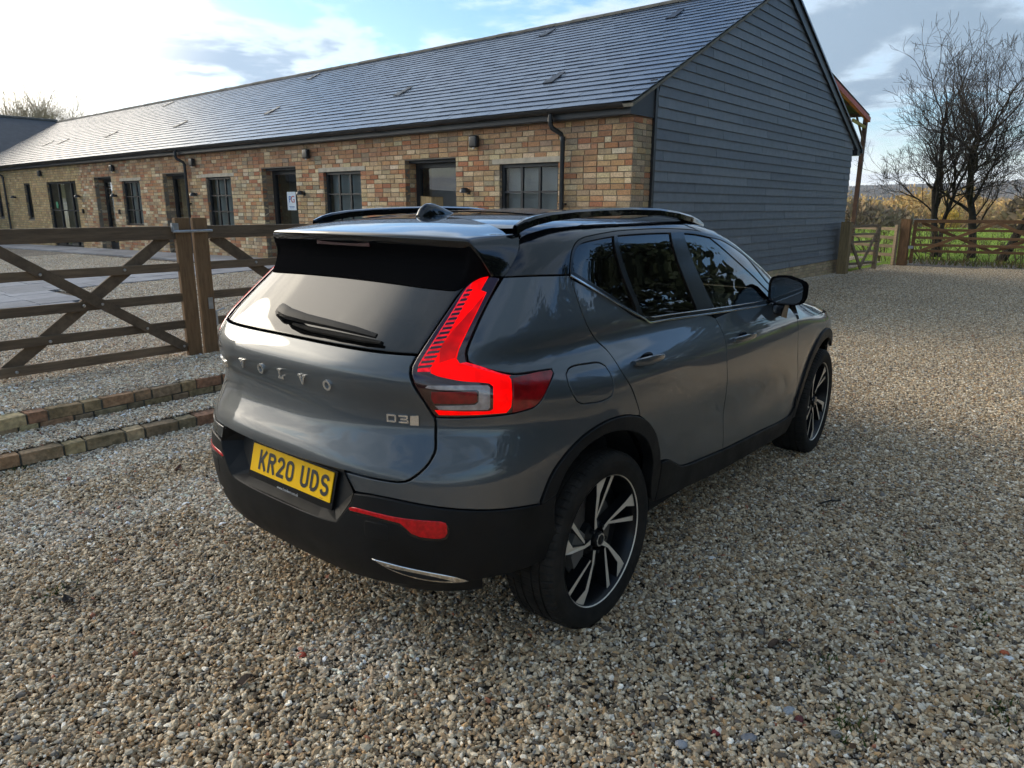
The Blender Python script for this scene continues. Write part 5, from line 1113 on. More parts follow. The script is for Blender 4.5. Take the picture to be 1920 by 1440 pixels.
# ---- lower black cladding
ai = O['arch_in']; cb = O['cladbot']
bh = O['bump_top'][::-1]                      # from the plate recess to the wheel arch
low_edge = [(-.56,.415),(-.62,.405),(-.72,.40),(-.80,.40),(-.86,.398),(-.95,.388),(-1.05,.372),(-1.2,.352),(-1.35,.342),(-1.5,.338)]
rec = [(-1.155,.6975),(-1.165,.665),(-1.205,.600),(-1.225,.575),(-1.30,.566),(-1.5,.562)]
bh2 = [(-1.09,.7035)]+bh[2:]
half_b = bh2+[(-.6285,.638)]+ao[:1]+[ai[0], (-.585,.60),(-.575,.50),(-.56,.43)]+low_edge
bump = rec[::-1][1:][::-1] if False else None
bump = [rec[0]]+half_b+mir(half_b)[1:]+[mir(rec)[-1]]+mir(rec)[:-1][::-1][0:0]
bump = [rec[0]]+half_b+mir([rec[0]]+half_b)[1:]+mir(rec)[::-1][1:-1]+[rec[-1]]+rec[::-1][1:-1]
bump = [rec[0]]+half_b+mir([rec[0]]+half_b)[1:]+[(-3-a, b) for a, b in rec[1:-1]]+[rec[-1]]+rec[::-1][1:-1]
bumper = panel('rear_bumper', bump, M_clad, car, off=.008, shrink=.001, bevel=.005, depth=.03, pair=False)[0]
lip_h = [(a, b-.004) for a, b in low_edge[3:]]; lip_p = lip_h+mir(lip_h)[1:]
lip_l = [(a, b-.10) for a, b in lip_p[::-1]]
panel('lower_valance', lip_p+lip_l, M_clad, car, off=-.035, shrink=0, pair=False)
archp = ao+[ct[1], (.185,.46),(.10,.3945),(.098,.394)]+[(.05,.45),(.035,.52)]+ai[::-1]
archp = ao[:-1]+[ct[0],(.102,.50),(.098,.394),(.06,.42),(.03,.50)]+ai[::-1]
panel('wheel_arch_trim', archp, M_clad, car, off=.010, shrink=.001, bevel=.004, depth=.05)
sill = [(.105,.575)]+ct[1:]+[(1.905,.43),(1.90,.33),(1.8529,.266)]+[(1.3,.292),cb[1],(.45,.355),(.106,.394)]
panel('sill_trim', sill, M_clad, car, off=.010, shrink=.001, bevel=.004, depth=.05)
fo = [(2.402+.515*math.cos(t), .36+.50*math.sin(t)) for t in np.radians([50,66,85,104,122,140,157,170,181])]; fi = [(2.402+.455*math.cos(t), .36+.435*math.sin(t)) for t in np.radians([181,170,157,140,122,104,85,66,50])]
panel('wheel_arch_trim', fo+fi, M_clad, car, off=.012, shrink=.001, bevel=.004, depth=.05)
# ---- front end (mostly out of sight): nose, bonnet and windscreen as their own sheets
def sheet(name, m, parent, fn, nu, nv, smooth=True, thick=0.0):
    U, Vv = np.meshgrid(np.linspace(0, 1, nu), np.linspace(0, 1, nv), indexing='ij'); P = np.array(fn(U.ravel(), Vv.ravel())).reshape(3, -1).T if True else None
    i, j = np.meshgrid(np.arange(nu-1), np.arange(nv-1), indexing='ij'); a = (i*nv+j).ravel(); F4 = np.stack([a, a+nv, a+nv+1, a+1], -1)
    return np_mesh(name, P, F4, m, parent, smooth=True)
def front_curve(th, z):
    """th: 0 right side .. pi left side round the nose"""
    xf = XCF(z); a = XF(z)-xf; n = NF(z); w = car_W(xf+a*np.sin(th), z); c, s = np.abs(np.cos(th)), np.sin(th)
    r = 1/((s/a)**n+(c/w)**n)**(1/n); return xf+r*s, -np.sign(np.cos(th))*r*c, z
def fr(z0, z1, t0=.42):
    return lambda u, v: front_curve((t0+(math.pi-2*t0)*u), z0+(z1-z0)*v)
sheet('front_bumper', M_paint, car, fr(.60, .93, .56), 60, 14); sheet('front_valance', M_clad, car, fr(.34, .60, .66), 60, 12)
def roof_z(x, y, zlo=1.0, zhi=1.63):
    lo = np.full(np.shape(x), zlo); hi = np.full(np.shape(x), zhi)
    for _ in range(40):
        m_ = (lo+hi)/2; f_ = car_F(np.stack([x, y, m_], -1)); ins = f_ < 0; lo = np.where(ins, m_, lo); hi = np.where(ins, hi, m_)
    return (lo+hi)/2
def bonnet(u, v):
    t = (u-.5)*2; x = 2.47-.34*t**2+(3.40-.10*t**2-2.47+.34*t**2)*v; y = t*(-ydir(x, .955+0*x)-.006); return x, y, roof_z(x, y, .80, 1.2)+.002
sheet('bonnet', M_paint, car, bonnet, 40, 30)
def screen(u, v):
    z = 1.10+.462*v; t0 = .60+.0*v; x, y, z = front_curve(t0+(math.pi-2*t0)*u, z); return x, y, z
sheet('windscreen', M_front, car, screen, 40, 24)
def apil(side):
    def f(u, v):
        z = 1.10+.465*v; t0 = .38+.23*u; x, y, z = front_curve(np.where(side < 0, t0, math.pi-t0), z); return x, y, z+0*u
    return f
for sd_ in (-1, 1): sheet('windscreen_pillar', M_gloss, car, apil(sd_), 8, 20)
MB().box(3.46, 3.52, -.45, .45, .50, .78).build('grille', M_gloss, car, bevel=.02)
for sd_ in (-1, 1):
    hl = MB().box(3.10, 3.34, sd_*.50, sd_*.70, .74, .88).build('headlight', M_clear, car, bevel=.03, smooth=True)
# ---- roof, rails, aerial, spoiler
def roof_gap(y): return -.06-.135*(np.abs(y)/.6)**2
def roof_fn(u, v):
    y = (u-.5)*2*.612; x0 = roof_gap(y)+.004; x1 = 1.44-.30*(y/.62)**2*.6; x = x0+(x1-x0)*v; y = (u-.5)*2*np.minimum(.612, -ydir(x, 1.556+0*x)-.004); return x, y, roof_z(x, y, 1.3)-.003*sst(.57,.615,np.abs(y))
sheet('roof', M_gloss, car, roof_fn, 48, 60)
def sunroof(u, v):
    y = (u-.5)*2*.44; x = .22+.62*v; return x, y, roof_z(x, y, 1.3)+.003
sheet('sunroof', M_trim, car, sunroof, 20, 30)
for sd_ in (-1, 1):
    pth = [(-.195,1.572),(-.15,1.590),(-.09,1.604),(0.0,1.616),(.15,1.6255),(.35,1.632),(.6,1.636),(.85,1.632),(1.05,1.617),(1.2,1.598),(1.32,1.574),(1.37,1.560)]
    r_ = MB(); V = []
    for x, z in pth:
        zr = float(roof_z(np.array([x]), np.array([.6]), 1.3)[0]); base = zr-.006; f_ = sst(.0, .12, np.array(min(x+.195, 1.37-x))); wdt = .010+.012*float(f_); yc = .602-.02*max(0, x-1.0)
        for dy, zz in ((wdt, max(base, z-.034)), (wdt, z-.010), (wdt*.55, z-.001), (-wdt*.4, z), (-wdt, z-.008), (-wdt, max(base, z-.034))): V.append((x, sd_*(yc+dy), zz))
    k = 6; Fq = [(i*k+j, (i+1)*k+j, (i+1)*k+(j+1) % k, i*k+(j+1) % k) for i in range(len(pth)-1) for j in range(k)]
    rl = MB(); rl.add(V, Fq); ro = rl.build('roof_rail', M_gloss, car, smooth=True)
fin = MB(); fv = []
for t in np.linspace(0, 1, 15):
    x = -.105+.225*t; h = .058*np.interp(t, [0,.05,.2,.4,.6,.8,1], [.25,.62,.97,.93,.66,.33,.02]); w = .031*np.interp(t, [0,.1,.3,.6,1], [.55,.9,1,.8,.12]); zr = float(roof_z(np.array([x]), np.array([0.0]), 1.3)[0])-.004
    for a in np.linspace(0, math.pi, 11): fv.append((x, w*math.cos(a)*(1-.25*math.sin(a)), zr+h*math.sin(a)**.8))
fin.add(fv, [(i*11+j, (i+1)*11+j, (i+1)*11+j+1, i*11+j+1) for i in range(14) for j in range(10)]); fin.add([fv[j] for j in range(11)], [tuple(range(11))]); fin.build('aerial_fin', M_gloss, car, smooth=True)
def spoiler():
    # stations across the half width: front edge A, lip L (upper), L2 (lower), glass line G
    ys = np.array([0,.10,.20,.30,.40,.47,.53,.567])
    A = np.stack([roof_gap(ys)-.004, ys, roof_z(roof_gap(ys)-.004, ys, 1.3)], -1)
    L = np.stack([-.512+.085*(ys/.567)**2.3, ys, 1.541-.010*(ys/.567)**2], -1)
    A = np.vstack([A, [(-.163,.590,1.551),(-.182,.612,1.512),(-.205,.628,1.480),(-.258,.644,1.441),(-.312,.654,1.400)]])
    L = np.vstack([L, [(-.421,.588,1.524),(-.414,.600,1.507),(-.402,.612,1.482),(-.380,.624,1.446),(-.352,.630,1.403)]])
    G = []
    for i in range(len(A)):
        if i < 8: y = ys[i]*.97; z = 1.362+.012*(1-(y/.55)**2); P = car_pt(np.array([-.5]), np.array([z])); G.append((float(-np.interp(0,[0],[0])), y, z))
        else: G.append(None)
    Gp = []
    for i in range(len(A)):
        if i < 8:
            y = ys[i]*.985; z = 1.372-.016*(y/.56)**2; xs_ = np.linspace(-.8, .3, 1101); f_ = car_F(np.stack([xs_, np.full(1101, y), np.full(1101, z)], -1)); Gp.append((xs_[np.argmax(f_ < 0)]-.002, y, z))
        else: t = (i-7)/5; q = np.array(Gp[7]); e_ = np.array((-.346,.618,1.398)); Gp.append(tuple(q*(1-t)+e_*t))
    Gp = np.array(Gp); n = len(A); rows = []
    for t in (0, .25, .5, .75, .92): rows.append(A*(1-t)+L*t+np.stack([0*A[:, 0], 0*A[:, 0], .010*np.sin(np.pi*t)*np.where(np.arange(n) < 8, 1, 0)], -1))
    rows.append(L); dn = np.where(np.arange(n) < 8, 1, np.linspace(1, 0, n)[np.arange(n)]*0+.35)[:, None]
    rows.append(L+np.array([-.004,0,-.010])*dn); L2 = L+np.array([.004,0,-.034])*dn+np.array([0,-.006,0])*(1-dn); rows.append(L2)
    mid = L2*.45+Gp*.55+np.array([.045,0,.012])*dn; rows.append(L2*.8+Gp*.2+np.array([.022,0,.004])*dn); rows.append(mid); rows.append(Gp)
    R = np.array(rows); r, k = R.shape[:2]
    full = np.concatenate([R[:, ::-1]*np.array([1,1,1]), R[:, 1:]*np.array([1,-1,1])], 1); k2 = full.shape[1]
    V = full.reshape(-1, 3); i, j = np.meshgrid(np.arange(r-1), np.arange(k2-1), indexing='ij'); a = (i*k2+j).ravel(); F4 = np.stack([a, a+k2, a+k2+1, a+1], -1)
    mb = MB(); mb.add(V, F4); so = mb.build('roof_spoiler', M_gloss, car, smooth=True); so.data.materials.append(M_under)
    so.data.polygons.foreach_set('material_index', (i.ravel() >= 7).astype(np.int32)); return so
spo = spoiler()
m_ = spo.modifiers.new('soft', 'SUBSURF'); m_.levels = 1; m_.render_levels = 2
MB().box(-.500, -.486, -.16, .16, 1.490, 1.505).build('high_brake_lamp', M_lens, spo)
# ---- tail lamps
lamps = panel('tail_lamp', O['taillight'], M_lens, car, off=.004, shrink=.0035, bevel=.004, depth=.03, res=.02)
panel('lamp_bar', O['tl_main'], M_lit, None, off=.0062, shrink=0, bevel=.001, depth=.003, res=.02, parents=lamps)
panel('lamp_strip', O['tl_strip'], M_lit2, None, off=.0060, shrink=.0005, bevel=.0006, depth=.003, res=.02, parents=lamps)
panel('lamp_ledge', O['tl_pink'], M_lit2, None, off=.0066, shrink=0, bevel=.0006, depth=.003, res=.02, parents=lamps)
panel('reversing_lens', O['tl_rev'], M_clear, None, off=.0066, shrink=0, bevel=.001, depth=.003, res=.015, parents=lamps)
panel('fog_lens', O['tl_fog'], M_lens2, None, off=.0062, shrink=0, bevel=.001, depth=.003, res=.015, parents=lamps)
panel('side_lens', O['tl_side'], M_lens2, None, off=.0062, shrink=0, bevel=.001, depth=.003, res=.02, parents=lamps)
# dimmer outer facet of the lit bar
tm = O['tl_main']; facet = [(tm[4][0]-.004, tm[4][1]-.004), (tm[5][0]-.003, tm[5][1]), (tm[6][0]-.004, tm[6][1]+.003), (tm[6][0]-.045, tm[6][1]-.012), (tm[5][0]-.047, tm[5][1]+.012)]
panel('lamp_facet', facet, M_lit3, None, off=.0070, shrink=0, bevel=.0006, depth=.002, res=.02, parents=lamps)
td = O['tl_dash']
for i in range(17):
    s_, z_ = td[i]; q = np.array(td[min(i+1, 17)])-np.array(td[max(i-1, 0)]); q = q/np.linalg.norm(q); w_ = .010+.008*i/17; h_ = .0042
    pr_ = np.array([1.0, .12]); c0 = np.array([s_-.003, z_])
    panel('lamp_slot', [tuple(c0-pr_*w_-q*h_), tuple(c0+pr_*w_-q*h_), tuple(c0+pr_*w_+q*h_), tuple(c0-pr_*w_+q*h_)], M_lens, None, off=.0068, shrink=0, bevel=.0005, depth=.002, parents=lamps)
# ---- bumper reflectors, tow cover, exhaust trims
refl = panel('bumper_reflector', O['refl'], M_refl, car, off=.0105, shrink=0, bevel=.003, depth=.02, res=.02)
panel('reflector_surround', [(a, b-.006) for a, b in O['refl']], M_trim, car, off=.0088, shrink=-.004, bevel=.002, depth=.01, res=.02)
panel('towing_eye_cover', [(-1.115,.612),(-1.055,.612),(-1.05,.605),(-1.05,.555),(-1.055,.548),(-1.115,.548),(-1.12,.555),(-1.12,.605)], M_clad, car, off=.0092, shrink=.0, bevel=.0015, depth=.006, res=.02)
ex = [(-1.108,.470),(-1.05,.4665),(-.95,.449),(-.875,.424),(-.845,.402),(-.875,.399),(-.97,.412),(-1.06,.440)]
exs = panel('exhaust_finisher', ex, M_chrome, car, off=.012, shrink=0, bevel=.004, depth=.02, res=.015)
exi = [(-1.075,.452),(-1.0,.4455),(-.93,.430),(-.885,.409),(-.93,.413),(-1.0,.427)]
panel('exhaust_mouth', exi, M_liner, None, off=.0125, shrink=0, bevel=.001, depth=.004, res=.015, parents=exs)
# ---- number plate in its recess
pc = empty('tmp'); bpy.data.objects.remove(pc)
rc = MB(); ro_ = [rec[0]]+rec[1:-1]; ring0 = [(-1.185,.768)]+ro_; ring0 = ring0+[(-3-a, b) for a, b in ring0[::-1]]
P0 = cpt([a for a, b in ring0], [b for a, b in ring0])+cnrm(cpt([a for a, b in ring0], [b for a, b in ring0]))*.006
back = lambda y, z: (-.780+(z-.658)*math.tan(.26), y, z)
P1 = np.array([back(p[1]*(.80 if p[2] < .6 else .86), min(max(p[2]*1.0, .588), .765)) for p in P0]); nP = len(P0)
rc.add(np.vstack([P0, P1]), [(i, i+1, nP+i+1, nP+i) for i in range(nP-1)]); rc.add(P1, [tuple(range(nP))])
MBrec = rc.build('plate_recess', M_clad, car, fix=True)
plate = empty('tmp2'); bpy.data.objects.remove(plate)
T_pl = Matrix.Translation((-.795, 0, .660)) @ Matrix.Rotation(.26, 4, 'Y')
def on_plate(mb, name, m, parent=None, **k): o = mb.build(name, m, parent or car, **k); o.matrix_local = T_pl if parent is None else Matrix(); return o
npl = on_plate(MB().box(-.004, 0, -.26, .26, -.0555, .0555), 'number_plate', M_plate, None, bevel=.0025)
on_plate(MB().box(.0005, .010, -.272, .272, -.095, .062), 'plate_holder', M_trim, npl)
def stroke(mb, pts, w, x):
    pts = [np.array(p, float) for p in pts]
    for a, b in zip(pts[:-1], pts[1:]):
        d = b-a; L = np.linalg.norm(d); d /= L; n_ = np.array([-d[1], d[0]])*w/2; q = [a-n_, b-n_, b+n_, a+n_]
        mb.add([(x-1e-5*len(mb.F) % 3e-4, p[0], p[1]) for p in q], [(0,1,2,3)])
    for p in pts[1:-1]:
        c = [(x-1e-4-1e-5*(len(mb.F) % 20), p[0]+w/2*math.cos(t), p[1]+w/2*math.sin(t)) for t in np.linspace(0, 2*math.pi, 13)[:-1]]; mb.add(c, [tuple(range(12))])
def arc(cx, cy, rx, ry, a0, a1, n=7): return [(cx+rx*math.cos(math.radians(a)), cy+ry*math.sin(math.radians(a))) for a in np.linspace(a0, a1, n)]
H = .079; Wc = .050; sw = .014; a_, b_ = sw/2, H-sw/2; r_, e_ = Wc-sw/2, sw/2
GL = {'K': [[(e_,0),(e_,H)],[(e_+.004,.030),(r_+.002,H)],[(.019,.044),(r_+.003,0)]],
 'R': [[(e_,0),(e_,b_),(.028,b_)]+arc(.030,H*.735,.0135,.0138,90,-90)+[(e_,.0443)],[(.026,.042),(r_+.002,0)]],
 '2': [arc(.025,.054,.018,.018,175,-25,9)+[(e_,a_),(Wc-.001,a_)]],
 '0': [[(e_,.022)]+arc(.025,.022,.018,.015,180,360)+[(r_,.057)]+arc(.025,.057,.018,.015,0,180)+[(e_,.022)]],
 'U': [[(e_,H),(e_,.022)]+arc(.025,.022,.018,.015,180,360)+[(r_,H)]],
 'D': [[(e_,a_),(e_,b_),(.022,b_)]+arc(.022,.0395,.021,.0325,90,-90,9)+[(e_,a_)]],
 'S': [arc(.025,.0565,.018,.0155,10,180,7)+arc(.025,.0545,.018,.014,190,270,4)+arc(.025,.0245,.018,.016,90,0,4)+arc(.025,.0225,.018,.0155,0,-172,8)]}
x_ = 0.2475-.0; widths = [.061]*4+[0]; cur = -.205
for i, ch in enumerate('KR20 UDS'):
    if ch == ' ': cur += .033; continue
    mb = MB(); y0 = cur
    for st_ in GL[ch]: stroke(mb, [(-(y0+p[0]), p[1]-H/2) for p in st_], sw, -.0052)
    on_plate(mb, 'character', M_ink, npl, fix=False); cur += .061
t = text_mesh('www.Lookers.co.uk', .017, mat('holder_print', (.55,.55,.55), .5), npl, 'holder_lettering'); t.rotation_euler = (math.pi/2, 0, -math.pi/2); t.location = (-.0003, .0, -.078)
t = text_mesh('LOOKERS', .0045, M_ink, npl, 'plate_lettering'); t.rotation_euler = (math.pi/2, 0, -math.pi/2); t.location = (-.0047, -.21, -.050)
# ---- badges on the tailgate
def surf_frame(s, z, off):
    P = cpt(np.array([s]), np.array([z])); n_ = cnrm(P)[0]; P = P[0]+n_*off; up = np.array([0,0,1.])-n_*n_[2]; up /= np.linalg.norm(up); r = np.cross(up, n_)
    return Matrix(((r[0],up[0],n_[0],P[0]),(r[1],up[1],n_[1],P[1]),(r[2],up[2],n_[2],P[2]),(0,0,0,1)))
def sl_poly(polys, depth=.006):
    mb = MB()
    for p in polys: mb.prism(p, -.002, depth, 'z')
    return mb
k_ = .036
vV = [[(-.021,.018),(-.021,.011),(-.016,.011),(-.004,-.018),(.004,-.018),(.016,.011),(.021,.011),(.021,.018),(.006,.018),(.006,.011),(.009,.011),(0,-.010),(-.008,.011),(-.004,.011),(-.004,.018)]]
vL = [[(-.017,.018),(-.017,.011),(-.011,.011),(-.011,-.011),(-.017,-.011),(-.017,-.018),(.017,-.018),(.017,-.004),(.010,-.004),(.010,-.011),(-.002,-.011),(-.002,.011),(.004,.011),(.004,.018)]]
def ring_poly(rx, ry, t, n=20, sx=1.0):
    o = MB(); V = []
    for z_ in (-.002, .006):
        for (a_x, a_y) in ((rx, ry), (rx-t, ry-t*.75)):
            for i in range(n): an = 2*math.pi*i/n; V.append((a_x*math.cos(an), a_y*math.sin(an), z_))
    F_ = []
    for i in range(n):
        j = (i+1) % n; F_ += [(2*n+i,2*n+j,3*n+j,3*n+i),(i,j,2*n+j,2*n+i),(n+i,3*n+i,3*n+j,n+j)]
    o.add(V, F_); return o
for (ch, y_) in zip('VOLVO', (.270,.132,0,-.132,-.270)):
    s_ = -1.5-math.atan(y_/1.10)/(math.pi/2)*1.5 if y_ > 0 else -1.5+math.atan(-y_/1.10)/(math.pi/2)*1.5
    mb = {'V': lambda: sl_poly(vV), 'L': lambda: sl_poly(vL), 'O': lambda: ring_poly(.020, .019, .0095)}[ch]()
    o = mb.build('badge_letter', M_badge, tailgate, bevel=0); o.matrix_local = surf_frame(s_, 1.0405, .0)
def bar_letters(polys, s, z, name='model_badge'): o = sl_poly(polys).build(name, M_badge, tailgate); o.matrix_local = surf_frame(s, z, 0); return o
def rectp(x0, x1, y0, y1): return [(x0,y0),(x1,y0),(x1,y1),(x0,y1)]
h_ = .0135; w_ = .017; t_ = .0058
LD = [rectp(-w_,w_-.004,h_-t_,h_), rectp(-w_,w_-.004,-h_,-h_+t_), rectp(-w_,-w_+t_,-h_+t_,h_-t_), rectp(w_-t_,w_,-h_+.002,h_-.002)]
L3 = [rectp(-w_,w_-.002,h_-t_,h_), rectp(-w_+.006,w_-.004,-t_/2,t_/2), rectp(-w_,w_-.002,-h_,-h_+t_), rectp(w_-t_,w_,-h_+.001,-.001-.001), rectp(w_-t_-.002,w_-.001,.003,h_-t_)]
for pl_, s_ in ((LD, -1.053), (L3, -1.018)): bar_letters(pl_, s_, .958)
o = MB().prism(rectp(-.013,.013,-.0155,.0155), -.002, .005, 'z').build('model_badge', M_badge, tailgate, bevel=.002); o.matrix_local = surf_frame(-.988, .956, 0)
LX = [[(-w_,h_),(-w_+.008,h_),(w_,-h_),(w_-.008,-h_)], [(w_,h_),(w_-.008,h_),(-w_,-h_),(-w_+.008,-h_)]]
LC = [rectp(-w_,w_,h_-t_,h_), rectp(-w_,w_,-h_,-h_+t_), rectp(-w_,-w_+t_,-h_+t_,h_-t_)]
L4 = [rectp(-w_,-w_+t_,-.002,h_), rectp(-w_+t_,w_,-.004,-.004+t_), rectp(w_-t_-.003,w_-.003,-h_,-.004), rectp(w_-t_-.003,w_-.003,.002,h_)]
for pl_, s_ in ((LX, -2.02), (LC, -1.985), (L4, -1.948), (LD, -1.912)):
    bar_letters(pl_, s_, 1.0)
# ---- rear wiper
wp = []
for s_, z_ in O['wiper']: P = cpt(np.array([s_ if True else 0]), np.array([z_])); wp.append((P[0], cnrm(P)[0]))
WP = [((-.676,.150,1.238)),((-.690,.06,1.222)),((-.700,-.03,1.212)),((-.708,-.16,1.206)),((-.706,-.30,1.203)),((-.703,-.44,1.198))]
def on_glass(y, z, off):
    xs_ = np.linspace(-.9, .2, 2201); f_ = car_F(np.stack([xs_, np.full(2201, y), np.full(2201, z)], -1)); x = xs_[np.argmax(f_ < 0)]; P = np.array([[x, y, z]]); return P[0]+cnrm(P)[0]*off
arm = [on_glass(.150,1.236,.022), on_glass(.10,1.226,.045), on_glass(.03,1.216,.048), on_glass(-.08,1.212,.042), on_glass(-.22,1.211,.034), on_glass(-.34,1.208,.028), on_glass(-.43,1.203,.020)]
wv = MB(); wr = [.013,.025,.023,.019,.016,.014,.009]
V = []
for i, p in enumerate(arm):
    n_ = cnrm(np.array([on_glass(p[1], p[2], 0)]))[0]; up = np.array([0,0,1.])-n_*n_[2]; up /= np.linalg.norm(up); r0 = wr[i]
    for a, b in ((-1,-.35),(-.75,.35),(0,.62),(.8,.4),(1,-.1),(.4,-.5)): V.append(p+up*r0*a+n_*r0*b)
wv.add(V, [(i*6+j, (i+1)*6+j, (i+1)*6+(j+1) % 6, i*6+(j+1) % 6) for i in range(6) for j in range(6)]); wv.add(V[:6], [tuple(range(6))]); wv.add(V[-6:], [tuple(range(6))])
wip = wv.build('rear_wiper', M_wip, car, smooth=True)
bld = MB().tube([on_glass(y, z, .010) for y, z in ((.02,1.204),(-.1,1.198),(-.25,1.196),(-.38,1.193),(-.455,1.191))], [.006,.010,.011,.010,.006], 8); bld.build('blade', M_rubber, wip, smooth=True)
MB().lathe([(0,.03),(.02,.03),(.026,.02),(.028,.0)], 14, (0,0,0), 'z').build('pivot_cap', M_clad, wip, smooth=True).matrix_local = Matrix.Translation(tuple(on_glass(.135,1.232,.0))) @ Matrix.Rotation(-.85, 4, 'Y')
# ---- door handles
for dlist, x0, x1, zc, y_ in ((doors_r, .175, .412, 1.043, 0), (doors_f, 1.135, 1.405, 1.000, 0)):
    for dr, sd_ in zip(dlist, (-1, 1)):
        V = []; ts = np.linspace(0, 1, 13)
        for t in ts:
            x = x0+(x1-x0)*t; z = zc-.006*(t-.5)+.003*math.sin(t*3); yb = float(-ydir(np.array(x), np.array(z))); lift = .044*math.sin(math.pi*min(max(t*.94+.03,0),1))**.38; hh = .0175*np.interp(t,[0,.06,.4,.8,1],[.5,.9,1.05,.75,.45]); th = .011
            for a, b in ((-1,-.2),(-.8,.7),(0,1),(.85,.75),(1,0),(.6,-.9),(-.6,-.9)): V.append((x, sd_*(yb+lift-th+b*th), z+a*hh))
        k = 7; hb = MB(); hb.add(V, [(i*k+j, (i+1)*k+j, (i+1)*k+(j+1) % k, i*k+(j+1) % k) for i in range(12) for j in range(k)]); hb.add(V[:k], [tuple(range(k))]); hb.add(V[-k:], [tuple(range(k))])
        hb.build('handle', M_paint, dr, smooth=True)
        c = MB(); xm = x0+.47*(x1-x0); yb = float(-ydir(np.array(xm), np.array(zc))); c.add([(xm+.055*math.cos(t), .0012, zc+.006+.022*math.sin(t)) for t in np.linspace(0, 2*math.pi, 25)[:-1]], [tuple(range(24))])
        cu = c.build('handle_cup', M_trim, dr, smooth=True); cu.location = (0, sd_*(yb+.0012), 0); cu.rotation_euler = (0, 0, 0)
# ---- door mirrors
for sd_ in (-1, 1):
    V = []; n = 24
    def mring(x, sc, y0=.940, z0=1.197):
        o_ = []
        for i in range(n):
            a = 2*math.pi*i/n; c, s = math.cos(a), math.sin(a); e = 4.6; q = (abs(c)**e+abs(s)**e)**(-1/e); y = y0+.100*sc*q*c; z = z0+.080*sc*q*s; z -= .032*max(0, (y-y0)/.1)*(s > 0)*max(s,0); o_.append((x, sd_*y, z))
        return o_
    for x, sc in ((1.735, .93), (1.74, .985), (1.76, 1.0), (1.80, .97), (1.845, .86), (1.875, .66), (1.885, .40)): V += mring(x, sc)
    mm = MB(); mm.add(V, [(i*n+j, (i+1)*n+j, (i+1)*n+(j+1) % n, i*n+(j+1) % n) for i in range(6) for j in range(n)]); mm.add(V[-n:], [tuple(range(n))])
    mo = mm.build('door_mirror', M_under, car, smooth=True)
    g_ = MB(); g_.add([(x+.012, y, z) for x, y, z in mring(1.735, .86)], [tuple(range(n))]); g_.build('mirror_glass', mat('mirror_glass', (.10,.11,.12), .03, metal=1.0), mo)
    rm = MB(); ra = mring(1.7345, .94); rb_ = mring(1.747, .86); rm.add(ra+rb_, [(j, (j+1) % n, n+(j+1) % n, n+j) for j in range(n)]); rm.build('mirror_rim', M_trim, mo, smooth=True)
    MB().prism([(1.755,1.06),(1.83,1.045),(1.85,1.13),(1.77,1.13)], sd_*.87, sd_*.925, 'y').build('mirror_arm', M_trim, mo, bevel=.012, smooth=True)
# ---- wheels
def tyre_mesh():
    n = 432; prof = [(.262,-.100),(.268,-.108),(.285,-.1145),(.305,-.119),(.325,-.1195),(.342,-.115),(.352,-.107),(.3575,-.096),(.3590,-.083),(.3592,-.081),(.3592,-.0665),(.3530,-.0660),(.3530,-.0595),(.3600,-.0590),(.3605,-.030),(.3545,-.0295),(.3545,-.0215),(.3608,-.021),(.3610,0)]
    prof = prof+[(r, -h) for r, h in prof[::-1][1:]]; pr_ = np.array(prof); a = np.arange(n)*2*np.pi/n
    R_ = np.repeat(pr_[None, :, 0], n, 0); slot = ((np.arange(n) % 6) == 0)
    sh = (np.abs(pr_[:, 1]) > .0665) & (pr_[:, 0] > .349); R_[np.ix_(slot, sh)] -= .0055
    slot2 = ((np.arange(n) % 6) == 3); md = (np.abs(pr_[:, 1]) < .057) & (pr_[:, 0] > .358); R_[np.ix_(slot2, md)] -= .003
    V = np.stack([R_*np.cos(a)[:, None], np.repeat(pr_[None, :, 1], n, 0), R_*np.sin(a)[:, None]], -1).reshape(-1, 3); k = len(prof)
    i, j = np.meshgrid(np.arange(n), np.arange(k-1), indexing='ij'); p = (i*k+j).ravel(); q = (((i+1) % n)*k+j).ravel(); return V, np.stack([p, q, q+1, p+1], -1)
TV, TF = tyre_mesh()
def polar(r, deg): a = math.radians(deg); return (r*math.cos(a), r*math.sin(a))
def spoke_polys(ph):
    wide = [(.0,.047,16+9),(.07,.07,17),(.1,.1,15.2),(.15,.15,12.2),(.2,.2,9.2),(.23,.23,7.6),(.2655,.2655,6.6)]; L_ = [(.048,27),(.10,17.5),(.205,10.0),(.268,7.6)]; R2 = [(.268,-8.8),(.202,2.4),(.10,8.4),(.048,-2)]
    w = [polar(r, ph+d) for r, d in L_]+[polar(r, ph+d) for r, d in R2]
    tL = [(.088,11.0),(.268,-18.2)]; tR = [(.268,-23.8),(.088,1.0)]
    return w, [polar(r, ph+d) for r, d in tL]+[polar(r, ph+d) for r, d in tR]
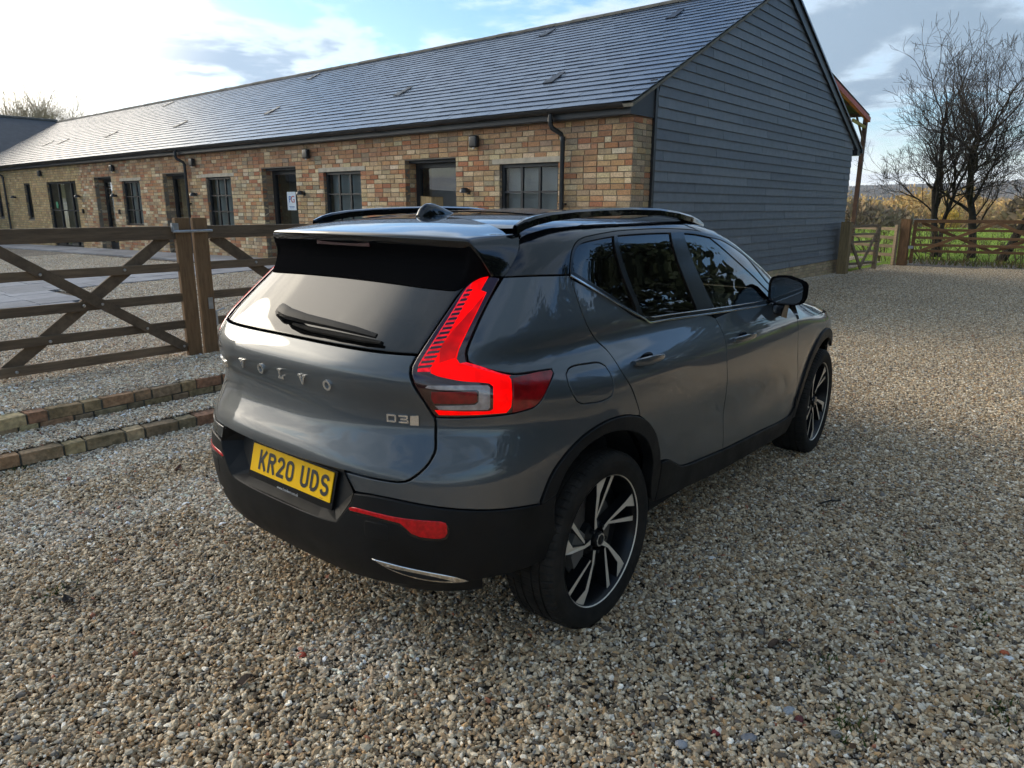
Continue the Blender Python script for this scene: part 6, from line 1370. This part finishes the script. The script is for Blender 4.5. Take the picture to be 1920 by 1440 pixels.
def wheel(x, sd_, steer=0.0, rot=0.0):
    e = bpy.data.objects.new('wheel', None); e.empty_display_size = .1; link(e, car); e.location = (x, sd_*.795, .357); e.rotation_euler = (0, 0, steer)
    np_mesh('tyre', TV, TF, M_rubber, e, smooth=False)
    b = MB(); b.lathe([(.2565,-.05),(.262,-.095),(.268,-.101),(.272,-.104),(.2705,-.110),(.2665,-.1085),(.2615,-.1005),(.255,-.085),(.248,-.05),(.235,.03),(.24,.1)], 96, (0,0,0), 'y')
    b.lathe([(.0,-.030),(.12,-.030),(.236,-.020)], 48, (0,0,0), 'y')
    rim = b.build('rim', M_rimb, e, smooth=True)
    MB().lathe([(.2672,-.1085),(.2648,-.1055),(.2640,-.1046)], 96, (0,-.0012,0), 'y').build('rim_edge', M_rimf, rim, smooth=True)
    MB().lathe([(.04,-.035),(.165,-.035),(.168,-.028)], 48, (0,0,0), 'y').build('brake_disc', mat('brake_disc', (.16,.15,.14), .5, metal=.7), e)
    MB().prism([polar(.10,150),polar(.17,145),polar(.175,165),polar(.175,185),polar(.17,205),polar(.10,200)], -.075, -.035, 'y').build('brake_caliper', mat('caliper', (.10,.095,.085), .6), e)
    for k_ in range(5):
        for poly, dish in zip(spoke_polys(20.8+rot+72*k_), (0, .006)):
            if poly_area(poly) < 0: poly = poly[::-1]
            dep = lambda q: -.096+.024*max(0, 1-math.hypot(*q)/.20)**1.0+dish
            body = MB(); n = len(poly); V = [(p[0], dep(p), p[1]) for p in poly]+[(p[0]*.985, dep(p)+.045, p[1]*.985) for p in poly]
            tri = tessellate_polygon([[Vector((p[0], p[1], 0)) for p in poly]])
            body.add(V, [(i, (i+1) % n, n+(i+1) % n, n+i) for i in range(n)]+[tuple(n+i for i in t) for t in tri]+[tuple(t) for t in tri]); so_ = body.build('spoke', M_rimb, rim)
            pin = inset(np.array(poly), .0016); fc = MB(); fc.add([(p[0], dep(p)-.0009, p[1]) for p in pin], [tuple(t) for t in tri]); fc.build('spoke_face', M_rimf, rim, fix=True)
    MB().lathe([(0,-.094),(.024,-.094),(.031,-.090),(.034,-.080),(.034,-.03)], 28, (0,0,0), 'y').build('centre_cap', M_rimb, rim, smooth=True)
    MB().lathe([(.021,-.0955),(.0265,-.0955),(.0265,-.093),(.021,-.093)], 28, (0,0,0), 'y').build('cap_emblem', M_badge, rim, smooth=True)
    MB().lathe([(.046,-.078),(.058,-.070),(.075,-.060),(.08,-.03)], 40, (0,0,0), 'y').build('hub', M_rimb, rim, smooth=True)
    for k_ in range(5): q = polar(.054, 20.8+rot+36+72*k_); MB().lathe([(0,-.086),(.008,-.086),(.010,-.070)], 8, (q[0],0,q[1]), 'y').build('wheel_bolt', M_rimb, rim)
    if sd_ > 0: e.rotation_euler = (0, 0, math.pi+steer)
    return e
wheel(0, -1); wheel(2.702, -1, .05, 29); wheel(0, 1, 0, 13); wheel(2.702, 1, .05, 47)
# ---- inside: liner, underbody, wheel wells, cabin
def lin_panel(name, poly, off=-.028, m=M_dark): return panel(name, poly, m, car, off=off, shrink=0, bevel=.001, depth=.004, res=.06)
lin_panel('door_liner', [(-.62,.48),(-.60,1.36),(-.44,1.36),(.10,1.155),(1.48,1.10),(1.70,1.05),(1.85,.6),(1.85,.30),(.12,.40),(.05,.62),(-.04,.74),(-.16,.83),(-.35,.86),(-.5,.80)])
lin_panel('tail_liner', [(-1.5,.785),(-.62,.785),(-.62,1.36),(-.86,1.36),(-1.0,1.165),(-1.5,1.165)])
lin_panel('pillar_liner', [(-.70,1.40),(-.44,1.38),(-.42,1.50),(-.1,1.545),(.4,1.552),(.9,1.53),(1.2,1.47),(1.5,1.28),(1.6,1.22),(1.62,1.28),(1.3,1.49),(.9,1.562),(.2,1.572),(-.3,1.56),(-.55,1.48)])
lin_panel('centre_pillar', [d1[0], d1[1], (d1[2][0], d1[2][1]-.06), (d1[3][0], d1[3][1]-.06)], -.02)
lin_panel('centre_pillar', [bp_[0], bp_[1], (bp_[2][0], bp_[2][1]-.06), (bp_[3][0], bp_[3][1]-.06)], -.02)
def head(u, v): x, y, z = roof_fn(u, v); return x, y*.99, z-.03
sheet('headliner', M_dark, car, head, 20, 20)
MB().box(-.50, 3.2, -.58, .58, .30, .42).box(.48, 2.22, -.84, .84, .30, .40).box(-.70, -.40, -.60, .60, .42, .60).build('underbody', M_liner, car)
for x in (0, 2.702):
    for sd_ in (-1, 1):
        b = MB(); b.lathe([(.455, 0), (.455, -.20)], 30, (x, sd_*.62 if sd_ < 0 else .82, .37), 'y', -.02, math.pi+.02); b.add([(x-.47, sd_*.615, .34), (x+.47, sd_*.615, .34), (x+.47, sd_*.615, .85), (x-.47, sd_*.615, .85)], [(0,1,2,3)]); b.build('wheel_well', M_liner, car, fix=False)
def seat(x, y, w, name='seat', back=.62, hr=True, rec=.22):
    s_ = bpy.data.objects.new(name, None); link(s_, car); s_.location = (x, y, .30)
    MB().box(-.02, .50, -w/2, w/2, .12, .30).build('cushion', M_seat, s_, bevel=.05, smooth=True, segs=3)
    MB().prism([(-.02,.22),(.12,.20),(-.05,.22+back),(-.15,.22+back)], -w/2, w/2, 'y').build('backrest', M_seat, s_, bevel=.04, smooth=True, segs=3)
    if hr: 
        for dy in ((0,) if w < .7 else (-.40, .40)): MB().prism([(-.14,.25+back),(-.05,.25+back),(-.08,.43+back),(-.17,.43+back)], dy-.13, dy+.13, 'y').build('headrest', M_seat, s_, bevel=.035, smooth=True, segs=3)
    return s_
seat(1.05, -.37, .52); seat(1.05, .37, .52); seat(.28, 0, 1.30, 'rear_seat', .55)
MB().prism([(1.75,.70),(2.35,.70),(2.45,1.06),(2.2,1.10),(1.9,1.08),(1.75,.98)], -.72, .72, 'y').build('dashboard', M_dark, car, bevel=.04, smooth=True)
sw_ = MB(); ring = [(0,.18*math.cos(t),.18*math.sin(t)) for t in np.linspace(0, 2*math.pi, 33)]; sw_.tube(ring, .016, 8, cap=False); sw_.box(-.01,.03,-.17,.17,-.03,.03); so2 = sw_.build('steering_wheel', M_dark, car, smooth=True); so2.location = (1.68, -.37, 1.02); so2.rotation_euler = (0, -.45, 0)

# ------------------------------------------------------------------ loose gravel: real stones, in tiles set out by geometry nodes
def ico():
    t = (1+5**.5)/2; v = np.array([(-1,t,0),(1,t,0),(-1,-t,0),(1,-t,0),(0,-1,t),(0,1,t),(0,-1,-t),(0,1,-t),(t,0,-1),(t,0,1),(-t,0,-1),(-t,0,1)], float); v /= np.linalg.norm(v[0])
    f = np.array([(0,11,5),(0,5,1),(0,1,7),(0,7,10),(0,10,11),(1,5,9),(5,11,4),(11,10,2),(10,7,6),(7,1,8),(3,9,4),(3,4,2),(3,2,6),(3,6,8),(3,8,9),(4,9,5),(2,4,11),(6,2,10),(8,6,7),(9,8,1)]); return v, f
IV, IF = ico()
M_stone = colmat('gravel_stone', 'attr', rough=.72, spec=.35, grain=.16, gscale=160, bump=.0, dirt=(.16,.125,.09), dirt_scale=.7, dirt_amt=.25)
STONE = [((.43,.34,.23),5),((.50,.41,.29),5),((.57,.50,.39),4),((.66,.61,.52),2.6),((.35,.25,.15),3.2),((.27,.205,.14),2.6),((.22,.21,.20),1.2),((.125,.105,.085),1.0),((.42,.28,.15),1.3),((.78,.75,.69),.7),((.30,.12,.07),.12)]
def rotmats(n, rng):
    q = rng.normal(0, 1, (n, 4)); q /= np.linalg.norm(q, axis=1, keepdims=True); w, x, y, z = q.T
    return np.stack([np.stack([1-2*(y*y+z*z), 2*(x*y-z*w), 2*(x*z+y*w)], -1), np.stack([2*(x*y+z*w), 1-2*(x*x+z*z), 2*(y*z-x*w)], -1), np.stack([2*(x*z-y*w), 2*(y*z+x*w), 1-2*(x*x+y*y)], -1)], 1)
TILE = .4
def stone_tile(seed, n, pale=False):
    rng = np.random.default_rng(seed); size = np.clip(rng.lognormal(math.log(.0070), .30, n), .0035, .017)
    V = IV[None]*(1+rng.uniform(-.26, .26, (n, 12, 1)))*size[:, None, None]*rng.uniform(.75, 1.2, (n, 1, 3))*np.array([1.35, .95, .68]); Rm = rotmats(n, rng); V = np.einsum('nij,nkj->nki', Rm, V); V[:, :, 2] *= .78
    pos = np.stack([rng.uniform(-TILE/2, TILE/2, n), rng.uniform(-TILE/2, TILE/2, n), rng.uniform(0, .014, n)**1.0+.001+size*.2], -1); V = V+pos[:, None]
    p = np.array([w for _, w in STONE]); cols = np.array([c for c, _ in STONE])[rng.choice(len(STONE), n, p=p/p.sum())]*rng.uniform(.6, 1.4, (n, 1))*np.array([1.16,1.10,1.0])
    if pale: cols = np.clip((cols*.78+cols.mean(1, keepdims=True)*.22)*1.2, 0, .85)
    F_ = (IF[None]+12*np.arange(n)[:, None, None]).reshape(-1, 3); col = np.repeat(np.c_[cols, np.ones(n)], 12, 0)
    return np_mesh('stone_tile', V.reshape(-1, 3), F_, M_stone, None, smooth=False, col=col, linkit=False)
tiles = [stone_tile(500+i, 2100) for i in range(5)]+[stone_tile(520+i, 2100, True) for i in range(3)]
def tile_points():
    pts = []
    for i in range(-30, 75):
        for j in range(-46, 64):
            x, y = i*TILE+.05, j*TILE+.05
            if (2.70 < y < 3.56 and x < 7.3) or (y > 3.5 and x > 5.6 and y > 7.2): continue
            if 7.3 < x < 17.7 and y > 2.95 or (x > 17.7 and y > 6): continue
            d = np.array([x, y, .1])-CAM; zc = d@CF; r = math.hypot(d[0], d[1])
            if r > (24 if x > 0 else 15.5): continue
            u, v = (d@CR)/max(zc, .05), (d@CU)/max(zc, .05)
            if r > 5.5 and (zc < .2 or abs(u) > 1.0+.8/max(zc, .3)): continue
            if 9.7 < y < 12.7 and x < 5.8 and (abs(y-11.6) < .9 or (8.4 < y and x < 1.8)): continue
            if 8.4 < y < 11.4 and x < 1.8: continue
            pts.append((x, y, float(ground_h(x, y))+.001))
    y = 3.10
    for i in range(-14, 18): x = i*TILE; pts.append((x, 3.135, float(ground_h(x, 3.2))+.001)); 
    for i in range(-14, 18): x = i*TILE+.1; pts.append((x, 2.655, float(ground_h(x, 2.655))+.001)); pts.append((x, 3.79, float(ground_h(x, 3.8))+.001))
    for i in range(26): x = 7.45+i*TILE; pts.append((x, 3.03, float(ground_h(x, 2.9))+.003))
    return np.array(pts)
TP = tile_points()
def gravel_object():
    me = bpy.data.meshes.new('loose_gravel'); me.vertices.add(len(TP)); me.vertices.foreach_set('co', TP.astype(np.float32).ravel()); me.update()
    ai_ = me.attributes.new('pick', 'INT', 'POINT'); pl_ = (TP[:, 1] > 2.9) | (RNG.random(len(TP)) < .55*sst(.2, -1.6, TP[:, 0])*sst(-.5, 2.4, TP[:, 1])*0+.55*sst(-.6, 2.6, TP[:, 1])*sst(4, -1, TP[:, 0])); ai_.data.foreach_set('value', np.where(pl_, RNG.integers(5, 8, len(TP)), RNG.integers(0, 5, len(TP))).astype(np.int32))
    rot = np.zeros((len(TP), 3), np.float32); rot[:, 2] = RNG.integers(0, 4, len(TP))*math.pi/2; e = .15
    av = me.attributes.new('turn', 'FLOAT_VECTOR', 'POINT'); av.data.foreach_set('vector', rot.ravel())
    o = link(bpy.data.objects.new('loose_gravel', me)); tag(o, 'loose pale buff gravel stones covering the drive and yard', 'gravel', None, 'stuff')
    ng = bpy.data.node_groups.new('scatter_tiles', 'GeometryNodeTree'); ng.interface.new_socket('Geometry', in_out='INPUT', socket_type='NodeSocketGeometry'); ng.interface.new_socket('Geometry', in_out='OUTPUT', socket_type='NodeSocketGeometry')
    N = ng.nodes; L = ng.links; gi = N.new('NodeGroupInput'); go = N.new('NodeGroupOutput'); iop = N.new('GeometryNodeInstanceOnPoints'); jn = N.new('GeometryNodeGeometryToInstance')
    for t in tiles[::-1]:
        oi = N.new('GeometryNodeObjectInfo'); oi.inputs['Object'].default_value = t; L.new(oi.outputs['Geometry'], jn.inputs[0])
    pk = N.new('GeometryNodeInputNamedAttribute'); pk.data_type = 'INT'; pk.inputs[0].default_value = 'pick'; tr = N.new('GeometryNodeInputNamedAttribute'); tr.data_type = 'FLOAT_VECTOR'; tr.inputs[0].default_value = 'turn'
    L.new(gi.outputs[0], iop.inputs['Points']); L.new(jn.outputs[0], iop.inputs['Instance']); iop.inputs['Pick Instance'].default_value = True; L.new(pk.outputs[0], iop.inputs['Instance Index']); L.new(tr.outputs[0], iop.inputs['Rotation'])
    L.new(iop.outputs[0], go.inputs[0]); md = o.modifiers.new('scatter', 'NODES'); md.node_group = ng; return o
gravel_object()
# scattered odd stones, brick chips and dead leaves that can be told apart
def pebble(name, label, x, y, r, col, seed, cat='stone', flat=.6):
    rng = np.random.default_rng(seed); v = IV*(1+rng.uniform(-.2, .2, (12, 1)))*np.array([1.25, .9, flat])*r; o = np_mesh(name, v, IF, None, None)
    bm = bmesh.new(); bm.from_mesh(o.data); bmesh.ops.subdivide_edges(bm, edges=bm.edges, cuts=1, use_grid_fill=True, smooth=.6); bm.to_mesh(o.data); bm.free()
    o.data.materials.append(mat(name+'_stone', col, .75, vary=.2, vscale=60)); o.location = (x, y, float(ground_h(x, y))+r*flat*.75+.008); o.rotation_euler = (rng.uniform(-.2,.2), rng.uniform(-.2,.2), rng.uniform(0, 6)); tag(o, label, cat); return o
def gpx(u, v, z=.01):
    d = CF+CR*(u-960)/1330.13-CU*(v-720)/1330.13; t = (z-CAM[2])/d[2]; P = CAM+d*t; return float(P[0]), float(P[1])
PB = [('pebble','round brown stone on the gravel left of the bumper',443,940,.030,(.22,.14,.11)),('brick_chip','red brick chip on the gravel below the bumper',566,1232,.016,(.36,.06,.03)),('brick_chip','dark maroon brick chip on the foreground gravel beside a grey pebble',1497,1350,.016,(.12,.03,.025)),('brick_chip','dark red brick chip on the foreground gravel below the rear wheel',1343,1375,.013,(.22,.03,.03)),('pebble','grey pebble beside the dark maroon brick chip',1478,1334,.018,(.30,.31,.32)),('pebble','pale pebble on the shaded gravel beside the sill',1335,1046,.016,(.70,.67,.62)),('brick_chip','orange brick chip beside a white pebble at the edge of the drive',1884,1222,.014,(.45,.11,.04)),('pebble','white pebble beside an orange brick chip',1893,1234,.017,(.72,.72,.70)),('pebble','slate grey pebble low in the foreground gravel',1404,1387,.020,(.20,.20,.21)),('pebble','pale slate pebble among the gravel below the car',1278,1400,.018,(.33,.33,.34))]
for i, (n_, l_, u, v, r, c) in enumerate(PB): x, y = gpx(u, v); pebble(n_, l_, x, y, r, c, 700+i)
def leaf(label, u, v, L, col, seed):
    rng = np.random.default_rng(seed); x, y = gpx(u, v); e = empty('dead_leaf', (x, y, float(ground_h(x, y))+.022), rng.uniform(0, 6), label, 'leaf'); t = np.linspace(0, 1, 7); w = L*.28*np.sin(np.pi*t**.8); V = []
    for i in range(7): V += [(L*(t[i]-.5), -w[i]-.001, .010*math.sin(t[i]*5+seed)+.012), (L*(t[i]-.5), 0, .010*math.sin(t[i]*5+seed)), (L*(t[i]-.5), w[i]+.001, .010*math.sin(t[i]*5+seed)+.014)]
    np_mesh('blade', V, [(3*i+j, 3*i+3+j, 3*i+4+j, 3*i+1+j) for i in range(6) for j in range(2)], mat('dead_leaf', col, .8, vary=.3, vscale=50), e); MB().tube([(-L*.5,0,0),(-L*.75,.004,.006)], .0012, 5).build('stalk', mat('leaf_stalk', col, .8), e)
leaf('curled brown leaf on the gravel below the number plate', 455, 1288, .07, (.085,.05,.03), 1); leaf('dark twisted leaf on the left foreground gravel', 128, 1128, .075, (.07,.055,.045), 2); leaf('brown leaf on the gravel beside the brick kerb', 335, 883, .06, (.13,.06,.035), 3); leaf('small brown leaf below the rear wheel', 1450, 1212, .05, (.09,.055,.035), 4)
tw = MB(); x, y = gpx(1538, 950); tw.tube([(x, y, .03), (x+.06, y-.03, .035), (x+.11, y-.075, .03)], [.006,.0055,.004], 6); t = tw.build('twig', mat('dark_twig', (.02,.018,.016), .9), None, smooth=True); tag(t, 'short dark twig lying on the drive beside the car', 'twig')
tw = MB(); x, y = gpx(1432, 1205); tw.tube([(x, y, .03), (x+.05, y+.02, .04), (x+.10, y+.05, .03), (x+.16, y+.06, .028)], .0035, 6); t = tw.build('twig', mat('brown_twig', (.06,.04,.028), .9), None, smooth=True); tag(t, 'thin brown twig on the foreground gravel below the rear wheel', 'twig')
# moss and weeds
wp_ = []
for (u, v, n, sp_) in ((75, 868, 90, .10), (20, 880, 60, .08), (120, 1105, 70, .05), (1535, 1245, 60, .05), (1588, 1365, 70, .06), (1880, 1335, 60, .05), (1840, 1160, 50, .05), (1370, 1270, 40, .04), (1715, 1037, 40, .05), (1590, 1345, 40, .05), (60, 905, 60, .15)):
    x, y = gpx(u, v)
    for k in range(n): wp_.append((x+RNG.normal(0, sp_), y+RNG.normal(0, sp_*.6), float(ground_h(x, y))+.008))
grass_patch('gravel_weeds', 'sparse tufts of green weed growing through the gravel', wp_, .012, .032, [(.05,.085,.02),(.07,.10,.03),(.09,.09,.03)], 77)
# leaf litter and bark crumbs caught among the stones
def litter():
    rng = np.random.default_rng(44); P = []
    for u, v, n, s_ in ((130,1130,60,.10),(450,1285,60,.10),(620,1200,40,.15),(1440,1210,60,.14),(1700,1000,60,.3),(1800,980,60,.3),(1300,1290,50,.16),(1620,1330,50,.15),(560,1050,30,.15),(250,990,30,.2),(1480,1060,40,.3),(900,1300,50,.25),(300,1300,40,.2),(1750,1200,40,.2),(1050,1390,40,.2),(120,850,40,.15),(380,870,30,.1),(1600,760,60,.6),(1750,700,60,.8)):
        x, y = gpx(u, v); P.append(np.stack([x+rng.normal(0,s_,n), y+rng.normal(0,s_,n), rng.uniform(.010,.024,n)], -1))
    P = np.concatenate(P); n = len(P); a = rng.uniform(0, 6.28, n); t = np.stack([np.cos(a), np.sin(a), rng.normal(0,.25,n)], -1); s_ = np.stack([-np.sin(a), np.cos(a), rng.normal(0,.4,n)], -1); L_ = rng.uniform(.006,.022,n)[:,None]; w_ = L_*rng.uniform(.15,.5,(n,1))
    V = np.stack([P-t*L_, P+s_*w_, P+t*L_, P-s_*w_], 1).reshape(-1,3); pal = np.array([(.07,.042,.025),(.05,.035,.025),(.10,.055,.03),(.035,.028,.022)]); col = np.repeat(np.c_[pal[rng.integers(0,4,n)], np.ones(n)], 4, 0)
    o = np_mesh('leaf_litter', V, np.arange(4*n).reshape(-1,4), colmat('litter','attr',rough=.9,bump=0), None, col=col); tag(o, 'small brown leaf crumbs scattered over the gravel', 'leaf litter', None, 'stuff')
litter()
# a line of trees and hedge behind the photographer, seen mirrored in the car
for i in range(16):
    if i < 7: continue
    t = i/15; x, y = -22+50*t, -19+5.5*t-2*math.sin(t*9)-2*(i % 3)
    leafy('boundary_tree', 'dark evergreen boundary tree standing out of the picture across the drive', (x, y, -.2), 3.8+.7*math.sin(i*2.1), 6.4+1.0*math.sin(i*1.3), 300+i, M_ever, 6000, .42, 'evergreen boundary trees')

# the air: a thin even haze round the whole place
hz = MB().box(-1740, 1780, -1760, 1760, -7, 75).build('haze', None, None); tag(hz, 'thin pale haze over the valley', 'haze', None, 'stuff')
hm, hnt, hN, hL, hb_ = newmat('haze'); hN.remove(hb_); pv = hN.new('ShaderNodeVolumePrincipled'); pv.inputs['Color'].default_value = (.86,.91,1.0,1); pv.inputs['Density'].default_value = .00030; hL.new(pv.outputs[0], hN['Material Output'].inputs['Volume']); hz.data.materials.append(hm)
